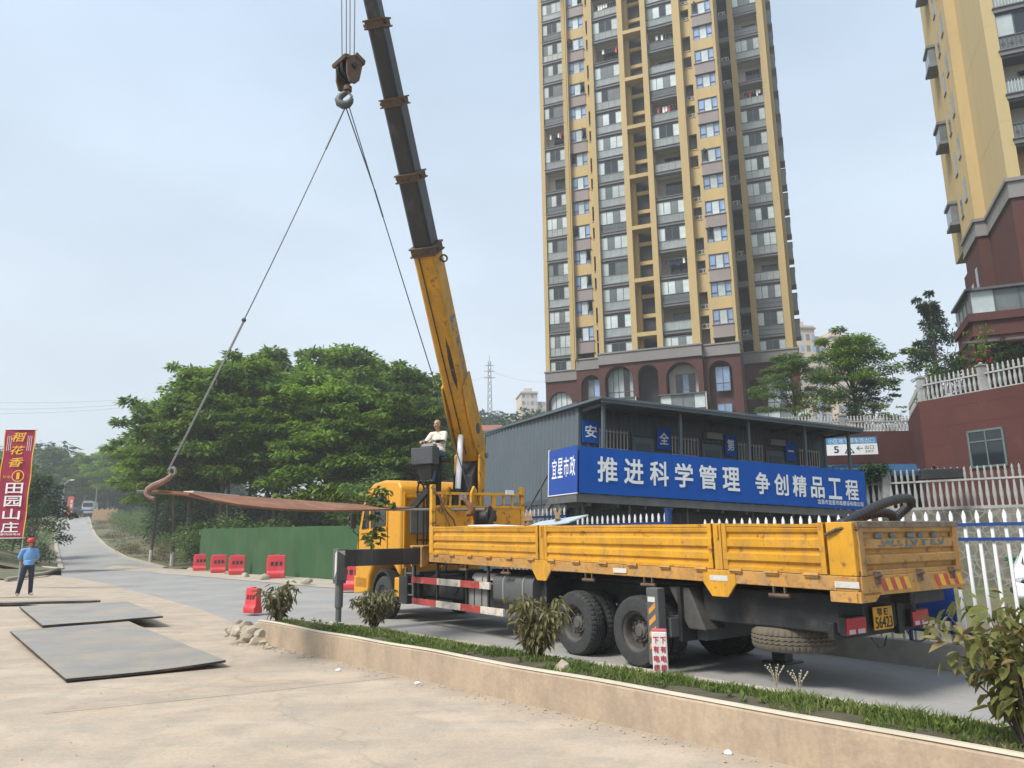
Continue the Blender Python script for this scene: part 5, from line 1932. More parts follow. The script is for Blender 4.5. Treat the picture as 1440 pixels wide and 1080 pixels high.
# railing behind the banner
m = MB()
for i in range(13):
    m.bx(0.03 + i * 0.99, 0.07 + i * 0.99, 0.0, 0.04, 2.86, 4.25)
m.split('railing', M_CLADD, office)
# rooms: door, barred window, lamp
for k in range(4):
    xw = 1.60 + 2.9 * k
    ww = 1.08 if k != 3 else 0.95
    m = MB()
    m.bx(xw, xw + ww, WY - 0.035, WY - 0.028, 4.0, 5.12)
    wn_ = m.build('window', M_GLASS, office)
    m = MB()
    for i in range(9):
        x = xw + ww * i / 8
        m.bx(x - 0.014, x + 0.014, WY - 0.10, WY - 0.075, 3.85, 5.22)
    for z in (3.92, 4.58, 5.15):
        m.bx(xw - 0.02, xw + ww + 0.02, WY - 0.075, WY - 0.058, z - 0.014, z + 0.014)
    m.build('window_bars', mat('pale_steel_bars', (0.38, 0.35, 0.32), 0.5, 0.1, 3), wn_)
    xd = 2.92 + 2.9 * k
    if k == 3:
        continue
    m = MB()
    m.bx(xd, xd + 0.86, WY - 0.06, WY - 0.025, 2.92, 5.05)
    dr = m.build('door', M_CLAD, office, bevel=0.01)
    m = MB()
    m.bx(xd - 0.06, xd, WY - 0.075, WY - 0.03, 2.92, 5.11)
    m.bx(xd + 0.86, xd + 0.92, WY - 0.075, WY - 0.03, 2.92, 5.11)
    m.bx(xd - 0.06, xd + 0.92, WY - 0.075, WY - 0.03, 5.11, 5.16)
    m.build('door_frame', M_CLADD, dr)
    m = MB()
    m.bx(xd + 0.72, xd + 0.76, WY - 0.10, WY - 0.06, 3.9, 4.1)
    m.build('handle', M_GALV, dr)
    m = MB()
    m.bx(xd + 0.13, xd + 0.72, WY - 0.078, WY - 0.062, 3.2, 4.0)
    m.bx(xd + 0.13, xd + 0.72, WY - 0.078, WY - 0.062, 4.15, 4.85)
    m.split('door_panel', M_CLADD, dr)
    if k in (1, 2, 3):
        m = MB()
        m.bx(xd + 0.05, xd + 0.75, WY - 0.26, WY - 0.025, 5.22, 5.45)
        m.build('air_conditioner', M_GREYS, office, bevel=0.02)
m = MB()
for x in (0.35, 2.0, 4.2, 6.9, 9.8, 11.6):
    m.bx(x, x + 0.07, 0.3, 0.37, 0.0, 2.7)
m.split('walkway_post', M_DGREY, office)
# outside stair running back along the side wall
m = MB()
for x in (0.05, 0.75):
    m.beam((x, 1.8, 2.8), (x, 5.6, 0.1), 0.05, 0.22)
    m.beam((x, 1.8, 3.85), (x, 5.6, 1.1), 0.05, 0.05)
    for i in range(6):
        u = i / 5
        m.beam((x, lerp(1.8, 5.6, u), lerp(2.8, 0.1, u)), (x, lerp(1.8, 5.6, u), lerp(3.85, 1.1, u)), 0.035, 0.035, upv=(0, 1, 0))
for i in range(13):
    u = (i + 0.5) / 13
    m.bx(0.07, 0.73, lerp(1.8, 5.6, u) - 0.13, lerp(1.8, 5.6, u) + 0.13, lerp(2.8, 0.1, u), lerp(2.8, 0.1, u) + 0.03)
m.build('stair', M_DGREY, office)
m = MB()
m.bx(7.1, 7.35, WY - 0.045, WY - 0.035, 2.1, 2.35)
m.bx(9.0, 9.2, WY - 0.045, WY - 0.035, 2.15, 2.35)
m.split('notice', M_OFFW, office)

OM = Matrix.Translation(office.location) @ office.rotation_euler.to_matrix().to_4x4()
# the long blue banner with its short return
ban = thing('slogan_banner', 'long blue banner with white slogan hung along the upper walkway', 'banner', office.location)
ban.rotation_euler = office.rotation_euler
m = MB()
n = 80
rows_ = []
for z in (2.93, 3.3, 3.6, 3.95, 4.33):
    rows_.append([(11.82 * i / n, -0.105 - 0.008 * sin(12.0 * i / n * 9.0) * sin(pi * (z - 2.93) / 1.4) - 0.006 * mnoise.noise(Vector((i * 0.21, z * 2, 0))), z) for i in range(n + 1)])
m.sheet(rows_)
m.sheet([[(p[0], p[1] + 0.025, p[2]) for p in r] for r in rows_])
m.build('front_sheet', M_BLUE, ban, smooth=True)
m = MB()
m.bx(-0.075, -0.05, -0.10, 1.76, 2.93, 4.36)
m.build('end_sheet', M_BLUEL, ban)
m = MB()
m.bx(-0.085, -0.045, 1.76, 1.80, 2.90, 4.40)
m.bx(-0.085, -0.04, -0.10, 1.76, 2.905, 2.93)
m.split('edge_strip', M_WHITE, ban)
m = MB()
fz = lambda x, y: (x, -0.130, y)
for i, ch in enumerate('推进科学管理'):
    xc = 0.97 + i * 0.945
    letters(m, ch, fz, xc - 0.34, xc + 0.34, 3.31, 4.05, 0.036)
m.build('slogan_lettering', M_WHITE, ban)
m = MB()
for i, ch in enumerate('争创精品工程'):
    xc = 7.02 + i * 0.82
    letters(m, ch, fz, xc - 0.30, xc + 0.30, 3.27, 3.97, 0.036)
m.build('slogan_lettering', M_WHITE, ban)
m = MB()
letters(m, '宜昌市宜星市政建设有限公司', fz, 9.45, 11.62, 3.05, 3.21, 0.015)
m.build('company_lettering', M_WHITE, ban)
m = MB()
for i, ch in enumerate('宜星市政'):
    yc = 1.38 - i * 0.40
    letters(m, ch, lambda x, y: (-0.079, -x, y), -(yc + 0.165), -(yc - 0.165), 3.45, 4.06, 0.012)
m.build('end_lettering', M_WHITE, ban)
# four blue character boards on the upper wall
for k, (ch, x0, x1, lab) in enumerate((('安', 0.93, 1.55, 'leftmost'), ('全', 3.84, 4.41, 'second'), ('第', 6.75, 7.25, 'third'), ('一', 9.57, 10.05, 'rightmost'))):
    sg = thing('character_board', lab + ' blue board on the upper office wall, reading ' + ch, 'sign', OM @ Vector((0, 0, 0)), 0, 'blue character boards on the office')
    sg.rotation_euler = office.rotation_euler
    m = MB()
    m.bx(x0, x1, WY - 0.14, WY - 0.11, 4.70, 5.44)
    m.build('board', M_BLUE, sg)
    m = MB()
    letters(m, ch, lambda x, y: (x, WY - 0.144, y), x0 + 0.10, x1 - 0.10, 4.88, 5.28, 0.03)
    m.build('lettering', M_WHITE, sg)

# ------------------------------------------------------------------ white and blue picket fence along the far side of the road
pk = MB()
pw_ = 0.020


def picket_mesh(h):
    m = MB()
    m.bx(-pw_, pw_, -0.012, 0.012, 0, h - 0.14)
    m.prism([(-pw_, -0.011, h - 0.14), (pw_, -0.011, h - 0.14), (pw_ * 1.35, -0.011, h - 0.11), (pw_ * 1.1, -0.011, h - 0.06), (0, -0.011, h), (-pw_ * 1.1, -0.011, h - 0.06), (-pw_ * 1.35, -0.011, h - 0.11)], (0, 0.022, 0))
    return m.mesh('picket', M_WHITE)


def picket_fence(name, t0, t1, wv, h, label, zb=0.08, pitch=0.175, posts=(), wall=True):
    a = TR(t0, wv)
    r = thing(name, label, 'fence', (a.x, a.y, 0.0), TRA + pi / 2, 'white picket fences behind the truck')
    ln = t1 - t0
    me = picket_mesh(h)
    n = int(ln / pitch)
    for i in range(n):
        o_ = bpy.data.objects.new('picket', me)
        COL.objects.link(o_)
        o_.parent = r
        o_.location = (0.09 + i * pitch, 0, zb)
    for z in (h - 0.20, h - 0.40, 0.18):
        m = MB()
        m.bx(0, ln, 0.013, 0.045, zb + z - 0.022, zb + z + 0.022)
        m.build('rail', M_BLUEF, r)
    for x in posts:
        m = MB()
        m.bx(x - 0.05, x + 0.05, -0.05, 0.05, zb - 0.2, zb + h + 0.06)
        m.bx(x - 0.06, x + 0.06, -0.06, 0.06, zb + h + 0.06, zb + h + 0.09)
        m.build('post', M_BLUEF, r, bevel=0.006)
    return r


picket_fence('picket_fence', -8.0, 5.2, 3.3, 1.86, 'long white picket fence with blue rails running right from the truck tail')
picket_fence('picket_fence', 6.0, 9.1, 3.3, 2.02, 'short white picket fence in front of the dark lower office, ending at a blue post', posts=(0.0,))
picket_fence('picket_fence', 9.3, 12.4, 3.3, 2.26, 'white picket fence left of the blue office banner behind the sawhorses')
a = TR(-10, 3.3)
m = MB()
m.bx(0, 15.4, -0.10, 0.12, -0.45, 0.10)
o = m.build('fence_base_wall', M_CONCK, bevel=0.012)
o.location = (a.x, a.y, 0)
o.rotation_euler = (0, 0, TRA + pi / 2)
tag(o, 'low grey concrete wall carrying the long picket fence along the road', 'wall')
# blue board with papers behind the tail of the truck
bd_o = TR(1.6, 3.25)
nb = thing('notice_board', 'blue notice board with two paper sheets behind the truck tail', 'notice board', (bd_o.x, bd_o.y, 0.2), TRA + pi / 2)
bA = onpl(1284, 822, TR(0, 3.22), TV)
bB = onpl(1347, 865, TR(0, 3.22), TV)
sA, sB = (bA - bd_o).dot(TU), (bB - bd_o).dot(TU)
s0_, s1_ = min(sA, sB), max(sA, sB)
m = MB()
m.bx(s0_, s1_ + 0.25, 0.05, 0.075, 0.22, 0.95)
m.build('board', mat('board_blue', (0.006, 0.035, 0.22), 0.5, 0.08, 1.5), nb)
m = MB()
m.bx(s0_ + 0.24, s0_ + 0.40, 0.076, 0.080, 0.80, 0.93)
m.prism([(s0_ + 0.16, 0.076, 0.66), (s0_ + 0.36, 0.076, 0.72), (s0_ + 0.38, 0.076, 0.82), (s0_ + 0.2, 0.076, 0.80)], (0, 0.004, 0))
m.split('paper', M_WHITE, nb)
m = MB()
for x in (s0_ + 0.05, s1_ + 0.1):
    m.bx(x, x + 0.04, 0.0, 0.045, -0.3, 0.95)
m.split('post', M_BLUEF, nb)

# ------------------------------------------------------------------ green hoarding and red barriers
ga, gb = ony(279, 803, 46.5), ony(560, 820, 31.5)
gd = Vector((gb.x - ga.x, gb.y - ga.y, 0))
gl = gd.length
gh = thing('green_hoarding', 'long dark green mesh hoarding standing behind the red barriers', 'hoarding', (ga.x, ga.y, -0.12), atan2(gd.y, gd.x))
m = MB()
n = 60
rows_ = []
for j in range(7):
    row = []
    for i in range(n + 1):
        x = gl * i / n
        sag = 0.08 * (1 - abs(((x / 3.0) % 1) * 2 - 1)) * 0 + 0.05 * sin(x * 2.1) * (j / 6)
        top = 2.52 + 0.05 * mnoise.noise(Vector((x * 0.4, 0, 0))) - 0.16 * (x / gl)
        x2 = x + (0.32 * (1 - j / 6) * -1 if i == 0 else 0)
        row.append((x2 + 0.0, 0.10 * mnoise.noise(Vector((x * 0.55, j * 0.25, 3))) + 0.03 * sin(x * 3.2 + j * 0.3), top * j / 6))
    rows_.append(row)
m.sheet(rows_)
m.build('mesh_sheet', M_NET, gh, smooth=True)
for i in range(8):
    m = MB()
    m.tube([(gl * i / 7, 0.2, 0), (gl * i / 7, 0.2, 2.5 - 0.16 * i / 7)], 0.04, 8)
    m.build('post', M_GREYS, gh)
rnd = random.Random(21)
for i, (px, py) in enumerate(((298, 803), (322, 806), (345, 809), (372, 812), (432, 818), (268, 801))):
    p = onz(px, py, -0.05)
    o = rock_mb((0.26, 0.2, 0.17), 80 + i).build('stone', M_ROCK, smooth=True, ang=25)
    o.location = p
    tag(o, 'grey stone weighing down the foot of the green hoarding between the barriers', 'stone', 'stones at the foot of the hoarding')


def barrier_proto():
    r = thing('water_barrier', 'x', 'barrier')
    W_, H_, D_ = 0.78, 1.02, 0.42
    m = MB()
    prof = [(-D_ / 2, 0.0), (-D_ / 2, 0.22), (-D_ * 0.34, 0.34), (-D_ * 0.26, H_), (D_ * 0.26, H_), (D_ * 0.34, 0.34), (D_ / 2, 0.22), (D_ / 2, 0.0)]
    m.prism([(-W_ / 2, y, z) for y, z in prof], (W_, 0, 0))
    m.build('body', M_REDB, r, bevel=0.03)
    m = MB()
    for i in range(3):
        x = -0.19 + 0.19 * i
        m.bx(x - 0.055, x + 0.055, -D_ * 0.345, D_ * 0.345, 0.56, 0.73)
    m.split('slot', M_VOID, r)
    m = MB()
    m.bx(-W_ / 2 - 0.05, -W_ / 2, -0.07, 0.07, 0.1, 0.92)
    m.bx(-0.1, 0.1, -0.07, 0.07, H_, H_ + 0.04)
    m.split('joint_lug', M_REDB, r, bevel=0.01)
    m = MB()
    for y in (-1, 1):
        m.bx(-W_ / 2 + 0.12, W_ / 2 - 0.12, y * D_ * 0.5 - 0.006, y * D_ * 0.5 + 0.006, 0.06, 0.13)
    m.split('foot_groove', M_RED, r)
    return r


bar = barrier_proto()
BARS = [(282, 804, -0.12, 0.35, 'leftmost red plastic barrier at the left end of the green hoarding', 1), (307, 806.5, -0.12, 0.35, 'second red plastic barrier from the left before the green hoarding', 1), (333, 808.5, -0.12, 0.3, 'third red plastic barrier from the left before the green hoarding', 1),
        (388, 813, -0.13, 0.25, 'red plastic barrier standing apart before the middle of the green hoarding', 1.06), (355, 862, -0.19, -0.65, 'low red barrier half hidden behind the end of the planter wall', 0.62), (494, 830, -0.15, 0.0, 'red barrier mostly hidden behind the black front outrigger', 1.0)]
for i, (px, py, z, rz, lab, k) in enumerate(BARS):
    p = onz(px, py, z)
    o = bar if i == 0 else dup(bar)
    o.location = (p.x, p.y, z)
    o.rotation_euler = (0, 0, rz)
    o.scale = (k, k, k)
    tag(o, lab, 'barrier', 'red plastic barriers')

# ------------------------------------------------------------------ crimson flag sign at the left
FY = 30.0
fa, fb = ony(8, 604, FY), ony(48, 607, FY)
f0 = ony(0, 757, FY)
fl_ = thing('flag_banner', 'tall crimson advertising banner with gold trim beside the far road', 'banner', (fa.x, FY, ground_z(fa.x, FY)), radians(6))
fb0 = Vector((fa.x, FY, 0))
FWd = (fb - fa).length
FZ0, FZ1 = f0.z - ground_z(fa.x, FY), fa.z - ground_z(fa.x, FY)
m = MB()
n = 26
m.sheet([[(FWd * i / 8, 0.03 * sin(j * 0.7 + i * 0.5), lerp(FZ0, FZ1, j / n)) for i in range(9)] for j in range(n + 1)])
m.build('cloth', M_REDF, fl_, smooth=True)
m = MB()
for x0, x1 in ((0.0, 0.035), (FWd - 0.035, FWd)):
    m.sheet([[(x, 0.03 * sin(j * 0.7 + (x / FWd * 8) * 0.5) - 0.012, lerp(FZ0, FZ1, j / n)) for x in (x0, x1)] for j in range(n + 1)])
m.split('gold_edge', M_GOLD, fl_)
m = MB()
m.tube([(-0.03, 0.0, FZ1), (FWd + 0.05, 0, FZ1)], 0.022, 8)
m.tube([(-0.03, 0.0, FZ0), (FWd + 0.05, 0, FZ0)], 0.022, 8)
m.tube([(FWd * 0.96, 0.05, -0.2), (FWd * 0.96, 0.05, FZ1 + 0.03)], 0.025, 8)
m.tube([(FWd * 0.02, 0.05, -0.2), (FWd * 0.02, 0.05, FZ1 + 0.03)], 0.02, 8)
m.build('pole', M_GALV, fl_)
fzz = lambda x, y: (x, -0.045, y)
HF = FZ1 - FZ0
U = lambda u: FZ1 - HF * u
m = MB()
for ch, a, b_ in (('稻', 0.03, 0.115), ('花', 0.155, 0.235), ('香', 0.265, 0.35)):
    letters(m, ch, fzz, FWd * 0.26, FWd * 0.72, U(b_), U(a), 0.02, shear=0.25)
m.lathe([(0.20, -0.004), (0.235, -0.004), (0.235, 0.004), (0.20, 0.004)], (FWd * 0.60, -0.045, U(0.435)), (0, 1, 0), 28, 0, closed=True)
letters(m, '1', fzz, FWd * 0.55, FWd * 0.65, U(0.466), U(0.404), 0.0)
letters(m, '珍品', fzz, FWd * 0.12, FWd * 0.36, U(0.455), U(0.43), 0.0)
m.build('gold_lettering', M_GOLD, fl_)
m = MB()
for i, ch in enumerate('田园山庄'):
    letters(m, ch, fzz, FWd * 0.26, FWd * 0.80, U(0.595 + i * 0.118), U(0.50 + i * 0.118), 0.02)
m.build('white_lettering', M_WHITE, fl_)
m = MB()
letters(m, '订餐热线电话', fzz, FWd * 0.12, FWd * 0.9, U(0.975), U(0.955), 0.0)
m.build('small_lettering', M_WHITE, fl_)
m = MB()
for x in (0.12, 0.18, 0.24, 0.78, 0.84, 0.90):
    m.add([fzz(FWd * x, U(0.20)), fzz(FWd * (x + 0.012), U(0.20)), fzz(FWd * (x + 0.012), U(0.06)), fzz(FWd * x, U(0.06))], [(0, 1, 2, 3)])
m.split('white_stripe', M_WHITE, fl_)

# ------------------------------------------------------------------ red and white marker post in the grass
mp_ = onz(930, 953, 0.30)
mk = thing('cable_marker', 'short white concrete marker post with red characters in the grass', 'marker post', (mp_.x, mp_.y, 0.26), radians(-12))
m = MB()
mw_ = 0.072
m.bx(-mw_, mw_, -0.06, 0.06, -0.1, 0.475)
m.build('post', mat('chalky_white_paint', (0.62, 0.58, 0.56), 0.75, 0.1, 8, bump=0.1, col2=(0.42, 0.36, 0.32), thr=0.64, scale2=9), mk, bevel=0.012)
m = MB()
m.bx(-mw_ - 0.0005, mw_ + 0.0005, -0.0605, 0.0605, 0.472, 0.49)
m.build('red_cap', mat('pinkish_red_paint', (0.45, 0.07, 0.10), 0.7, 0.15, 9), mk, bevel=0.012)
m = MB()
for c_, x in ((0, -0.034), (1, 0.034)):
    for i, ch in enumerate('下有电缆'):
        letters(m, ch, lambda x_, y_: (x_, -0.0635, y_), x - 0.027, x + 0.027, 0.365 - i * 0.085, 0.425 - i * 0.085, 0.03)
m.build('red_characters', mat('red_character_paint', (0.45, 0.02, 0.05), 0.7, 0.2, 9), mk)
# ------------------------------------------------------------------ apartment towers
BA = radians(-21.6)
BR = Vector((cos(BA), sin(BA), 0))
BQ = Vector((-sin(BA), cos(BA), 0))
rnd = random.Random(5)


# reusable pieces, origin at the left end of the slab edge, x along the facade, y inwards, z = 0 on the slab
def balcony_meshes(wd, tag_):
    out = {}
    m = MB()                                    # slab edge, parapet beam, reveals, back wall
    m.bx(0, wd, 0.0, 1.5, -0.16, 0.0, 0)
    m.bx(-0.05, wd + 0.05, -0.16, 0.0, -0.30, -0.02, 0)
    m.bx(-0.10, wd + 0.10, -0.24, 0.0, -0.02, 0.05, 0)
    m.bx(0, wd, 0.02, 0.18, -0.42, -0.30, 0)
    m.bx(0.021, wd - 0.021, 0.2, 1.44, 2.79, 2.835, 1)
    m.bx(0, wd, 1.45, 1.5, 0, 2.84, 1)
    m.bx(-0.001, 0.02, 0.1, 1.45, 0, 2.84, 1)
    m.bx(wd - 0.02, wd + 0.001, 0.1, 1.45, 0, 2.84, 1)
    m.bx(wd * 0.32, wd * 0.9, 1.40, 1.44, 0.05, 2.2, 2)
    for k in range(3):
        x = wd * (0.32 + 0.29 * k)
        m.bx(x - 0.03, x + 0.03, 1.36, 1.41, 0.05, 2.2, 3)
    m.bx(wd * 0.3, wd * 0.92, 1.36, 1.41, 2.2, 2.26, 3)
    out['balcony'] = m.mesh('balcony_' + tag_, [M_SLAB, M_BALC, M_GLASS, M_FRAME], recalc=True)
    for kind in range(3):                       # railings: glass panels, white bars, dark ornamental
        m = MB()
        m.bx(0, wd, 0.0, 0.05, 1.02, 1.08, 0)
        m.bx(0, wd, 0.0, 0.05, 0.08, 0.13, 0)
        if kind == 0:
            m.bx(0.02, wd - 0.02, 0.02, 0.03, 0.13, 1.02, 3)
            for k in range(5):
                x = wd * k / 4
                m.bx(max(x - 0.025, 0), min(x + 0.025, wd), 0.005, 0.045, 0.05, 1.05, 0)
        else:
            nb_ = 22 if kind == 1 else 16
            for k in range(nb_ + 1):
                x = wd * k / nb_
                m.bx(max(x - 0.016, 0), min(x + 0.016, wd), 0.01, 0.04, 0.1, 1.05, 2 if kind == 1 else 0)
            m.bx(0.02, wd - 0.02, 0.06, 0.07, 0.1, 1.02, 3 if kind == 1 else 1)
            if kind == 2:
                for k in range(8):
                    x = wd * (k + 0.5) / 8
                    m.lathe([(0.07, -0.008), (0.10, -0.008), (0.10, 0.008), (0.07, 0.008)], (x, 0.02, 0.55), (0, 1, 0), 10, 0, closed=True)
        out['rail%d' % kind] = m.mesh('railing_' + tag_, [M_FRAME, M_GREYG, M_PALEG, mat('balustrade_glass', (0.24, 0.27, 0.265), 0.2, 0.15, 1.2, orand=0.2)])
    pats = {'a': 'ppgp', 'b': 'pddp', 'c': 'pgpp', 'd': 'gpdp', 'e': 'pdgg', 'f': 'pggp', 'g': 'ppdp', 'h': 'gdgp'}
    for kname, pt in pats.items():
        m = MB()
        m.bx(0, wd, 0.0, 0.07, 2.48, 2.60, 0)
        for k, ch in enumerate(pt):
            x0, x1 = wd * k / 4, wd * (k + 1) / 4
            j = 0.04 * ((k % 2) * 2 - 1) * 0.4
            m.bx(x0 + 0.03, x1 - 0.03, 0.03 + j * 0.3, 0.04 + j * 0.3, 1.08, 2.48, {'p': 1, 'g': 2, 'd': 3}[ch])
            m.bx(max(x0 - 0.03, 0), x0 + 0.03, 0.01, 0.06, 1.06, 2.50, 0)
        m.bx(wd - 0.03, wd, 0.01, 0.06, 1.06, 2.50, 0)
        out['glz' + kname] = m.mesh('glazing_' + tag_, [M_FRAME, M_PALEG, M_GREYG, M_GLASS])
    return out


def window_mesh(wd, h, open_=0):
    m = MB()
    m.bx(0, wd, 0.10, 0.12, 0, h, 1)
    m.bx(0, wd, 0.02, 0.10, 0, 0.06, 0)
    m.bx(0, wd, 0.02, 0.10, h - 0.06, h, 0)
    for x in (0, wd * 0.3, wd * 0.7, wd - 0.06):
        m.bx(x, x + 0.06, 0.02, 0.10, 0.06, h - 0.06, 0)
    m.bx(0.06, wd * 0.3, 0.03, 0.09, h * 0.28, h * 0.28 + 0.06, 0)
    m.bx(wd * 0.7, wd - 0.06, 0.03, 0.09, h * 0.28, h * 0.28 + 0.06, 0)
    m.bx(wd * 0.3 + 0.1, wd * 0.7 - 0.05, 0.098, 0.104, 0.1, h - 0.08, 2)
    if open_:
        xs = wd * 0.7 if open_ == 1 else wd * 0.3
        sg = 1 if open_ == 1 else -1
        m.hexa([(xs, 0.0, h * 0.3), (xs + sg * 0.03, 0.02, h * 0.3), (xs + sg * 0.32, -0.5, h * 0.3), (xs + sg * 0.29, -0.52, h * 0.3), (xs, 0.0, h - 0.06), (xs + sg * 0.03, 0.02, h - 0.06), (xs + sg * 0.32, -0.5, h - 0.06), (xs + sg * 0.29, -0.52, h - 0.06)], 3)
        a, b_ = (wd * 0.74, wd - 0.06) if open_ == 1 else (0.06, wd * 0.28)
        m.bx(a, b_, 0.09, 0.097, h * 0.3, h - 0.06, 3)
    return m.mesh('window', [M_FRAME, M_GLASSB, M_PALEG, M_GLASS])


def put(me, name, parent, loc, rz=0.0):
    o_ = bpy.data.objects.new(name, me)
    COL.objects.link(o_)
    o_.parent = parent
    o_.location = loc
    if rz:
        o_.rotation_euler = (0, 0, rz)
    return o_


m = MB()
m.bx(0, 0.78, 0.0, 0.30, 0, 0.56, 0)
m.lathe([(0.20, 0), (0.22, -0.012), (0.20, -0.02), (0.0001, -0.012)], (0.28, 0.0, 0.28), (0, 1, 0), 18, 1)
m.bx(0.56, 0.74, -0.01, 0.0, 0.06, 0.5, 1)
AC_ME = m.mesh('air_conditioner', [M_ACW, M_DGREY])
m = MB()
for k in range(6):
    m.bx(0, 0.86, 0.02, 0.04, 0.08 + 0.19 * k, 0.11 + 0.19 * k)
LOUV = m.mesh('louvre', M_SILLP)

NFL = 18
ZF = [22.5 + 3.0 * k for k in range(NFL)]
ZTOP = 22.5 + 3.0 * NFL + 1.2
T0 = ony(822, 300, 79)
tower = thing('apartment_tower', 'tall ochre apartment tower with arched red-brown base behind the blue office', 'apartment tower', (T0.x, T0.y, 6.4), BA)
B0 = 6.4                                        # ground under the tower


def tz(z):
    return z - B0


ZC0, ZC1 = 19.55, 20.7
OFFL, OFFR = 5.3, 5.3
walls = MB()


def wall(m, x0, x1, y0, y1, z0, z1, mi=0):
    m.bx(x0, x1, y0, y1, tz(z0), tz(z1), mi)


# yellow body: core set back behind the bays, then piers standing forward
wall(walls, -1.62, 1.31, 3.6, 15, ZC1, ZTOP)
wall(walls, 1.31, 11.97, 1.1, 15, ZC1, ZTOP)
wall(walls, 11.97, 15.53, 3.6, 15, ZC1, ZTOP)
wall(walls, -6.8, -1.62, OFFL + 1.5, 17, ZC1, ZTOP)
wall(walls, 16.75, 20.7, OFFR + 1.5, 17, ZC1, ZTOP)
walls.split('core_wall', M_YWALL, tower)
for (x0, x1, y0, y1) in ((-6.8, -6.3, OFFL - 0.2, OFFL + 1.6), (-3.7, -3.2, OFFL - 0.2, OFFL + 1.6), (1.31, 1.85, -0.8, 3.7), (4.91, 5.50, -0.9, 1.3), (7.57, 8.18, -0.9, 1.3), (11.17, 11.98, -0.9, 3.7), (15.40, 15.62, -0.25, 6.0), (16.75, 17.38, OFFR - 0.2, OFFR + 1.6), (20.0, 20.7, OFFR - 0.3, OFFR + 1.6), (20.7, 21.05, OFFR + 1.2, 17)):
    m = MB()
    wall(m, x0, x1, y0, y1, ZC1, ZTOP)
    m.build('pier', M_YWALL, tower)
m = MB()
wall(m, -3.2, -1.62, OFFL + 0.8, OFFL + 1.6, ZC1, ZTOP)
wall(m, -1.62, -1.5, 0.0, OFFL + 1.6, ZC1, ZTOP)
m.split('return_wall', M_YWALL, tower)
# window bays (left and right of the centre): strips of wall round windows and slots, floor by floor
wl, wr_ = [window_mesh(1.96, 1.68, k) for k in range(3)], [window_mesh(2.05, 1.68, k) for k in range(3)]
for side, (xw, ww, xs0, xs1, yo) in enumerate(((-1.56, 1.96, 0.74, 1.25, 0.6), (13.27, 2.05, 12.03, 12.90, -0.1))):
    xa, xb = (-1.5, 1.31) if side == 0 else (11.98, 15.40)
    m = MB()
    pan = MB()
    zs = [ZC1] + ZF[0:1]
    for k, z in enumerate([19.5] + ZF):
        z0, z1 = (z + 0.2 if k else ZC1 - 0.1), z + 0.2 + 1.68
        # spandrel under the window: mauve panel on alternate floors
        if k:
            zb_, zt = z - 1.12 + 0.02, z + 0.2
            tgt = pan if k % 2 else m
            tgt.bx(xw - 0.02, xw + ww + 0.02, yo - (0.07 if k % 2 else 0.0), yo + 0.3, tz(zb_), tz(zt))
            if k % 2:
                pan.bx(xw - 0.12, xw + ww + 0.12, yo - 0.16, yo + 0.3, tz(zt), tz(zt) + 0.07)
                pan.bx(xw - 0.12, xw + ww + 0.12, yo - 0.16, yo + 0.3, tz(zb_) - 0.06, tz(zb_))
    # vertical strips beside window and slot
    xsv = [xa, xw, xw + ww, xs0, xs1, xb] if side == 0 else [xa, xs0, xs1, xw, xw + ww, xb]
    for a, b_ in ((xsv[0], xsv[1]), (xsv[2], xsv[3]), (xsv[4], xsv[5])):
        if b_ - a > 0.01:
            m.bx(a, b_, yo, yo + 0.3, tz(ZC1), tz(ZTOP))
    for k, z in enumerate(ZF):                   # wall between the slots
        hole = (z + 0.0, z + 1.35) if k % 2 == 0 else (z - 0.9, z + 0.9)
        nxt = ZF[k + 1] if k + 1 < NFL else ZTOP
        up_ = (nxt + (0.0 if (k + 1) % 2 == 0 else -0.9)) if k + 1 < NFL else ZTOP
        m.bx(xs0, xs1, yo, yo + 0.3, tz(hole[1]), tz(up_))
        m.bx(xs0 - 0.03, xs1 + 0.03, yo - 0.06, yo + 0.31, tz(hole[0]) - 0.1, tz(hole[0]))
        dkm = MB()
    m.build('window_bay_wall', M_YWALL, tower)
    pan.split('spandrel_panel', M_SILLP, tower)
    m = MB()
    m.bx(xs0, xs1, yo + 0.9, yo + 0.95, tz(ZC1), tz(ZTOP))
    m.build('slot_back', M_SILLP, tower)
    for k, z in enumerate([19.5] + ZF):
        if z + 0.2 < ZC1:
            continue
        kind = 0 if rnd.random() < 0.62 else rnd.choice((1, 2))
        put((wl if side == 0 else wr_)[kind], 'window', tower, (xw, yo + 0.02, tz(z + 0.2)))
        if rnd.random() < (0.75 if side else 0.35):
            zz = z + (0.02 if k % 2 else -0.88)
            o_ = put(AC_ME, 'air_conditioner', tower, (xs0 + (0.04 if side else -0.1), yo + 0.35, tz(zz)))
            if not side:
                o_.scale = (0.75, 1, 1)
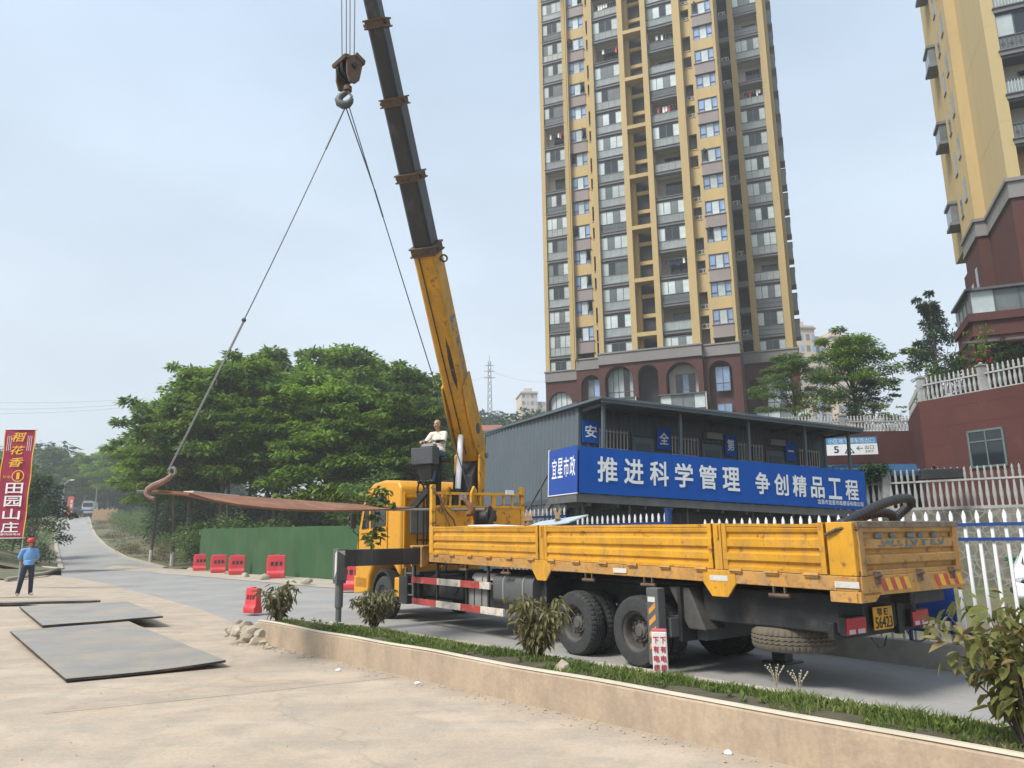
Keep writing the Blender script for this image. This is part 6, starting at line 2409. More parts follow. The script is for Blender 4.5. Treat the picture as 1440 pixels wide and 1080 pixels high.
# balcony stacks
BAYS = [(-6.3, 2.6, OFFL, 'w'), (1.86, 3.05, -0.35, 'm'), (8.19, 2.98, -0.35, 'm'), (17.38, 2.62, OFFR, 'w')]
BM = {'w': balcony_meshes(2.61, 'w'), 'm': balcony_meshes(3.02, 'm')}
openp = [0.06, 0.2, 0.36, 0.32]
for b_, (x0, wd, yo, kd) in enumerate(BAYS):
    M_ = BM[kd]
    for k, z in enumerate(ZF):
        o_ = put(M_['balcony'], 'balcony', tower, (x0, yo, tz(z)))
        op = rnd.random() < openp[b_]
        if not op or rnd.random() < 0.5:
            rk = rnd.choice((0, 0, 1, 1, 2))
            put(M_['rail%d' % rk], 'railing', o_, (0, 0, 0))
        if not op:
            put(M_['glz' + rnd.choice('aabbbcdefgh')], 'glazing', o_, (0, 0, 0))
        elif rnd.random() < 0.28:
            mm_ = MB()
            for q_ in range(7):
                x = wd * (0.2 + 0.1 * q_)
                hh = rnd.uniform(0.45, 0.8)
                mm_.bx(x, x + wd * 0.075, 0.45, 0.47, 2.05 - hh, 2.05, rnd.choice((0, 0, 1, 2, 2)))
            mm_.bx(wd * 0.15, wd * 0.92, 0.45, 0.47, 2.08, 2.11, 3)
            mm_.split('laundry', [M_WHITE, M_RED, M_NAVY, M_GALV], o_)
    # the lowest part-storey above the cornice
    o_ = put(M_['glz' + 'bbab'[b_]], 'glazing', tower, (x0, yo, tz(19.35)))
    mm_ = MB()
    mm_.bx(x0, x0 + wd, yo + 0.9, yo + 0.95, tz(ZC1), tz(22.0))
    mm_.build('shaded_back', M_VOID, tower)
# open stair recess with cross beams
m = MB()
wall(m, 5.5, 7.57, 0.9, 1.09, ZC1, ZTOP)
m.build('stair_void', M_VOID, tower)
m = MB()
wall(m, 5.5, 5.9, 0.3, 0.9, ZC1, ZTOP)
m.build('stair_reveal', M_YWALL, tower)
for k in range(10):
    z = 22.4 + 6.0 * k
    m = MB()
    wall(m, 5.5, 7.57, -0.88, 0.5, z - 0.22, z + 0.22)
    m.build('cross_beam', M_YWALL, tower)
    for dz in (2.4, 4.6):
        m = MB()
        wall(m, 5.9, 7.57, 0.6, 0.88, z + dz - 0.24, z + dz + 0.18)
        m.build('landing_beam', M_YWALL, tower)
# dark recess between centre and right wing with small landings and machines
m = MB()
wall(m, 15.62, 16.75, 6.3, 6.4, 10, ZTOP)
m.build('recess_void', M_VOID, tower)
for k, z in enumerate(ZF):
    m = MB()
    wall(m, 15.63, 16.74, 4.9, 6.3, z - 0.45, z + 0.15)
    o_ = m.build('recess_landing', M_SLAB, tower)
    if rnd.random() < 0.5:
        put(AC_ME, 'air_conditioner', tower, (15.75, 5.1, tz(z + 0.16)))
    m = MB()
    for q_ in range(8):
        m.bx(15.66 + 0.14 * q_, 15.69 + 0.14 * q_, 4.93, 4.95, tz(z + 0.15), tz(z + 1.1))
    if k % 3 == 0:
        m.build('grille', M_FRAME, tower)
# protruding boxes on the right flank
for k, z in enumerate(ZF):
    m = MB()
    m.bx(21.05, 21.55, 9.0, 10.6, tz(z + 0.4), tz(z + 2.3), 1)
    m.bx(21.05, 21.6, 8.95, 10.65, tz(z + 0.28), tz(z + 0.4), 0)
    m.bx(21.05, 21.6, 8.95, 10.65, tz(z + 2.3), tz(z + 2.4), 0)
    m.build('side_window_box', [M_SLAB, M_GREYG], tower)
# slabs of string course lines
m = MB()
for (x0, x1, y0) in ((-6.86, -1.6, OFFL - 0.35), (-1.66, 1.9, 0.35), (1.25, 12.04, -1.15), (11.9, 15.7, -0.4), (15.55, 21.15, OFFR - 0.45)):
    wall(m, x0, x1, y0, y0 + 1.6, ZC0, ZC1 - 0.12)
    wall(m, x0 - 0.1, x1 + 0.1, y0 - 0.1, y0 + 1.6, ZC1 - 0.12, ZC1 + 0.03)
    wall(m, x0 - 0.05, x1 + 0.05, y0 - 0.05, y0 + 1.6, ZC0 - 0.1, ZC0)
m.build('cornice', M_CORN, tower)
m = MB()
wall(m, -7.1, 21.3, -1.2, 17.2, ZTOP, ZTOP + 0.5)
m.build('roof', M_CORN, tower)


# red-brown base with arched openings
def arch_wall(m, x0, x1, y0, y1, z0, z1, arches, mi=0):
    """wall from x0 to x1 with arched holes (xc, half width, spring height, sill height)"""
    arches = sorted(arches)
    x = x0
    for (xc, hw, zs_, zl) in arches:
        wall(m, x, xc - hw, y0, y1, z0, z1, mi)
        if zl > z0:
            wall(m, xc - hw, xc + hw, y0, y1, z0, zl, mi)
        n_ = 14
        for i in range(n_):
            a0, a1 = pi * i / n_, pi * (i + 1) / n_
            xa, za = xc - hw * cos(a0), zs_ + hw * sin(a0)
            xb, zb2 = xc - hw * cos(a1), zs_ + hw * sin(a1)
            m.hexa([(xa, y0, tz(za)), (xb, y0, tz(zb2)), (xb, y1, tz(zb2)), (xa, y1, tz(za)), (xa, y0, tz(z1)), (xb, y0, tz(z1)), (xb, y1, tz(z1)), (xa, y1, tz(z1))], mi)
        x = xc + hw
    wall(m, x, x1, y0, y1, z0, z1, mi)


m = MB()
arch_wall(m, 1.25, 12.04, -1.0, 0.3, 6.4, ZC0 - 0.1, ((3.35, 1.5, 17.7, 15.0), (6.45, 1.05, 18.0, 8.0), (9.9, 1.6, 17.4, 15.6)))
arch_wall(m, -1.66, 1.25, 0.4, 1.0, 6.4, ZC0 - 0.1, ((-0.05, 1.12, 17.7, 12.0),))
arch_wall(m, 12.04, 15.7, -0.25, 0.5, 6.4, ZC0 - 0.1, ((13.65, 1.15, 17.8, 9.0),))
arch_wall(m, -6.86, -1.66, OFFL - 0.2, OFFL + 0.4, 6.4, ZC0 - 0.1, ((-5.1, 1.42, 16.8, 13.4),))
arch_wall(m, 15.7, 21.1, OFFR - 0.2, OFFR + 0.4, 6.4, ZC0 - 0.1, ((16.5, 0.55, 17.2, 8.0), (19.0, 1.4, 17.0, 12.0)))
m.build('base_wall', M_BROWN, tower)
m = MB()
wall(m, -1.6, 1.25, 1.3, 14, 6.4, ZC0)
wall(m, 1.25, 12.0, 0.95, 14, 6.4, ZC0)
wall(m, 12.0, 15.65, 0.8, 14, 6.4, ZC0)
wall(m, -6.8, -1.6, OFFL + 0.8, 16.8, 6.4, ZC0)
wall(m, 15.7, 21.05, OFFR + 0.8, 16.8, 6.4, ZC0)
m.split('base_core', mat('base_recess', (0.085, 0.04, 0.036), 0.8, 0.1, 0.5), tower)


def podium_window(x0, x1, y, z0, z1, pat, name='window'):
    m_ = MB()
    n_ = len(pat)
    for i, ch in enumerate(pat):
        a, c = lerp(x0, x1, i / n_), lerp(x0, x1, (i + 1) / n_)
        m_.bx(a + 0.03, c - 0.03, y, y + 0.02, tz(z0), tz(z1), {'p': 1, 'g': 2, 'd': 3, 'b': 4}[ch])
        m_.bx(a - 0.03, a + 0.03, y - 0.04, y + 0.03, tz(z0), tz(z1), 0)
    m_.bx(x1 - 0.03, x1 + 0.03, y - 0.04, y + 0.03, tz(z0), tz(z1), 0)
    for z in (z0, lerp(z0, z1, 0.32), z1):
        m_.bx(x0, x1, y - 0.035, y + 0.03, tz(z) - 0.03, tz(z) + 0.03, 0)
    return m_.build(name, [M_FRAME, M_PALEG, M_GREYG, M_GLASS, M_GLASSB], tower)


podium_window(1.9, 4.8, 0.2, 15.4, 19.2, 'pppdp')
podium_window(-0.55, 0.75, 1.1, 15.6, 18.4, 'gb')
podium_window(9.05, 11.0, 0.6, 15.6, 18.0, 'dbd')
podium_window(13.1, 14.5, 0.35, 15.9, 18.4, 'bb')
podium_window(13.1, 14.5, 0.35, 12.3, 14.6, 'bb')
podium_window(-6.4, -3.8, OFFL + 0.3, 13.6, 18.2, 'pppp')
podium_window(17.7, 20.3, OFFR + 0.3, 13.8, 18.2, 'ppgp')
m = MB()
wall(m, 8.35, 11.5, 0.62, 0.9, 15.6, 19.0)
m.build('loggia_back', M_BALC, tower)
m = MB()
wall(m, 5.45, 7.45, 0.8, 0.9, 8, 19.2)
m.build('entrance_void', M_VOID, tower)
# low projecting terraces with glass boxes
for (x0, x1, y0, y1, zb_, zt, pat) in ((7.9, 12.3, -2.6, -1.0, 13.9, 15.3, 'pggp'), (0.9, 5.3, -2.4, -1.0, 14.2, 15.4, 'gpgp'), (16.6, 21.2, OFFR - 2.2, OFFR - 0.2, 12.4, 14.0, 'ppgp'), (-7.3, -4.6, OFFL - 1.5, OFFL - 0.2, 12.2, 13.3, 'pg')):
    m = MB()
    wall(m, x0, x1, y0, y1, zb_ - 2.6, zb_)
    wall(m, x0 - 0.12, x1 + 0.12, y0 - 0.12, y1, zb_ - 0.35, zb_ - 0.22)
    t_ = m.build('terrace', M_BROWN, tower)
    m = MB()
    n_ = len(pat)
    for i, ch in enumerate(pat):
        a, c = lerp(x0, x1, i / n_), lerp(x0, x1, (i + 1) / n_)
        m.bx(a + 0.04, c - 0.04, y0 + 0.03, y0 + 0.05, tz(zb_), tz(zt), 1 if ch == 'p' else 2)
        m.bx(a - 0.04, a + 0.04, y0, y0 + 0.08, tz(zb_), tz(zt), 0)
    m.bx(x1 - 0.04, x1 + 0.04, y0, y0 + 0.08, tz(zb_), tz(zt), 0)
    m.bx(x1 - 0.03, x1 - 0.01, y0 + 0.1, y1, tz(zb_), tz(zt), 2)
    m.bx(x0 - 0.2, x1 + 0.2, y0 - 0.2, y1, tz(zt), tz(zt) + 0.12, 0)
    m.build('terrace_glazing', [M_FRAME, M_PALEG, M_GREYG], t_)
    m = MB()
    m.tube([(x1 + 0.1, y0 - 0.15, tz(zt) + 0.1), (x1 + 0.1, y0 - 0.15, tz(zb_ - 2.4))], 0.06, 8)
    m.build('drainpipe', M_OFFW, t_)

# ------------------------------------------------------------------ nearer tower at the right edge
R0_ = Vector((27.38, 38.0, 0))
rb = thing('apartment_tower', 'nearer ochre apartment tower with a plain windowless flank above the balustraded brown building', 'apartment tower', (R0_.x, R0_.y, 7.0), BA)
B0 = 7.0
RT0, RT1 = 20.52, 60.0
m = MB()
wall(m, 0, 0.62, 0, 6.0, RT0, RT1)
wall(m, 0.62, 9, 1.6, 14, RT0, RT1)
m.build('flank_wall', M_YWALL2, rb)
m = MB()
wall(m, -0.62, 0, 5.55, 9.7, RT0, RT1)
wall(m, -0.4, 3, 9.7, 14, RT0, RT1)
m.build('rear_flank_wall', M_YWALL, rb)
# narrow paired windows on the rear flank
for k in range(13):
    z = 22.0 + 3.0 * k
    for (y0, dz) in ((6.6, 0.5), (8.2, 0.0)):
        m = MB()
        m.bx(-0.635, -0.60, y0, y0 + 0.62, tz(z + dz), tz(z + dz + 1.5))
        w_ = m.build('slit_window', M_GREYG, rb)
        m = MB()
        m.bx(-0.68, -0.60, y0 - 0.05, y0 + 0.67, tz(z + dz) - 0.1, tz(z + dz))
        m.build('sill', M_SLAB, w_)
    if k % 2 == 0:
        m = MB()
        m.bx(-1.05, -0.40, 9.9, 11.4, tz(z + 0.2), tz(z + 1.5), 1)
        m.bx(-1.15, -0.40, 9.8, 11.5, tz(z + 0.0), tz(z + 0.2), 0)
        m.bx(-1.15, -0.40, 9.8, 11.5, tz(z + 1.5), tz(z + 1.7), 0)
        m.build('bay_window', [M_SLAB, M_GREYG], rb)
# score lines across the render every two floors
m = MB()
for k in range(7):
    z = 24.0 + 6.0 * k
    m.bx(-0.004, 0.3, -0.004, 5.54, tz(z), tz(z) + 0.035)
    m.bx(0.3, 0.624, -0.004, 1.0, tz(z), tz(z) + 0.035)
m.build('render_joint', M_YWALL, rb)
RBM = balcony_meshes(3.4, 'r')
for k in range(12):
    z = 22.8 + 2.72 * k
    o_ = put(RBM['balcony'], 'balcony', rb, (0.62, 0.05, tz(z)))
    o_.scale = (1, 1, 0.93)
    put(RBM['rail%d' % (1 if k % 2 else 2)], 'railing', o_, (0, 0, 0))
    if k in (2, 5, 8, 10):
        put(RBM['glz' + 'bdeg'[k % 4]], 'glazing', o_, (0, 0, 0))
    o_ = put(RBM['balcony'], 'balcony', rb, (4.1, 0.05, tz(z)))
    o_.scale = (1, 1, 0.93)
    put(RBM['rail0'], 'railing', o_, (0, 0, 0))
    put(RBM['glz' + 'abcg'[k % 4]], 'glazing', o_, (0, 0, 0))
m = MB()
wall(m, 4.02, 4.1, 0.0, 1.6, RT0, RT1)
m.build('pier', M_YWALL2, rb)
m = MB()
for z0, z1, g in ((RT0 - 0.95, RT0 - 0.15, 0.06), (RT0 - 0.15, RT0 + 0.05, 0.18), (RT0 - 1.1, RT0 - 0.95, 0.12)):
    m.bx(-g, 9, -g - 0.0, 6.0, tz(z0), tz(z1))
    m.bx(-0.62 - g, -g - 0.002, 5.55 - g, 9.7, tz(z0), tz(z1))
m.build('cornice', M_CORN, rb)
m = MB()
wall(m, 0.0, 9, 0.0, 14, 7, RT0 - 1.1)
wall(m, -0.62, 0, 5.55, 9.7, 7, RT0 - 1.1)
m.build('base_wall', M_BROWN, rb)
for (y0, z) in ((6.8, 16.2), (8.3, 15.6)):
    m = MB()
    m.bx(-0.64, -0.60, y0, y0 + 0.6, tz(z), tz(z + 1.7))
    m.build('slit_window', M_GREYG, rb)
m = MB()
m.bx(1.6, 2.6, -0.03, 0.0, tz(15.0), tz(17.6))
m.build('window', M_PALEG, rb)
# glazed terrace in front of the base
tc0 = onpl(1362, 408, R0_ - BQ * 4, BQ)
xt = (tc0 - R0_).dot(BR)
m = MB()
wall(m, xt - 0.05, 9, -4.0, 0.0, 7.0, 12.1)
wall(m, xt - 0.2, 9, -4.15, 0.0, 11.75, 12.15)
wall(m, xt - 0.12, 9, -4.08, 0.0, 11.0, 11.15)
te = m.build('terrace', M_BROWN, rb)
m = MB()
for i in range(7):
    a, c = xt + 1.05 * i, xt + 1.05 * (i + 1)
    m.bx(a + 0.04, c - 0.04, -3.97, -3.95, tz(12.15), tz(13.3), 1 if i % 3 == 0 else 2)
    m.bx(a - 0.04, a + 0.04, -4.0, -3.92, tz(12.15), tz(13.3), 0)
for i in range(4):
    m.bx(xt, xt + 0.02, -3.9 + 0.98 * i, -3.0 + 0.98 * i, tz(12.15), tz(13.3), 2)
    m.bx(xt - 0.03, xt + 0.05, -3.95 + 0.98 * i, -3.9 + 0.98 * i, tz(12.15), tz(13.3), 0)
m.bx(xt - 0.2, 9, -4.2, -3.85, tz(13.3), tz(13.42), 0)
m.bx(xt - 0.2, xt + 0.1, -4.2, 0, tz(13.3), tz(13.42), 0)
m.build('terrace_glazing', [M_FRAME, M_PALEG, M_GREYG], te)
m = MB()
m.bx(xt + 0.5, xt + 1.0, -4.03, -4.0, tz(8.6), tz(10.8))
m.build('window', M_GREYG, te)
# awning sloping out below the terrace
m = MB()
m.hexa([(xt - 0.6, -4.1, tz(10.7)), (8, -4.1, tz(10.7)), (8, -7.0, tz(10.05)), (xt - 0.9, -7.0, tz(10.05)), (xt - 0.6, -4.1, tz(10.78)), (8, -4.1, tz(10.78)), (8, -7.0, tz(10.13)), (xt - 0.9, -7.0, tz(10.13))])
m.build('awning', M_DGREY, te)

# ------------------------------------------------------------------ far blocks
far = [(('left part', 1113, 1167, 457, 600, 190.0), 'beige apartment block far behind, right beside the tall tower', 'r'), ((None, 1168, 1212, 470, 600, 215.0), 'second beige apartment block far behind the garage trees', 'r'), ((None, 733, 770, 550, 600, 300.0), 'small pale pink apartment block far off between boom and tower', 'l')]
for (nm, x0, x1, yt, yb, Y), lab, sd_ in far:
    a, b_ = ony(x0, yt, Y), ony(x1, yt, Y)
    B0 = 0.0
    wdt = (b_ - a).length
    blk = thing('apartment_block', lab, 'apartment block', (a.x, Y, 0), radians(8), 'far apartment blocks')
    ht = a.z
    m = MB()
    m.bx(0, wdt * 0.62, 0, 14, 0, ht)
    m.bx(wdt * 0.62, wdt, 1.5, 14, 0, ht - (2.5 if sd_ == 'r' else 4))
    m.bx(wdt * 0.15, wdt * 0.45, 2, 10, ht, ht + 1.6)
    m.build('wall', M_BEIGE, blk)
    m = MB()
    nf = int(ht / 3)
    nb_ = 6
    for k in range(max(nf - 14, 1), nf):
        for i in range(nb_):
            xa = wdt * (i + 0.2) / nb_
            y_ = -0.06 if i < 4 else 1.44
            if i == 3:
                y_ = 1.44 if xa > wdt * 0.62 else -0.06
            if k * 3 + 2.2 > ht - (0 if xa < wdt * 0.6 else 4):
                continue
            m.bx(xa, xa + wdt / nb_ * (0.5 if i % 2 else 0.62), y_, y_ + 0.1, k * 3 + 0.5, k * 3 + 2.1, i % 2)
    m.build('windows', [M_GREYG, M_GLASSB], blk)
    blk.children[-1]['kind'] = 'stuff'
    m = MB()
    m.bx(-0.4, wdt * 0.62 + 0.3, -0.4, 14, ht - 1.0, ht - 0.6)
    m.build('cornice', M_SILLP, blk)

# ------------------------------------------------------------------ red-brown retaining building, garage portal, balustrades
bp = [onz(px, py, 7.39) for px, py in ((1265, 603), (1291, 564), (1440, 537.6))]
bp[0] = Vector((20.9, 39.2, 7.39))
ext = bp[2] + (bp[2] - bp[1]) * 1.6
rw = thing('retaining_building', 'red-brown tiled building with one dark window below the balustrade', 'building', (bp[1].x, bp[1].y, -0.1))
m = MB()
cen = [Vector((p.x - bp[1].x, p.y - bp[1].y, 0)) for p in (bp[0], bp[1], ext)]
back = [cen[2] + Vector((10, 4, 0)), cen[0] + Vector((14, 2, 0))]
poly = cen + back
m.prism(poly, (0, 0, 7.45))
m.build('wall', mat('red_brown_tile_courses', (0.090, 0.036, 0.032), 0.85, 0.12, 0.5, bump=0.03, col2=(0.13, 0.06, 0.053), thr=0.66, scale2=1.4, spec=0.15, grime=((0.06, 0.03, 0.028), 0.9, 0.5, 0.5), grit=0.08), rw)
wd_ = (cen[2] - cen[1]).normalized()
wn_ = Vector((wd_.y, -wd_.x, 0))
if wn_.y > 0:
    wn_ = -wn_
m = MB()
for z in [0.8 * i + 0.6 for i in range(9)]:
    m.prism([wn_ * 0.004 + Vector((0, 0, z)), wd_ * 11 + wn_ * 0.004 + Vector((0, 0, z)), wd_ * 11 + wn_ * 0.004 + Vector((0, 0, z + 0.02)), wn_ * 0.004 + Vector((0, 0, z + 0.02))], wn_ * 0.002)
m.build('tile_course', M_BROWN, rw)
WP = lambda s, z, o_: wd_ * s + wn_ * o_ + Vector((0, 0, z + 0.1))
m = MB()
m.prism([WP(2.06, 4.28, 0.02), WP(3.42, 4.28, 0.02), WP(3.42, 5.68, 0.02), WP(2.06, 5.68, 0.02)], wn_ * 0.02)
w_ = m.build('window', M_GLASS, rw)
m = MB()
for s0, s1, z0, z1 in ((2.0, 2.08, 4.22, 5.74), (3.40, 3.48, 4.22, 5.74), (2.72, 2.77, 4.28, 5.68), (2.0, 3.48, 4.2, 4.28), (2.0, 3.48, 5.68, 5.76), (2.06, 3.42, 5.25, 5.30)):
    m.prism([WP(s0, z0, 0.0), WP(s1, z0, 0.0), WP(s1, z1, 0.0), WP(s0, z1, 0.0)], wn_ * 0.07)
m.build('window_frame', mat('green_grey_frame', (0.10, 0.14, 0.13), 0.5, 0.1, 3), w_)
m = MB()
m.tube([WP(0.25, 0, 0.08), WP(0.25, 4.2, 0.08), WP(0.4, 4.5, 0.08), WP(0.55, 4.4, 0.08), WP(0.55, 2.5, 0.08)], 0.06, 8)
m.build('drainpipe', M_BROWN, rw)
m = MB()
m.prism([WP(4.6, 3.9, 0.0), WP(4.75, 3.9, 0.0), WP(4.75, 4.0, 0.0), WP(4.6, 4.0, 0.0)], wn_ * 0.25)
m.build('wall_lamp', M_OFFW, rw)


def baluster_me(h):
    m_ = MB()
    k_ = h / 0.9
    m_.lathe([(0.055, 0.0), (0.055, 0.06 * k_), (0.035, 0.10 * k_), (0.06, 0.24 * k_), (0.07, 0.34 * k_), (0.045, 0.50 * k_), (0.032, 0.66 * k_), (0.05, 0.74 * k_), (0.05, 0.80 * k_), (0.03, 0.84 * k_), (0.045, 0.88 * k_), (0.02, 0.93 * k_), (0.0001, 0.95 * k_)], (0, 0, 0), (0, 0, 1), 10)
    return m_.mesh('baluster', M_BALU, smooth=True)


def balustrade(pts, z, h, pitch, label, posts=()):
    p0 = Vector((pts[0].x, pts[0].y, z))
    r = thing('balustrade', label, 'balustrade', p0, 0, 'pale concrete balustrades')
    me = baluster_me(h)
    for a, b_ in zip(pts, pts[1:]):
        d = Vector((b_.x - a.x, b_.y - a.y, 0))
        n_ = max(2, int(d.length / pitch))
        for i in range(n_):
            p = Vector((a.x, a.y, z)) + d * ((i + 0.5) / n_) - p0
            put(me, 'baluster', r, p)
        a_, c_ = Vector((a.x, a.y, z)) - p0, Vector((b_.x, b_.y, z)) - p0
        for zz, wz in ((0.06, 0.10), (h * 0.72, 0.07)):
            m_ = MB()
            m_.beam(a_ + Vector((0, 0, zz)), c_ + Vector((0, 0, zz)), 0.11, wz)
            m_.build('rail', M_BALU, r)
    for p in posts:
        m_ = MB()
        q_ = Vector((p.x, p.y, z)) - p0
        m_.bx(q_.x - 0.13, q_.x + 0.13, q_.y - 0.13, q_.y + 0.13, 0, h + 0.04)
        m_.bx(q_.x - 0.17, q_.x + 0.17, q_.y - 0.17, q_.y + 0.17, h + 0.04, h + 0.10)
        m_.lathe([(0.08, h + 0.1), (0.09, h + 0.15), (0.04, h + 0.2), (0.0001, h + 0.21)], (q_.x, q_.y, 0), (0, 0, 1), 10)
        m_.build('post', M_BALU, r)
    return r


w0, w1, w2 = [Vector((p.x, p.y, 0)) for p in (bp[0], bp[1], ext)]
inn = Vector((0.35, 0.25, 0))
balustrade([w0 + inn, w1 + inn], 7.35, 1.0, 0.19, 'pale balustrade along the receding left edge of the red-brown building roof')
balustrade([w1 + inn, w1 + (w2 - w1) * 0.32 + inn, w2 + inn], 7.35, 1.08, 0.20, 'pale balustrade above the red-brown wall with the window', posts=(w1 + inn, w1 + (w2 - w1) * 0.235 + inn, w1 + (w2 - w1) * 0.46 + inn))
u0, u1 = ony(1108, 608, 38.5), ony(1268, 608, 38.5)
balustrade([Vector((u0.x - 1.5, 38.5, 0)), Vector((u1.x + 0.6, 38.5, 0))], 6.62, 0.95, 0.17, 'far pale balustrade on top of the garage entrance', posts=(Vector((ony(1184, 600, 38.5).x, 38.5, 0)),))
l0, l1 = Vector((13.0, 30.9, 0)), Vector((18.6, 26.6, 0))
lx = l1 + (l1 - l0) * 0.8
pz = l0 + (l1 - l0) * 0.29
balustrade([l0 + (l0 - l1) * 0.15, l1, lx], 2.45, 1.5, 0.21, 'tall grey balustrade standing on the stone retaining wall', posts=(pz, l1 + (lx - l1) * 0.5))
# stone retaining wall below it
sw = MB()
sd0, sd1 = l0 + (l0 - l1) * 0.25, lx
dv = (sd1 - sd0).normalized()
nv = Vector((dv.y, -dv.x, 0))
if nv.y > 0:
    nv = -nv
M_STONE = mat('rubble_stone_wall', (0.15, 0.14, 0.115), 0.95, 0.4, 2.5, bump=0.3, bscale=6, col2=(0.06, 0.07, 0.045), thr=0.55, scale2=0.6, soft=0.15)
t = M_STONE.node_tree
b = t.nodes['Principled BSDF']
old = b.inputs['Base Color'].links[0].from_socket
tc = [n for n in t.nodes if n.type == 'TEX_COORD'][0]
vor = t.nodes.new('ShaderNodeTexVoronoi')
vor.feature = 'DISTANCE_TO_EDGE'
vor.inputs['Scale'].default_value = 3.0
t.links.new(tc.outputs['Object'], vor.inputs['Vector'])
cr = t.nodes.new('ShaderNodeValToRGB')
cr.color_ramp.elements[0].position = 0.03
cr.color_ramp.elements[0].color = (1, 1, 1, 1)
cr.color_ramp.elements[1].position = 0.085
cr.color_ramp.elements[1].color = (0, 0, 0, 1)
t.links.new(vor.outputs['Distance'], cr.inputs[0])
mx = t.nodes.new('ShaderNodeMix')
mx.data_type = 'RGBA'
t.links.new(cr.outputs[0], mx.inputs[0])
t.links.new(old, mx.inputs[6])
mx.inputs[7].default_value = (0.20, 0.195, 0.175, 1)
t.links.new(mx.outputs[2], b.inputs['Base Color'])
nn = 40
face = [[sd0 + (sd1 - sd0) * (i / nn) + nv * (0.45 - 0.30 * j / 6 + 0.05 * mnoise.noise(Vector((i * 0.8, j * 0.9, 2)))) + Vector((0, 0, -0.5 + 2.95 * j / 6)) for i in range(nn + 1)] for j in range(7)]
sw.sheet(face)
sw.sheet([[p for p in face[-1]], [p - nv * 5.5 for p in face[-1]]])
o = sw.build('stone_retaining_wall', M_STONE, smooth=True, weld=True)
tag(o, 'rough stone retaining wall with pale mortar below the tall grey balustrade', 'wall')
# garage portal
gp0, gp1 = ony(1150, 650, 37.0), ony(1270, 650, 37.0)
gp = thing('garage_portal', 'dark red-brown underground garage entrance with blue canopy band', 'garage entrance', (gp0.x, 37.0, -0.1))
gw = gp1.x - gp0.x + 1.6
m = MB()
m.bx(0, gw, 0.4, 1.3, 5.0, 6.75)
m.bx(-0.5, 0.15, 0.5, 1.3, 0, 5.0)
m.bx(gw - 0.2, gw + 0.6, 0.5, 1.3, 0, 5.0)
m.build('wall', M_BROWN, gp)
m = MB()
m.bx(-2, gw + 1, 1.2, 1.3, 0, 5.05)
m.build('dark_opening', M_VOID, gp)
m = MB()
m.hexa([(0.0, -0.8, 4.42), (gw, -0.8, 4.42), (gw, 0.5, 4.55), (0.0, 0.5, 4.55), (0.0, -0.8, 4.62), (gw, -0.8, 4.62), (gw, 0.5, 5.12), (0.0, 0.5, 5.12)])
m.build('canopy', mat('teal_blue_canopy', (0.02, 0.085, 0.18), 0.5, 0.1, 1), gp)
ss = [ony(px, py, 36.6) for px, py in ((1158, 618), (1234.5, 612), (1234.5, 635), (1158, 641))]
sgn = thing('garage_sign', 'white and light blue parking sign above the garage entrance', 'sign', (ss[3].x, 36.6, ss[3].z))
sgn.rotation_euler = (0, -0.02, 0)
sw_, sh_ = ss[1].x - ss[0].x, 0.86
m = MB()
m.bx(0, sw_, 0, 0.1, 0, sh_ * 0.62)
m.build('white_panel', M_WHITE, sgn)
m = MB()
m.bx(0, sw_, 0, 0.1, sh_ * 0.62 + 0.003, sh_)
m.build('blue_panel', M_SKYB, sgn)
m = MB()
letters(m, '小区地下停车场出口', lambda x, y: (x, -0.006, y), 0.3, sw_ - 0.12, sh_ * 0.67, sh_ * 0.95, 0.0)
m.build('white_lettering', M_WHITE, sgn)
m = MB()
letters(m, '5', lambda x, y: (x, -0.006, y), 0.55, 0.78, 0.12, 0.44, 0.03)
m.add([(1.05 + x, -0.006, 0.08 + y) for x, y in ((0, 0), (0.5, 0), (0.25, 0.4), (0.08, 0.045), (0.42, 0.045), (0.25, 0.32))], [(0, 1, 4, 3), (1, 2, 5, 4), (2, 0, 3, 5)])
letters(m, '!', lambda x, y: (x, -0.006, y), 1.27, 1.33, 0.15, 0.34, 0.02)
m.build('black_symbols', M_INK, sgn)
m = MB()
letters(m, '出口', lambda x, y: (x, -0.006, y), sw_ - 0.62, sw_ - 0.18, 0.26, 0.46, 0.0)
letters(m, 'EXIT', lambda x, y: (x, -0.006, y), sw_ - 0.6, sw_ - 0.2, 0.10, 0.20, 0.0)
letters(m, '←', lambda x, y: (x, -0.006, y), sw_ - 1.05, sw_ - 0.72, 0.2, 0.42, 0.0)
m.build('exit_lettering', M_INK, sgn)
# ------------------------------------------------------------------ vegetation
import numpy as np


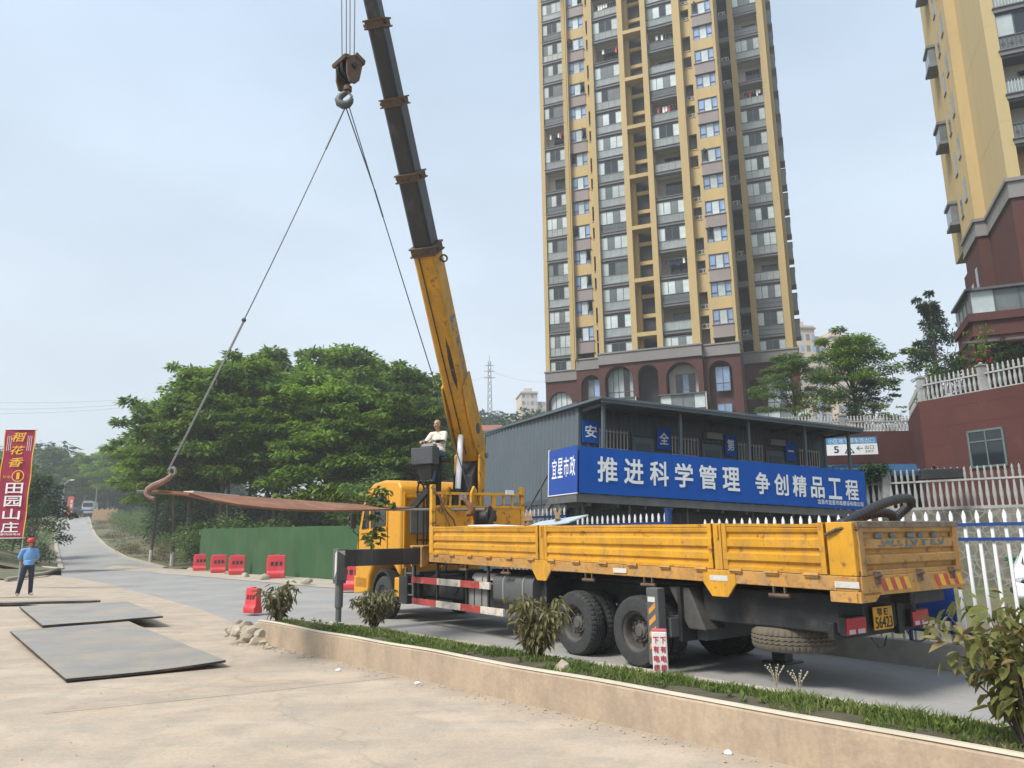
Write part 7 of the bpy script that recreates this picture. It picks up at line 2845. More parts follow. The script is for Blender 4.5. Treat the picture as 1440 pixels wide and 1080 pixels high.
def leaf_mesh(name, clumps, seed, leaf=(0.26, 0.10), droop=0.35, per=160, mats=None, fine=False):
    """clumps: (centre, rx, ry, rz) ellipsoids filled with drooping leaves; denser towards the upper skin"""
    g = np.random.default_rng(seed)
    P, mi = [], []
    for ci, (c, rx, ry, rz) in enumerate(clumps):
        n = int(per * (rx * ry / 1.0) ** 0.5)
        d = g.normal(size=(n, 3))
        d /= np.linalg.norm(d, axis=1)[:, None]
        rad = g.random(n) ** 0.45
        p = d * rad[:, None] * np.array([rx, ry, rz]) + np.array(c)
        az = np.arctan2(d[:, 1], d[:, 0]) + g.normal(0, 0.7, n)
        pit = -droop * rad - g.normal(0.1, 0.35, n)
        roll = g.normal(0, 0.45, n)
        L_ = leaf[0] * g.uniform(0.6, 1.25, n)
        W_ = leaf[1] * g.uniform(0.7, 1.3, n)
        f = np.stack([np.cos(az) * np.cos(pit), np.sin(az) * np.cos(pit), np.sin(pit)], 1)
        s0 = np.stack([-np.sin(az), np.cos(az), np.zeros(n)], 1)
        up_ = np.cross(f, s0)
        s = s0 * np.cos(roll)[:, None] + up_ * np.sin(roll)[:, None]
        a = p
        b = p + f * (L_ * 0.45)[:, None] + s * W_[:, None] * 0.5
        c_ = p + f * L_[:, None] - up_ * (0.12 * L_)[:, None] * -1
        e = p + f * (L_ * 0.45)[:, None] - s * W_[:, None] * 0.5
        if fine:
            fo = up_ * (0.10 * L_)[:, None]
            b1 = p + f * (L_ * 0.28)[:, None] + s * W_[:, None] * 0.46 + fo
            b2 = p + f * (L_ * 0.68)[:, None] + s * W_[:, None] * 0.36 + fo * 0.4
            e1 = p + f * (L_ * 0.28)[:, None] - s * W_[:, None] * 0.46 + fo
            e2 = p + f * (L_ * 0.68)[:, None] - s * W_[:, None] * 0.36 + fo * 0.4
            tip = p + f * L_[:, None] - up_ * (0.10 * L_)[:, None]
            P.append(np.stack([a, b1, b2, tip, a, tip, e2, e1], 1).reshape(-1, 3))
            continue
        P.append(np.stack([a, b, c_, e], 1).reshape(-1, 3))
        mi.append(np.full(n, 0))
    V = np.concatenate(P)
    nq = len(V) // 4
    me = bpy.data.meshes.new(name)
    me.vertices.add(len(V))
    me.vertices.foreach_set('co', V.astype(np.float32).ravel())
    me.loops.add(nq * 4)
    me.loops.foreach_set('vertex_index', np.arange(nq * 4, dtype=np.int32))
    me.polygons.add(nq)
    me.polygons.foreach_set('loop_start', np.arange(0, nq * 4, 4, dtype=np.int32))
    me.polygons.foreach_set('loop_total', np.full(nq, 4, dtype=np.int32))
    for m_ in (mats if isinstance(mats, list) else [mats]):
        me.materials.append(m_)
    me.update(calc_edges=True)
    return me


def tree_meshes(seed, H, R, base=0.42, nl=26, leaf=(0.42, 0.15), per=230, mat_=None, trunk_r=0.13, lime=True, flat=0.42, skew=(0, 0)):
    rn = random.Random(seed)
    zb_ = H * base
    cl, tips = [], []
    lay = 5
    for i in range(nl):
        u = (i + 0.5) / nl
        z = zb_ + (H - zb_) * (u ** 0.85)
        prof = sin(pi * min(0.5 + 0.5 * (0.15 + 0.85 * u), 1.0)) ** 0.75 if u > 0.3 else 0.72 + 0.9 * u
        rr = R * prof * (0.35 + 0.65 * rn.random() ** 0.5)
        a = i * 2.399 + rn.uniform(-0.5, 0.5)
        k = R * rn.uniform(0.26, 0.44)
        c = (rr * cos(a) + skew[0] * u, rr * sin(a) + skew[1] * u, z + rn.uniform(-0.3, 0.3))
        cl.append((c, k, k * rn.uniform(0.8, 1.2), k * flat))
        tips.append(c)
    cl.append(((skew[0], skew[1], H - 0.3), R * 0.3, R * 0.3, R * 0.2))
    for i in range(9):                     # ragged sprays reaching past the outline
        a = rn.uniform(0, 6.28)
        u = rn.uniform(0.35, 1.0)
        rr = R * rn.uniform(0.95, 1.2) * (1.0 if u < 0.8 else 0.6)
        c = (rr * cos(a), rr * sin(a), zb_ + (H - zb_) * u + 0.5)
        cl.append((c, R * 0.15, R * 0.15, R * 0.07))
        tips.append(c)
    crown = leaf_mesh('crown', cl, seed, leaf, 0.4, per, mat_)
    m = MB()
    bend = (rn.uniform(-0.3, 0.3), rn.uniform(-0.3, 0.3))
    fork = zb_ * rn.uniform(0.75, 0.95)
    tp = [(0, 0, -0.3), (bend[0] * 0.3, bend[1] * 0.3, fork * 0.5), (bend[0], bend[1], fork), (bend[0] * 1.2 + skew[0] * .5, bend[1] * 1.2 + skew[1] * .5, H * 0.72)]
    m.tube(tp, [trunk_r * 1.25, trunk_r, trunk_r * 0.8, trunk_r * 0.3], 8)
    for c in tips[::2]:
        s_ = Vector(tp[2]).lerp(Vector(tp[3]), rn.uniform(0.0, 0.6))
        mid = s_.lerp(Vector(c), 0.55) + Vector((0, 0, 0.25))
        m.tube([s_, mid, c], [trunk_r * 0.42, trunk_r * 0.25, trunk_r * 0.08], 5)
    if lime:
        m.tube([(0, 0, -0.25), (bend[0] * 0.12, bend[1] * 0.12, 1.0)], [trunk_r * 1.30, trunk_r * 1.18], 8, 1)
    trunk = m.mesh('trunk', [M_BARK, M_LIME], smooth=True)
    return crown, trunk


def tree(name, mesh2, loc, rz, k, label, group, cat='tree'):
    r = thing(name, label, cat, loc, rz, group)
    r.scale = k if isinstance(k, tuple) else (k, k, k)
    put(mesh2[0], 'crown', r, (0, 0, 0))
    put(mesh2[1], 'trunk', r, (0, 0, 0))
    return r


GV = [tree_meshes(100 + i, 12.0, 3.6 + 0.35 * (i % 3), 0.42, 26, (0.46, 0.18), 250, L_GROVE, 0.13, True, 0.30) for i in range(5)]
# the grove: (photo column of the trunk, distance, photo row of the crown top)
ORD = ['first', 'second', 'third', 'fourth', 'fifth', 'sixth', 'seventh', 'eighth', 'ninth', 'tenth', 'eleventh', 'twelfth']
FRONT = [(212, 56, 596), (243, 52, 562), (268, 56, 535), (305, 52, 520), (345, 54, 508), (385, 51, 548), (425, 53, 530), (465, 50, 548), (505, 52, 560), (548, 50, 560), (588, 49, 585)]
for i, (px, Y, yt) in enumerate(FRONT):
    b_ = ony(px, 780, Y)
    z = ground_z(b_.x, Y)
    tp = ony(px, yt, Y)
    k = (tp.z - z) / 12.0
    kr = max(0.72, min(k * 1.0, 1.05))
    tree('grove_tree', GV[i % 5], (b_.x, Y, z), i * 1.7, (kr, kr, k), '%s tree from the left in the front row of the grove behind the green hoarding' % ORD[i], 'trees of the grove behind the hoarding')
BACK = [(228, 72, 575), (262, 70, 522), (318, 68, 512), (372, 70, 500), (430, 66, 515), (478, 68, 494), (520, 74, 512), (566, 66, 522), (600, 72, 540), (455, 60, 530)]
for i, (px, Y, yt) in enumerate(BACK):
    b_ = ony(px, 780, Y)
    z = ground_z(b_.x, Y)
    tp = ony(px, yt, Y)
    k = (tp.z - z) / 12.0
    kr = max(0.9, min(k * 1.05, 1.25))
    tree('grove_tree', GV[(i + 2) % 5], (b_.x, Y, z), i * 2.3 + 0.5, (kr, kr, k), 'leafy green tree in the back rows of the grove behind the green hoarding', 'trees deep in the grove behind the hoarding')

# dark understorey behind the grove and scrub along the road bank
rn = random.Random(40)
cl = []
for i in range(150):
    px, Y = rn.uniform(215, 660), rn.uniform(70, 92)
    p = ony(px, 770, Y)
    cl.append(((p.x, Y, ground_z(p.x, Y) + rn.uniform(0.5, 4.6)), rn.uniform(1.4, 2.6), rn.uniform(1.2, 2.2), rn.uniform(0.9, 1.7)))
o = bpy.data.objects.new('undergrowth', leaf_mesh('undergrowth', cl, 41, (0.5, 0.25), 0.3, 150, L_DARK))
COL.objects.link(o)
tag(o, 'dark tangled undergrowth filling the depth of the grove', 'undergrowth', kind='stuff')
cl = []
for i in range(80):
    u = rn.random()
    px, Y = rn.uniform(265, 560), rn.uniform(48.5, 52)
    p = ony(px, 770, Y)
    if Y < 46.5 - (p.x + 19.3) * 1.0 + 3:
        pass
    cl.append(((p.x, Y, ground_z(p.x, Y) + rn.uniform(0.5, 2.9 + 1.8 * (px > 400))), rn.uniform(0.7, 1.4), rn.uniform(0.6, 1.1), rn.uniform(0.5, 0.9)))
for i in range(46):                         # taller bushes behind the cab
    px, Y = rn.uniform(470, 660), rn.uniform(40, 46)
    p = ony(px, 770, Y)
    cl.append(((p.x, Y, ground_z(p.x, Y) + rn.uniform(0.5, 5.3 - 0.010 * abs(px - 560))), rn.uniform(0.7, 1.3), rn.uniform(0.6, 1.1), rn.uniform(0.5, 0.8)))
o = bpy.data.objects.new('shrubbery', leaf_mesh('shrubbery', cl, 42, (0.30, 0.13), 0.3, 210, L_LIGHT))
COL.objects.link(o)
tag(o, 'light green shrubbery crowding behind the green hoarding and the truck cab', 'shrubbery', kind='stuff')
cl = []
for i in range(120):                        # dry scrub on the right bank of the hill road
    Y = rn.uniform(49, 120)
    u = rn.random()
    xr = interp(Y, [(b[1], b[0]) for b in hr])
    x = xr + 0.7 + u * (5 + 0.05 * Y)
    cl.append(((x, Y, ground_z(x, Y) + rn.uniform(0.05, 0.30 + 0.9 * u)), rn.uniform(0.5, 1.2), rn.uniform(0.5, 1.2), rn.uniform(0.2, 0.5)))
o = bpy.data.objects.new('dry_scrub', leaf_mesh('dry_scrub', cl, 43, (0.22, 0.06), -0.6, 170, L_DRY))
COL.objects.link(o)
tag(o, 'dry brown scrub on the right bank of the hill road', 'scrub', kind='stuff')
cl = []
for i in range(110):
    Y = rn.uniform(50, 130)
    xr = interp(Y, [(b[1], b[0]) for b in hr])
    x = xr + 3.0 + rn.random() * 8
    cl.append(((x, Y, ground_z(x, Y) + rn.uniform(0.2, 1.6)), rn.uniform(0.6, 1.3), rn.uniform(0.6, 1.2), rn.uniform(0.4, 0.9)))
for i in range(120):                        # green bank left of the road
    Y = rn.uniform(46, 100)
    xl = interp(Y, [(b[1], b[0]) for b in hl])
    x = xl - 0.8 - rn.random() * 14
    cl.append(((x, Y, ground_z(x, Y) + rn.uniform(0.0, 0.5)), rn.uniform(0.5, 1.2), rn.uniform(0.5, 1.2), rn.uniform(0.2, 0.45)))
o = bpy.data.objects.new('roadside_greenery', leaf_mesh('roadside_greenery', cl, 44, (0.24, 0.09), -0.3, 190, L_LIGHT))
COL.objects.link(o)
tag(o, 'low weeds and small bushes along both sides of the hill road', 'greenery', kind='stuff')
# far wood on the hills
cl = []
for i in range(420):
    Y = rn.uniform(165, 330)
    px = rn.uniform(-260, 330)
    p = ony(px, 740, Y)
    z = hill(Y)
    cl.append(((p.x, Y, z + rn.uniform(2, 15.5 + 3.5 * sin(px * 0.05) + 4 * (Y > 250))), rn.uniform(4, 7.5), rn.uniform(4, 6), rn.uniform(2.2, 4)))
for i in range(260):
    Y = rn.uniform(150, 270)
    px = rn.uniform(560, 800)
    p = ony(px, 740, Y)
    tp = ony(px, 578 + 0.0005 * (px - 690) ** 2 + 8 * sin(px * 0.09), Y)
    cl.append(((p.x, Y, rn.uniform(6, max(tp.z - 3, 9))), rn.uniform(4, 7), rn.uniform(4, 6), rn.uniform(2.2, 4)))
o = bpy.data.objects.new('far_wood', leaf_mesh('far_wood', cl, 45, (1.5, 0.8), 0.3, 62, L_DARK))
COL.objects.link(o)
tag(o, 'hazy blue-green woods covering the distant hills', 'wood', kind='stuff')

# trees on the left by the road
LT = [tree_meshes(200 + i, 7.0, 2.6, 0.18, 20, (0.26, 0.11), 330, L_DARK if i == 0 else L_LIGHT, 0.09, lime=False, flat=0.6) for i in range(3)]
for i, (px, Y, yt, j, lab, cat) in enumerate(((48, 46, 672, 0, 'dense dark bush growing right beside the crimson banner', 'bush'), (16, 58, 655, 1, 'tall leafy tree rising behind the crimson banner', 'tree'), (-30, 52, 650, 2, 'tree at the extreme left edge behind the crimson banner', 'tree'))):
    b_ = ony(px, 780, Y)
    z = ground_z(b_.x, Y)
    tp = ony(px, yt, Y)
    k = (tp.z - z) / 7.0
    kr = min(k, 1.15)
    tree('roadside_tree' if cat == 'tree' else 'roadside_bush', LT[j], (b_.x, Y, z), i * 1.3, (kr * 0.9, kr * 0.9, k), lab, 'trees left of the hill road', cat)
for i, (px, Y, yt, lab) in enumerate(((108, 150, 640, 'distant tree above the end of the hill road'), (62, 165, 628, 'distant feathery tree on the skyline beside the banner'), (148, 140, 625, 'distant broad tree right of the end of the hill road'))):
    b_ = ony(px, 760, Y)
    z = ground_z(b_.x, Y)
    tp = ony(px, yt, Y)
    k = (tp.z - z) / 12.0
    tree('distant_tree', GV[i % 5], (b_.x, Y, z - 0.5), i * 1.1, (max(k, 0.6), max(k, 0.6), k), lab, 'distant trees round the hill road')

# trees by the garage and beside the right tower
RTM = [tree_meshes(300, 8.0, 2.6, 0.42, 22, (0.20, 0.08), 520, L_LIGHT, 0.10, False, 0.38), tree_meshes(301, 8.0, 3.0, 0.45, 24, (0.22, 0.09), 520, L_GROVE, 0.11, False, 0.36), tree_meshes(302, 7.0, 1.7, 0.35, 14, (0.22, 0.10), 420, L_DARK, 0.09, False, 0.5), tree_meshes(303, 9.0, 2.3, 0.2, 20, (0.26, 0.12), 520, L_DARK, 0.12, False, 0.6)]
for (px, Y, yt, yb, j, kx, lab) in ((1118, 44, 502, 600, 0, 1.0, 'small light green tree before the foot of the tall tower, above the office roof'), (1207, 47, 474, 588, 1, 1.05, 'broad umbrella-shaped tree behind the garage entrance balustrade'), (1224, 45, 535, 590, 2, 0.8, 'thin dark tree right of the umbrella-shaped tree'), (1324, 52, 425, 560, 3, 0.85, 'dense dark tree beside the right tower')):
    b_ = ony(px, yb, Y)
    z = 6.4
    tp = ony(px, yt, Y)
    k = (tp.z - z) / (8.0, 8.0, 7.0, 9.0)[j]
    tree('courtyard_tree', RTM[j], (b_.x, Y, z), 0.7 * j, (kx, kx, k), lab, 'trees behind the balustrades')
hd = [tree_meshes(310 + i, 1.6, 0.8, 0.1, 12, (0.12, 0.06), 300, (L_FRESH, L_DARK)[i % 2], 0.03, False, 0.7) for i in range(2)]
bush_spots = [(1128, 39.5, 6.5, 'low bush behind the garage balustrade, nearest the office roof'), (1200, 39.5, 6.5, 'low bush behind the garage balustrade below the umbrella-shaped tree'), (1248, 39.3, 6.5, 'low dark bush behind the right end of the garage balustrade')]
for i, (px, Y, z, lab) in enumerate(bush_spots):
    p = ony(px, 600, Y)
    tree('terrace_bush', hd[i % 2], (p.x, Y, z), i, 1.0, lab, 'bushes behind the balustrades', 'bush')
for i, (s_, lab) in enumerate(((0.02, 'green potted shrub behind the corner of the brown building balustrade'), (0.13, 'bright green shrub behind the brown building balustrade by the thick post'), (0.22, 'shrub with red blossoms beside the thick balustrade post'), (0.34, 'dark shrub under the awning above the brown wall'))):
    p = w1 + (w2 - w1) * s_ + inn * 2.6
    r = tree('terrace_bush', hd[i % 2], (p.x, p.y, 7.3), i * 2.0, (0.9, 0.9, 1.05 if i != 2 else 1.5), lab, 'bushes behind the balustrades', 'bush')
    if i == 2:
        cl = [((rn.uniform(-.4, .4), rn.uniform(-.4, .4), rn.uniform(0.9, 1.5)), 0.09, 0.09, 0.07) for _ in range(4)]
        put(leaf_mesh('blossom', cl, 61, (0.1, 0.09), 0.2, 260, L_FLOWR), 'blossom', r, (0, 0, 0))
# creeper over the tall balustrade
cl = []
for i in range(16):
    p = l0 + (l1 - l0) * rn.uniform(-0.08, 0.28)
    cl.append(((p.x - 0.15, p.y - 0.15, 2.45 + rn.uniform(1.3, 1.75)), 0.5, 0.35, 0.22))
o = bpy.data.objects.new('creeper', leaf_mesh('creeper', cl, 63, (0.16, 0.09), 0.5, 260, L_DARK))
COL.objects.link(o)
tag(o, 'dark leafy creeper draped over the left part of the tall grey balustrade', 'creeper')
m = MB()
p = ony(1322, 664, 27.4)
m.hexa([(p.x - 0.7, 27.4, p.z - 0.28), (p.x + 0.75, 27.2, p.z - 0.25), (p.x + 0.75, 27.5, p.z - 0.25), (p.x - 0.7, 27.7, p.z - 0.28), (p.x - 0.65, 27.4, p.z + 0.12), (p.x + 0.7, 27.2, p.z + 0.14), (p.x + 0.7, 27.5, p.z + 0.14), (p.x - 0.65, 27.7, p.z + 0.12)])
tag(m.build('draped_cloth', M_BLK, bevel=0.05), 'dark cloth bundle hung over the tall grey balustrade beside its post', 'cloth')


# ------------------------------------------------------------------ planter bushes
def bush(name, seed, H, R, nst, per, lf, mats, loc, label, lean=(0, 0), group='bushes in the planter strip'):
    rn_ = random.Random(seed)
    r = thing(name, label, 'bush', loc, 0, group)
    m_ = MB()
    cl_ = []
    for i in range(nst):
        a = 2 * pi * i / nst + rn_.uniform(-0.4, 0.4)
        rr = R * (0.25 + 0.75 * rn_.random())
        h = H * rn_.uniform(0.55, 1.0)
        tip = Vector((rr * cos(a) + lean[0] * h, rr * sin(a) + lean[1] * h, h))
        mid = Vector((tip.x * 0.35, tip.y * 0.35, h * 0.5))
        m_.tube([(0.03 * cos(a), 0.03 * sin(a), -0.05), mid, tip], [0.010, 0.007, 0.003], 5)
        for u in (0.35, 0.5, 0.65, 0.8, 0.92, 1.0):
            p_ = (Vector((0, 0, 0)).lerp(mid, u / 0.5) if u < 0.5 else mid.lerp(tip, (u - 0.5) / 0.5))
            cl_.append((p_ + Vector((rn_.uniform(-.05, .05), rn_.uniform(-.05, .05), 0)), R * 0.20, R * 0.20, R * 0.17))
    put(leaf_mesh('foliage', cl_, seed, lf, 0.8, per, mats, True), 'foliage', r, (0, 0, 0))
    put(m_.mesh('stems', M_BARK, smooth=True), 'stems', r, (0, 0, 0))
    return r


def pl(px, py, z=0.33):
    p = onz(px, py, z)
    return (p.x, p.y, z - 0.02)


bush('planter_bush', 1, 0.66, 0.36, 13, 75, (0.13, 0.045), L_OLIVE, (-3.95, 13.02, 0.30), 'sparse olive bush with drooping leaves at the far end of the planter')
bush('planter_bush', 2, 0.62, 0.34, 22, 170, (0.09, 0.032), L_OLIVE, pl(526, 881), 'dense small-leaved bush in front of the truck front wheel')
bush('planter_bush', 3, 0.68, 0.33, 22, 130, (0.12, 0.036), L_OLIVE, pl(755, 922), 'grey-green bush with narrow leaves before the rear truck wheels')
bush('planter_bush', 4, 0.90, 0.40, 22, 40, (0.125, 0.052), L_BROAD, pl(1452, 1051), 'big nearest bush with broad yellow-green leaves at the end of the planter', (-0.10, 0.02))
b4 = [o_ for o_ in COL.objects if o_.name.startswith('planter_bush')][-1]
rn4 = random.Random(9)
cl = []
for i in range(26):
    a = rn4.uniform(0, 6.28)
    rr = rn4.uniform(0.05, 0.36)
    cl.append(((rr * cos(a) - 0.09, rr * sin(a), rn4.uniform(0.45, 0.92)), 0.08, 0.08, 0.06))
put(leaf_mesh('ruddy_leaves', cl, 91, (0.12, 0.05), 0.2, 45, L_RED, True), 'ruddy_leaves', b4, (0, 0, 0))
# two dry grass sprigs
for i, (px, py, lab) in enumerate(((1092, 968, 'left of the two dry grass sprigs at the kerb behind the truck'), (1125, 978, 'right of the two dry grass sprigs at the kerb behind the truck'))):
    p = onz(px, py, 0.25)
    m = MB()
    for k in range(7):
        a = k * 0.9
        m.tube([(0, 0, 0), (0.03 * cos(a), 0.03 * sin(a), 0.12), (0.09 * cos(a), 0.09 * sin(a), 0.2)], [0.004, 0.003, 0.001], 4)
        for q_ in range(4):
            m.ball((0.03 * cos(a) * (1 + q_ * 0.6), 0.03 * sin(a) * (1 + q_ * 0.6), 0.12 + q_ * 0.025), 0.008, 5, 4)
    o = m.build('dry_sprig', mat('dry_straw', (0.38, 0.34, 0.24), 0.9, 0.15, 9))
    o.location = p
    tag(o, lab, 'dry grass', 'dry sprigs at the kerb')
# leafy branch caught on the hanging load
bp_ = onz(532, 712, PZ)
br = thing('leafy_branch', 'fresh green leafy branch lying on the right end of the hanging plate', 'branch', bp_)
SB = bp_.y / CAM_F
cl = []
for (x, y, r_) in ((0, -8, 0.17), (6, -22, 0.15), (-4, -18, 0.14), (12, -2, 0.16), (-6, 12, 0.12), (-2, 30, 0.11), (-10, 40, 0.12), (-6, 48, 0.11), (2, 40, 0.09), (-22, -10, 0.20), (-45, -14, 0.20), (-70, -12, 0.20), (-95, -16, 0.22), (-120, -13, 0.20), (-140, -12, 0.16), (-60, -24, 0.2), (-85, -26, 0.18), (-110, -24, 0.16)):
    far_ = 0.0 if x > -15 else 0.2
    cl.append(((x * SB, far_, -y * SB + (0.0 if x > -15 else 0.02)), r_, r_ * 0.8, r_ * 0.75))
put(leaf_mesh('foliage', cl, 71, (0.15, 0.10), 0.6, 150, L_FRESH, True), 'foliage', br, (0, 0, 0))
m = MB()
m.tube([(-150 * SB, 0.2, 12 * SB), (-60 * SB, 0.2, 10 * SB), (-5 * SB, 0.05, 6 * SB), (8 * SB, 0, 14 * SB)], [0.012, 0.02, 0.016, 0.006], 6)
m.tube([(-5 * SB, 0.05, 4 * SB), (-4 * SB, 0, -20 * SB), (-8 * SB, 0, -46 * SB)], [0.014, 0.010, 0.005], 6)
m.build('twig', M_BARK, br, smooth=True)
# ------------------------------------------------------------------ people
def capsule(m, a, b, ra, rb_, n=10):
    a, b = Vector(a), Vector(b)
    m.tube([a, b], [ra, rb_], n)
    m.ball(a, ra, n, 6)
    m.ball(b, rb_, n, 6)


def fuse(m, name, mt, parent, voxel=0.011, smooth_it=6):
    o_ = m.build(name, mt, parent, recalc=True)
    r = o_.modifiers.new('remesh', 'REMESH')
    r.mode = 'VOXEL'
    r.voxel_size = voxel
    r.use_smooth_shade = True
    s = o_.modifiers.new('smooth', 'SMOOTH')
    s.iterations = smooth_it
    s.factor = 0.5
    return o_


def hand(m, wrist, d, up_, side, curl=0.5, size=1.0):
    """palm, four unequal fingers, thumb; d points along the hand, up_ is the back of the hand"""
    d, up_ = Vector(d).normalized(), Vector(up_).normalized()
    s = d.cross(up_).normalized() * side
    up_ = s.cross(d).normalized() * side
    w_ = Vector(wrist)
    for k in (-1, -0.33, 0.33, 1):
        capsule(m, w_ + d * 0.012 * size, w_ + d * 0.085 * size + s * 0.027 * k * size, 0.017 * size, 0.013 * size, 8)
    for k, ln in ((-1, 0.068), (-0.33, 0.08), (0.33, 0.075), (1, 0.058)):
        p0 = w_ + d * 0.088 * size + s * 0.027 * k * size
        p1 = p0 + (d * cos(curl * 0.7) - up_ * sin(curl * 0.7)) * ln * 0.45 * size
        p2 = p1 + (d * cos(curl * 1.7) - up_ * sin(curl * 1.7)) * ln * 0.32 * size
        p3 = p2 + (d * cos(curl * 2.6) - up_ * sin(curl * 2.6)) * ln * 0.26 * size
        capsule(m, p0, p1, 0.0098 * size, 0.009 * size, 8)
        capsule(m, p1, p2, 0.009 * size, 0.0083 * size, 8)
        capsule(m, p2, p3, 0.0083 * size, 0.007 * size, 8)
    t0 = w_ + d * 0.028 * size - s * 0.026 * size
    t1 = t0 + (d * 0.6 - s * 0.75 - up_ * 0.25) * 0.042 * size
    t2 = t1 + (d * 0.9 - s * 0.2 - up_ * 0.35) * 0.034 * size
    capsule(m, t0, t1, 0.0135 * size, 0.011 * size, 8)
    capsule(m, t1, t2, 0.011 * size, 0.008 * size, 8)


def head(m, c, R, bald=False):
    """c: centre of the skull; local axes x right, y forward, z up through R"""
    T = lambda x, y, z: Vector(c) + R @ Vector((x, y, z))
    m.ball(T(0, -0.008, 0.025), (0.075, 0.094, 0.095), 14, 10, R=R)
    m.ball(T(0, 0.018, -0.035), (0.060, 0.068, 0.078), 14, 10, R=R)
    m.ball(T(0, 0.048, -0.088), (0.034, 0.028, 0.024), 10, 6, R=R)
    capsule(m, T(0, 0.082, 0.008), T(0, 0.103, -0.026), 0.010, 0.016, 8)
    m.ball(T(-0.013, 0.092, -0.030), 0.011, 8, 6)
    m.ball(T(0.013, 0.092, -0.030), 0.011, 8, 6)
    for sx in (-1, 1):
        m.ball(T(sx * 0.078, -0.004, -0.012), (0.011, 0.022, 0.033), 8, 6, R=R)
        m.ball(T(sx * 0.036, 0.070, -0.028), (0.024, 0.018, 0.020), 8, 6, R=R)
        capsule(m, T(sx * 0.012, 0.086, 0.026), T(sx * 0.052, 0.070, 0.028), 0.009, 0.008, 6)


def face_bits(parent, c, R):
    T = lambda x, y, z: Vector(c) + R @ Vector((x, y, z))
    m = MB()
    for sx in (-1, 1):
        m.ball(T(sx * 0.031, 0.079, 0.004), (0.0135, 0.008, 0.0065), 10, 6, R=R)
    e_ = m.split('eye', M_OFFW, parent)
    m = MB()
    for sx in (-1, 1):
        m.ball(T(sx * 0.031, 0.0855, 0.004), (0.0062, 0.004, 0.006), 8, 6, R=R)
    m.split('iris', M_INK, parent)
    m = MB()
    for sx in (-1, 1):
        m.tube([T(sx * 0.014, 0.093, 0.025), T(sx * 0.034, 0.086, 0.031), T(sx * 0.054, 0.073, 0.025)], [0.0035, 0.005, 0.003], 6)
    m.split('eyebrow', M_HAIR, parent)
    m = MB()
    m.tube([T(-0.026, 0.077, -0.062), T(0, 0.088, -0.060), T(0.026, 0.077, -0.062)], [0.003, 0.0055, 0.003], 6)
    m.build('lips', mat('lip_skin', (0.30, 0.11, 0.09), 0.5, 0.1, 9, orand=0), parent)


def rotz(a):
    return Matrix.Rotation(a, 3, 'Z')


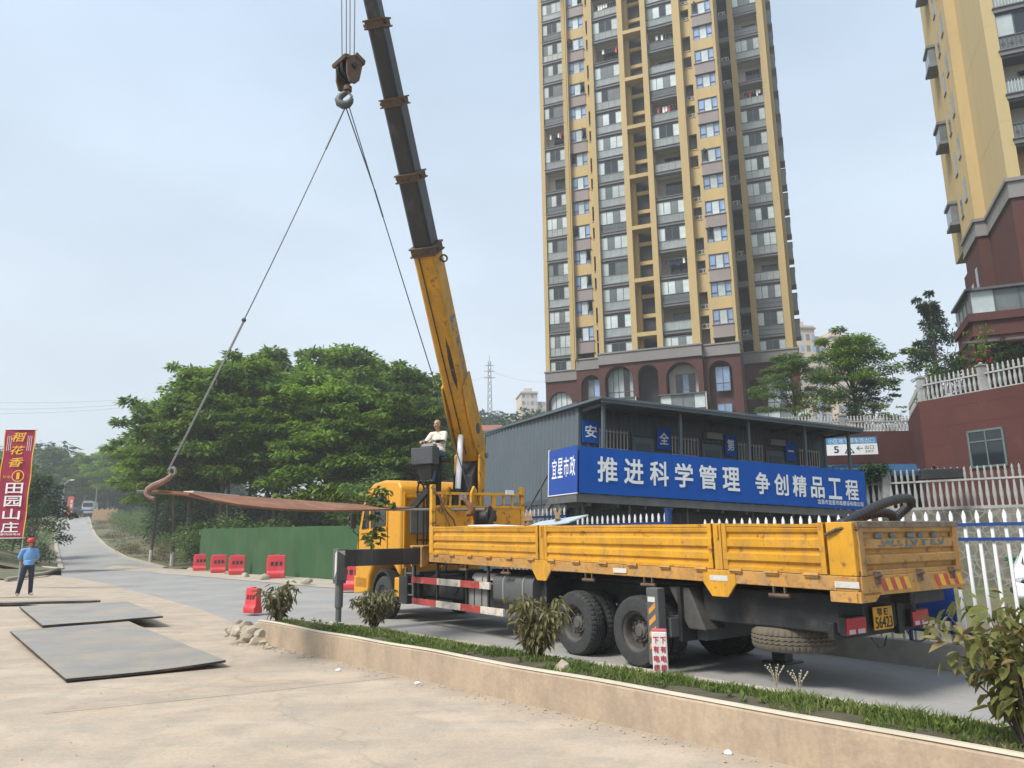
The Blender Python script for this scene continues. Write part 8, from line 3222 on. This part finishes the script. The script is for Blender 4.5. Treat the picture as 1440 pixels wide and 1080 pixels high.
def standing_man(name, loc, rz, label, shirt, trousers, shoe, helmet=True, k=1.0, stance=0.15):
    r = thing(name, label, 'person', loc, rz)
    r.scale = (k, k, k)
    # local: +y is where he faces, x to his right
    hips = {s: Vector((s * 0.095, 0, 0.90)) for s in (-1, 1)}
    feet = {1: Vector((0.24 * stance / 0.15 * 0.9, 0.02, 0.08)), -1: Vector((-0.14 * stance / 0.15, -0.02, 0.08))}
    knee = {s: hips[s].lerp(feet[s], 0.5) + Vector((0.0, 0.03, 0.0)) for s in (-1, 1)}
    sh = {s: Vector((s * 0.185, -0.01, 1.43)) for s in (-1, 1)}
    el = {s: Vector((s * 0.262, -0.12, 1.16)) for s in (-1, 1)}
    wr = {s: Vector((s * 0.09, -0.19, 0.98)) for s in (-1, 1)}
    m = MB()
    for s in (-1, 1):
        capsule(m, hips[s], knee[s], 0.082, 0.056)
        capsule(m, knee[s], feet[s], 0.054, 0.038)
        capsule(m, feet[s], feet[s] + Vector((0.02 * s, 0.13, -0.03)), 0.035, 0.03)
        capsule(m, sh[s], el[s], 0.047, 0.038)
        capsule(m, el[s], wr[s], 0.038, 0.027)
        hand(m, wr[s], Vector((-s * 0.75, -0.1, -0.5)), Vector((0, -1, 0)), s, 0.6)
        capsule(m, sh[s], Vector((s * 0.1, 0, 1.44)), 0.05, 0.06)
    m.ball((0, 0, 1.25), (0.145, 0.09, 0.25), 14, 10)
    m.ball((0, 0, 0.98), (0.14, 0.095, 0.14), 14, 10)
    capsule(m, (0, -0.005, 1.44), (0, 0.015, 1.56), 0.054, 0.05)
    hcen = Vector((0, 0.035, 1.655))
    HR = rotz(0.0)
    head(m, hcen, HR)
    body = fuse(m, 'body', M_SKIN, r, 0.0085)
    face_bits(body, hcen, HR)
    m = MB()
    m.ball((0, 0.0, 1.24), (0.172, 0.112, 0.29), 16, 12)
    m.ball((0, 0.01, 1.04), (0.158, 0.112, 0.14), 16, 10)
    m.tube([(0, 0.0, 1.10), (0, 0.0, 0.955)], [0.13, 0.150], 16)
    for s in (-1, 1):
        capsule(m, (s * 0.07, -0.005, 1.45), sh[s], 0.06, 0.066)
        e_ = sh[s].lerp(el[s], 0.82)
        capsule(m, sh[s], e_, 0.068, 0.070)
    m.tube([(0, -0.005, 1.44), (0, 0.005, 1.505)], [0.075, 0.062], 14)
    st = fuse(m, 'shirt', shirt, r, 0.012)
    m = MB()
    m.ball((0, 0, 0.93), (0.155, 0.112, 0.11), 14, 10)
    for s in (-1, 1):
        capsule(m, hips[s], knee[s], 0.098, 0.075)
        capsule(m, knee[s], feet[s] + Vector((0, 0, 0.0)), 0.074, 0.066)
    fuse(m, 'trousers', trousers, r, 0.012)
    m = MB()
    m.lathe([(0.148, -0.02), (0.152, 0.0), (0.148, 0.02)], (0, 0.0, 0.985), (0, 0, 1), 24, 0, closed=False)
    for v in range(len(m.v)):
        x, y, z = m.v[v]
        m.v[v] = (x * 1.03, y * 0.78, z)
    m.build('belt', M_SHOEB, r, smooth=True)
    for s in (-1, 1):
        m = MB()
        f = feet[s]
        capsule(m, f + Vector((0, -0.03, -0.03)), f + Vector((0.03 * s, 0.17, -0.04)), 0.045, 0.04)
        capsule(m, f + Vector((0.012 * s, 0.05, -0.03)), f + Vector((0.03 * s, 0.15, -0.045)), 0.048, 0.036)
        m.v = [(x, y, max(z, 0.0)) for x, y, z in m.v]
        fuse(m, 'shoe', shoe, r, 0.010, 3)
    if helmet:
        m = MB()
        vs = [(0.108, 0.0), (0.112, 0.03), (0.106, 0.07), (0.085, 0.105), (0.05, 0.125), (0.0001, 0.132)]
        m.lathe(vs, hcen + Vector((0, -0.008, 0.05)), (0, 0, 1), 24)
        m.lathe([(0.106, 0.0), (0.132, -0.004), (0.132, 0.004), (0.106, 0.012)], hcen + Vector((0, 0.008, 0.05)), (0, 0, 1), 24, 0, closed=True)
        m.prism([hcen + Vector((x, y, 0.051)) for x, y in ((-0.10, 0.08), (-0.07, 0.145), (0, 0.165), (0.07, 0.145), (0.10, 0.08))], (0, 0, 0.008))
        for x in (-0.03, 0, 0.03):
            m.tube([hcen + Vector((x, 0.09, 0.10)), hcen + Vector((x, 0.0, 0.168)), hcen + Vector((x, -0.09, 0.11))], 0.008, 6)
        m.build('helmet', M_HELM, r, smooth=True)
        m = MB()
        m.tube([hcen + Vector((-0.085, 0.02, 0.03)), hcen + Vector((-0.06, 0.03, -0.07)), hcen + Vector((0, 0.055, -0.118)), hcen + Vector((0.06, 0.03, -0.07)), hcen + Vector((0.085, 0.02, 0.03))], 0.005, 6)
        m.build('chin_strap', M_INK, r)
    else:
        m = MB()
        m.ball(hcen + Vector((0, -0.018, 0.045)), (0.083, 0.095, 0.088), 14, 10)
        fuse(m, 'hair', M_HAIR, r, 0.012)
    return r


mp_ = onz(35, 838, 0.0)
az = atan2(-mp_.x, -mp_.y)          # towards the camera
standing_man('person', (mp_.x, mp_.y, 0.012), pi + atan2(mp_.x * -1, mp_.y) * 1.0 + 0.15, 'person in a red helmet and light blue shirt standing with hands behind the back', M_SHIRTB, M_NAVY, M_SHOEW, True, 1.0)
mp2 = onz(-22, 841, 0.0)
standing_man('person', (mp2.x, mp2.y, 0.012), pi - 0.9, 'person in grey trousers and black shoes standing beyond the man in the red helmet', M_SHIRTW, M_GREYT, M_SHOEB, True, 1.0)

# seated crane operator: of = forward, os_ = his left
opr = thing('person', 'balding person in a cream shirt seated at the crane controls', 'person', OPt(0, 0, SEATZ))
OI = Matrix.Translation(opr.location).inverted()
Q = lambda f, l, z: OI @ OPt(f, l, SEATZ + z)
OR3 = Matrix((( -os_.x, of.x, 0), (-os_.y, of.y, 0), (0, 0, 1)))     # columns: his right, forward, up
m = MB()
cs, ch = M_SKIN, None
hipsL = {s: Q(-0.02, s * 0.09, 0.09) for s in (-1, 1)}
kneeL = {s: Q(0.40, s * 0.14, 0.10) for s in (-1, 1)}
footL = {s: Q(0.46, s * 0.13, -0.42 - 0.14) for s in (-1, 1)}
shL = {s: Q(0.03, s * 0.185, 0.56) for s in (-1, 1)}
elL = {s: Q(0.20, s * 0.25, 0.33) for s in (-1, 1)}
wrL = {1: Q(0.45, 0.12, 0.36), -1: Q(0.45, -0.14, 0.36)}
for s in (-1, 1):
    capsule(m, hipsL[s], kneeL[s], 0.08, 0.055)
    capsule(m, kneeL[s], footL[s], 0.054, 0.038)
    capsule(m, footL[s], footL[s] + OR3 @ Vector((0, 0.13, -0.03)), 0.036, 0.03)
    capsule(m, shL[s], elL[s], 0.047, 0.038)
    capsule(m, elL[s], wrL[s], 0.038, 0.027)
    hand(m, wrL[s], of * 0.9 + Vector((0, 0, -0.15)), Vector((0, 0, 1)), -s, 0.9)
    capsule(m, shL[s], Q(0.02, s * 0.08, 0.57), 0.05, 0.06)
m.ball(Q(0.0, 0, 0.36), (0.15, 0.10, 0.26), 14, 10, R=OR3)
m.ball(Q(-0.02, 0, 0.12), (0.16, 0.13, 0.13), 14, 10, R=OR3)
capsule(m, Q(0.02, 0, 0.57), Q(0.05, 0, 0.68), 0.055, 0.05)
hc = Q(0.075, 0, 0.785)
head(m, hc, OR3)
body = fuse(m, 'body', M_SKIN, opr, 0.0085)
face_bits(body, hc, OR3)
m = MB()
T = lambda x, y, z: hc + OR3 @ Vector((x, y, z))
for sx in (-1, 1):
    m.ball(T(sx * 0.066, -0.03, 0.012), (0.017, 0.05, 0.034), 10, 6, R=OR3)
m.ball(T(0, -0.082, 0.0), (0.06, 0.03, 0.045), 10, 6, R=OR3)
fuse(m, 'hair', M_HAIR, opr, 0.009)
m = MB()
m.ball(Q(0.0, 0, 0.37), (0.182, 0.128, 0.27), 16, 12, R=OR3)
m.ball(Q(0.02, 0, 0.17), (0.178, 0.15, 0.13), 16, 10, R=OR3)
for s in (-1, 1):
    capsule(m, Q(0.02, s * 0.07, 0.575), shL[s], 0.062, 0.07)
    capsule(m, shL[s], shL[s].lerp(elL[s], 0.72), 0.071, 0.070)
m.tube([Q(0.02, 0, 0.57), Q(0.035, 0, 0.625)], [0.078, 0.066], 14)
fuse(m, 'shirt', M_SHIRTW, opr, 0.012)
m = MB()
for s in (-1, 1):
    capsule(m, elL[s].lerp(shL[s], 0.12), elL[s].lerp(wrL[s], 0.62), 0.049, 0.042)
for p_ in m.pieces():
    fuse(p_, 'arm_cover', M_SLEEVE, opr, 0.010, 3)
m = MB()
m.ball(Q(-0.02, 0, 0.10), (0.172, 0.14, 0.10), 14, 10, R=OR3)
for s in (-1, 1):
    capsule(m, hipsL[s], kneeL[s], 0.095, 0.075)
    capsule(m, kneeL[s], footL[s] + Vector((0, 0, 0.02)), 0.074, 0.06)
fuse(m, 'trousers', M_JEANS, opr, 0.012)
for s in (-1, 1):
    m = MB()
    capsule(m, footL[s] + OR3 @ Vector((0, -0.03, -0.03)), footL[s] + OR3 @ Vector((0, 0.17, -0.035)), 0.045, 0.038)
    fuse(m, 'shoe', M_SHOEB, opr, 0.011, 3)


# ------------------------------------------------------------------ cars, bin, far traffic, poles
def car(name, loc, rz, label, body_m, k=1.0, detail=True):
    r = thing(name, label, 'car', loc, rz, 'cars')
    r.scale = (k, k, k)
    # local: +y forward
    prof = [(-2.15, 0.45), (-2.2, 0.75), (-2.1, 0.98), (-1.75, 1.02), (-1.15, 1.44), (-0.3, 1.50), (0.45, 1.44), (1.15, 1.02), (1.85, 0.90), (2.18, 0.72), (2.22, 0.42), (1.9, 0.26), (-1.9, 0.26)]
    m_ = MB()
    rows__ = []
    for x, sx in ((-0.86, 0), (-0.88, 0.3), (-0.80, 0.8), (0.80, 0.8), (0.88, 0.3), (0.86, 0)):
        pass
    for x, f in ((-0.62, 1.0), (0.62, 1.0)):
        rows__.append([(x, y, z) for y, z in prof])
    lo = [(x, y, min(z, 0.98)) for x in (-0.88,) for y, z in prof]
    hi = [(x, y, min(z, 0.98)) for x in (0.88,) for y, z in prof]
    allr = [lo, rows__[0], rows__[1], hi]
    allr = [rw_ + [rw_[0]] for rw_ in allr]
    m_.sheet(allr)
    m_.add([p for p in lo], [tuple(range(len(lo)))])
    m_.add([p for p in hi], [tuple(range(len(hi) - 1, -1, -1))])
    m_.build('body', body_m, r, bevel=0.05, smooth=True, ang=45, weld=True)
    m_ = MB()
    for sx in (-1, 1):
        m_.prism([(sx * 0.79, -1.5, 1.04), (sx * 0.68, -1.05, 1.38), (sx * 0.66, 0.38, 1.38), (sx * 0.79, 0.95, 1.04)], (sx * 0.02, 0, 0))
    m_.prism([(-0.6, 0.56, 1.42), (0.6, 0.56, 1.42), (0.7, 1.14, 1.06), (-0.7, 1.14, 1.06)], (0, 0.02, 0.02))
    m_.prism([(-0.6, -1.2, 1.42), (0.6, -1.2, 1.42), (0.7, -1.72, 1.06), (-0.7, -1.72, 1.06)], (0, -0.02, 0.02))
    m_.split('window', M_GLASS, r)
    for y in (-1.35, 1.35):
        for sx in (-1, 1):
            m_ = MB()
            m_.lathe([(0.2, 0.0), (0.30, 0.01), (0.33, 0.05), (0.33, 0.17), (0.30, 0.2), (0.0001, 0.2)], (sx * 0.90, y, 0.33), (-sx, 0, 0), 20)
            w__ = m_.build('wheel', M_TYRE, r, smooth=True)
            m_ = MB()
            m_.lathe([(0.2, 0.0), (0.06, 0.03), (0.0001, 0.02)], (sx * 0.90, y, 0.33), (-sx, 0, 0), 14)
            m_.build('rim', M_GALV, w__, smooth=True)
    for sx in (-1, 1):
        m_ = MB()
        m_.ball((sx * 0.70, 2.06, 0.74), (0.17, 0.13, 0.085), 12, 8)
        h_ = m_.build('headlight', mat('headlamp_glass', (0.30, 0.33, 0.36), 0.08, 0.3, 9, spec=0.9), r, smooth=True)
        m_ = MB()
        m_.ball((sx * 0.70, 2.13, 0.74), (0.07, 0.07, 0.055), 10, 6)
        m_.build('lamp', M_INK, h_, smooth=True)
    m_ = MB()
    m_.bx(-0.5, 0.5, 2.19, 2.23, 0.45, 0.62)
    m_.build('grille', M_INK, r)
    return r


cpos = onz(1437, 872, -0.12)
car('parked_car', (cpos.x + 2.0, cpos.y + 1.5, -0.12), radians(146), 'white car parked behind the picket fence at the right edge', M_CAR)
p = onz(1447, 835, -0.1)
bn_ = thing('wheelie_bin', 'green plastic wheelie bin behind the picket fence near the stone wall', 'bin', (p.x, p.y, -0.1), 0.3)
m = MB()
m.hexa([(-0.2, -0.25, 0.08), (0.2, -0.25, 0.08), (0.2, 0.25, 0.08), (-0.2, 0.25, 0.08), (-0.27, -0.32, 0.95), (0.27, -0.32, 0.95), (0.27, 0.32, 0.95), (-0.27, 0.32, 0.95)])
m.build('body', M_BIN, bn_, bevel=0.03)
m = MB()
m.bx(-0.3, 0.3, -0.35, 0.36, 0.955, 1.02)
m.bx(-0.27, 0.27, 0.36, 0.43, 0.9, 0.94)
m.build('lid', M_BIN, bn_, bevel=0.02)
for sx in (-1, 1):
    m = MB()
    m.tube([(sx * 0.2, 0.27, 0.09), (sx * 0.26, 0.27, 0.09)], 0.09, 14)
    m.build('wheel', M_TYRE, bn_)

# far end of the hill road
def at_far(px, py, Y):
    q_ = ony(px, py, Y)
    return Vector((q_.x, Y, q_.z))


a = at_far(125, 724, 150)
b_ = at_far(133, 724, 150)
van = thing('van', 'pale high-roofed van with blue stripe at the far end of the hill road', 'van', (a.x - 0.4, 150, a.z), radians(20))
m = MB()
m.prism([(-1.0, 0, 0.4), (1.0, 0, 0.4), (1.05, 0, 1.5), (0.95, 0, 2.55), (0.7, 0, 2.8), (-0.7, 0, 2.8), (-0.95, 0, 2.55), (-1.05, 0, 1.5)], (0, 5.2, 0))
m.build('body', M_WHITE, van, bevel=0.1)
m = MB()
m.bx(-0.85, 0.85, -0.04, -0.005, 1.55, 2.35)
m.build('windscreen', M_GLASS, van)
m = MB()
m.bx(-1.0, 1.0, -0.05, -0.005, 0.75, 1.0)
m.build('stripe', M_BLUEF, van)
for sx in (-1, 1):
    for y in (0.9, 4.2):
        m = MB()
        m.tube([(sx * 1.02, y, 0.4), (sx * 0.8, y, 0.4)], 0.4, 14)
        m.build('wheel', M_TYRE, van)
for sx in (-1, 1):
    m = MB()
    m.bx(sx * 0.75 - 0.15, sx * 0.75 + 0.15, -0.06, -0.005, 1.1, 1.3)
    m.build('headlight', M_PALEG, van)
a = at_far(117, 724.5, 146)
car('parked_car', (a.x, 142, a.z - 0.1), radians(175), 'small dark grey car at the far end of the hill road', M_CARD)
s0, s1 = at_far(93, 724, 138), at_far(104, 698, 138)
fs = thing('roadside_sign', 'tall narrow orange-red sign board at the far end of the hill road', 'sign', (s0.x, 138, s0.z))
wdt, hgt = s1.x - s0.x, s1.z - s0.z
m = MB()
m.bx(0, wdt, 0, 0.2, 0, hgt)
m.build('board', mat('orange_red_board', (0.45, 0.09, 0.05), 0.6, 0.1, 0.6), fs)
m = MB()
for i, ch in enumerate('农家乐'):
    letters(m, ch, lambda x, y: (x, -0.02, y), wdt * 0.5, wdt * 0.9, hgt * (0.62 - 0.25 * i), hgt * (0.82 - 0.25 * i), 0.03)
m.build('lettering', M_WHITE, fs)
m = MB()
for i in range(5):
    a, b_ = at_far(131 + 4 * i, 733, 128), at_far(135 + 4 * i, 733, 128)
    m.bx(a.x - b_.x, 0, 0, 0.15, 0, 2.2 + 0.3 * (i % 2))
    break
fwl = thing('site_fence', 'short dark plank fence beside the far end of the hill road', 'fence', (at_far(129, 732, 128).x, 128, ground_z(at_far(129, 732, 128).x, 128)))
m = MB()
for i in range(14):
    m.bx(i * 0.3, i * 0.3 + 0.27, 0, 0.05, 0, 1.7 + 0.15 * (i % 3))
m.build('planks', M_WOOD, fwl)
for i in range(4):
    m = MB()
    m.bx(i * 1.35, i * 1.35 + 0.1, 0.06, 0.16, -0.4, 1.75)
    m.build('post', M_WOOD, fwl)


def lamp_post(px, pyt, Y, label, arm):
    b0 = at_far(px, 745, Y)
    zt = at_far(px, pyt, Y).z
    zg = ground_z(b0.x, Y)
    r = thing('street_lamp', label, 'street lamp', (b0.x, Y, zg), 0, 'lamps along the hill road')
    m_ = MB()
    m_.tube([(0, 0, -0.3), (0, 0, zt - zg - 0.4)], [0.13, 0.08], 8)
    m_.build('pole', M_GALV, r, smooth=True)
    m_ = MB()
    m_.tube([(0, 0, zt - zg - 0.45), (arm * 0.5, 0, zt - zg), (arm, 0, zt - zg + 0.08)], 0.06, 6)
    m_.build('arm', M_GALV, r, smooth=True)
    m_ = MB()
    m_.hexa([(arm * 0.8, -0.15, zt - zg), (arm * 1.25, -0.15, zt - zg + 0.04), (arm * 1.25, 0.15, zt - zg + 0.04), (arm * 0.8, 0.15, zt - zg), (arm * 0.8, -0.12, zt - zg + 0.12), (arm * 1.25, -0.1, zt - zg + 0.14), (arm * 1.25, 0.1, zt - zg + 0.14), (arm * 0.8, 0.12, zt - zg + 0.12)])
    m_.build('lamp_head', M_OFFW, r)
    return r


lamp_post(84, 676, 100, 'pale street lamp with an arm reaching right beside the hill road', 1.0)
for px, yt, Y, lab in ((115, 690, 150, 'thin wooden pole left of the van on the hill road'), (132, 686, 135, 'thin pole right of the van on the hill road')):
    b0 = at_far(px, 735, Y)
    m = MB()
    m.tube([(0, 0, -1), (0, 0, at_far(px, yt, Y).z - b0.z)], [0.13, 0.09], 8)
    o = m.build('utility_pole', M_GREYS)
    o.location = b0
    tag(o, lab, 'pole', 'poles by the hill road')

# lattice mast on the hill
Y = 240
b0, tp = at_far(689, 600, Y), at_far(689, 508, Y)
H_ = tp.z - b0.z + 6
pyl = thing('transmission_tower', 'slender steel lattice pylon on the wooded hill beside the boom', 'pylon', (b0.x, Y, b0.z - 6))
m = MB()
wz = lambda z: 0.85 - 0.45 * z / H_
for sx in (-1, 1):
    for sy in (-1, 1):
        m.tube([(sx * wz(0), sy * wz(0), 0), (sx * wz(H_), sy * wz(H_), H_)], 0.10, 5)
n = 13
for i in range(n):
    z0, z1 = H_ * i / n, H_ * (i + 1) / n
    for sy in (-1, 1):
        m.tube([(-wz(z0), sy * wz(z0), z0), (wz(z1), sy * wz(z1), z1)], 0.06, 4)
        m.tube([(wz(z0), sy * wz(z0), z0), (-wz(z1), sy * wz(z1), z1)], 0.06, 4)
m.build('lattice', M_GREYS, pyl)
for zz, ln in ((0.80, 1.9), (0.88, 1.7), (0.95, 1.4)):
    m = MB()
    m.tube([(-ln, 0, H_ * zz), (ln, 0, H_ * zz)], 0.12, 5)
    m.build('crossarm', M_GREYS, pyl)
m = MB()
m.tube([(0, 0, H_), (0, 0, H_ + 2.0)], 0.08, 5)
m.build('spire', M_GREYS, pyl)
# overhead wires on both sides of the sky
for i, (xa, ya, xb, yb, Ya, Yb, lab) in enumerate(((-200, 557, 210, 560, 180, 240, 'uppermost thin power line in the left sky'), (-200, 568, 205, 567, 180, 240, 'middle thin power line in the left sky'), (-200, 577, 205, 571, 180, 240, 'lowest thin power line in the left sky'), (689, 522, 780, 536, 240, 300, 'thin power line running right from the pylon to the pink block'), (689, 528, 560, 545, 240, 260, 'thin power line running left from the pylon behind the boom'))):
    p, q_ = at_far(xa, ya, Ya), at_far(xb, yb, Yb)
    m = MB()
    m.tube([p.lerp(q_, k / 10) - Vector((0, 0, 1.6 * sin(pi * k / 10))) for k in range(11)], 0.035, 4)
    tag(m.build('power_line', M_GREYS), lab, 'power line', 'power lines')
# low house with a terracotta roof on the hill
Y = 120
h0, h1 = at_far(664, 640, Y), at_far(702, 640, Y)
hz = at_far(680, 606, Y).z
hs = thing('hill_house', 'low house with a terracotta roof half hidden behind the office wall', 'house', (h0.x, Y, 2))
wd3 = h1.x - h0.x
m = MB()
m.bx(0, wd3, 0, 6, 0, hz - 2)
m.build('wall', M_BEIGE, hs)
m = MB()
m.prism([(-0.5, -0.6, hz - 2.0), (-0.5, 3, hz - 0.6), (-0.5, 6.6, hz - 2.0), (-0.5, 6.6, hz - 2.2), (-0.5, -0.6, hz - 2.2)], (wd3 + 1.0, 0, 0))
m.build('roof', M_TILE, hs)
m = MB()
for i in range(3):
    m.bx(0.6 + i * 1.8, 1.5 + i * 1.8, -0.05, 0, hz - 4.4, hz - 3.0)
m.split('window', M_GLASS, hs)
# ------------------------------------------------------------------ summer haze
hzm = bpy.data.materials.new('summer_haze')
hzm.use_nodes = True
ht_ = hzm.node_tree
ht_.nodes.remove(ht_.nodes['Principled BSDF'])
pv = ht_.nodes.new('ShaderNodeVolumePrincipled')
pv.inputs['Color'].default_value = (0.86, 0.92, 0.97, 1)
pv.inputs['Density'].default_value = 0.0009
pv.inputs['Anisotropy'].default_value = 0.2
ht_.links.new(pv.outputs[0], ht_.nodes['Material Output'].inputs['Volume'])
mb = MB()
mb.bx(-620, 620, -50, 520, -4, 92)
tag(mb.build('haze', hzm), 'thin pale summer haze filling the air over the whole place', 'haze', kind='stuff')
bpy.data.objects.remove(_fo)
bpy.data.curves.remove(_fc)
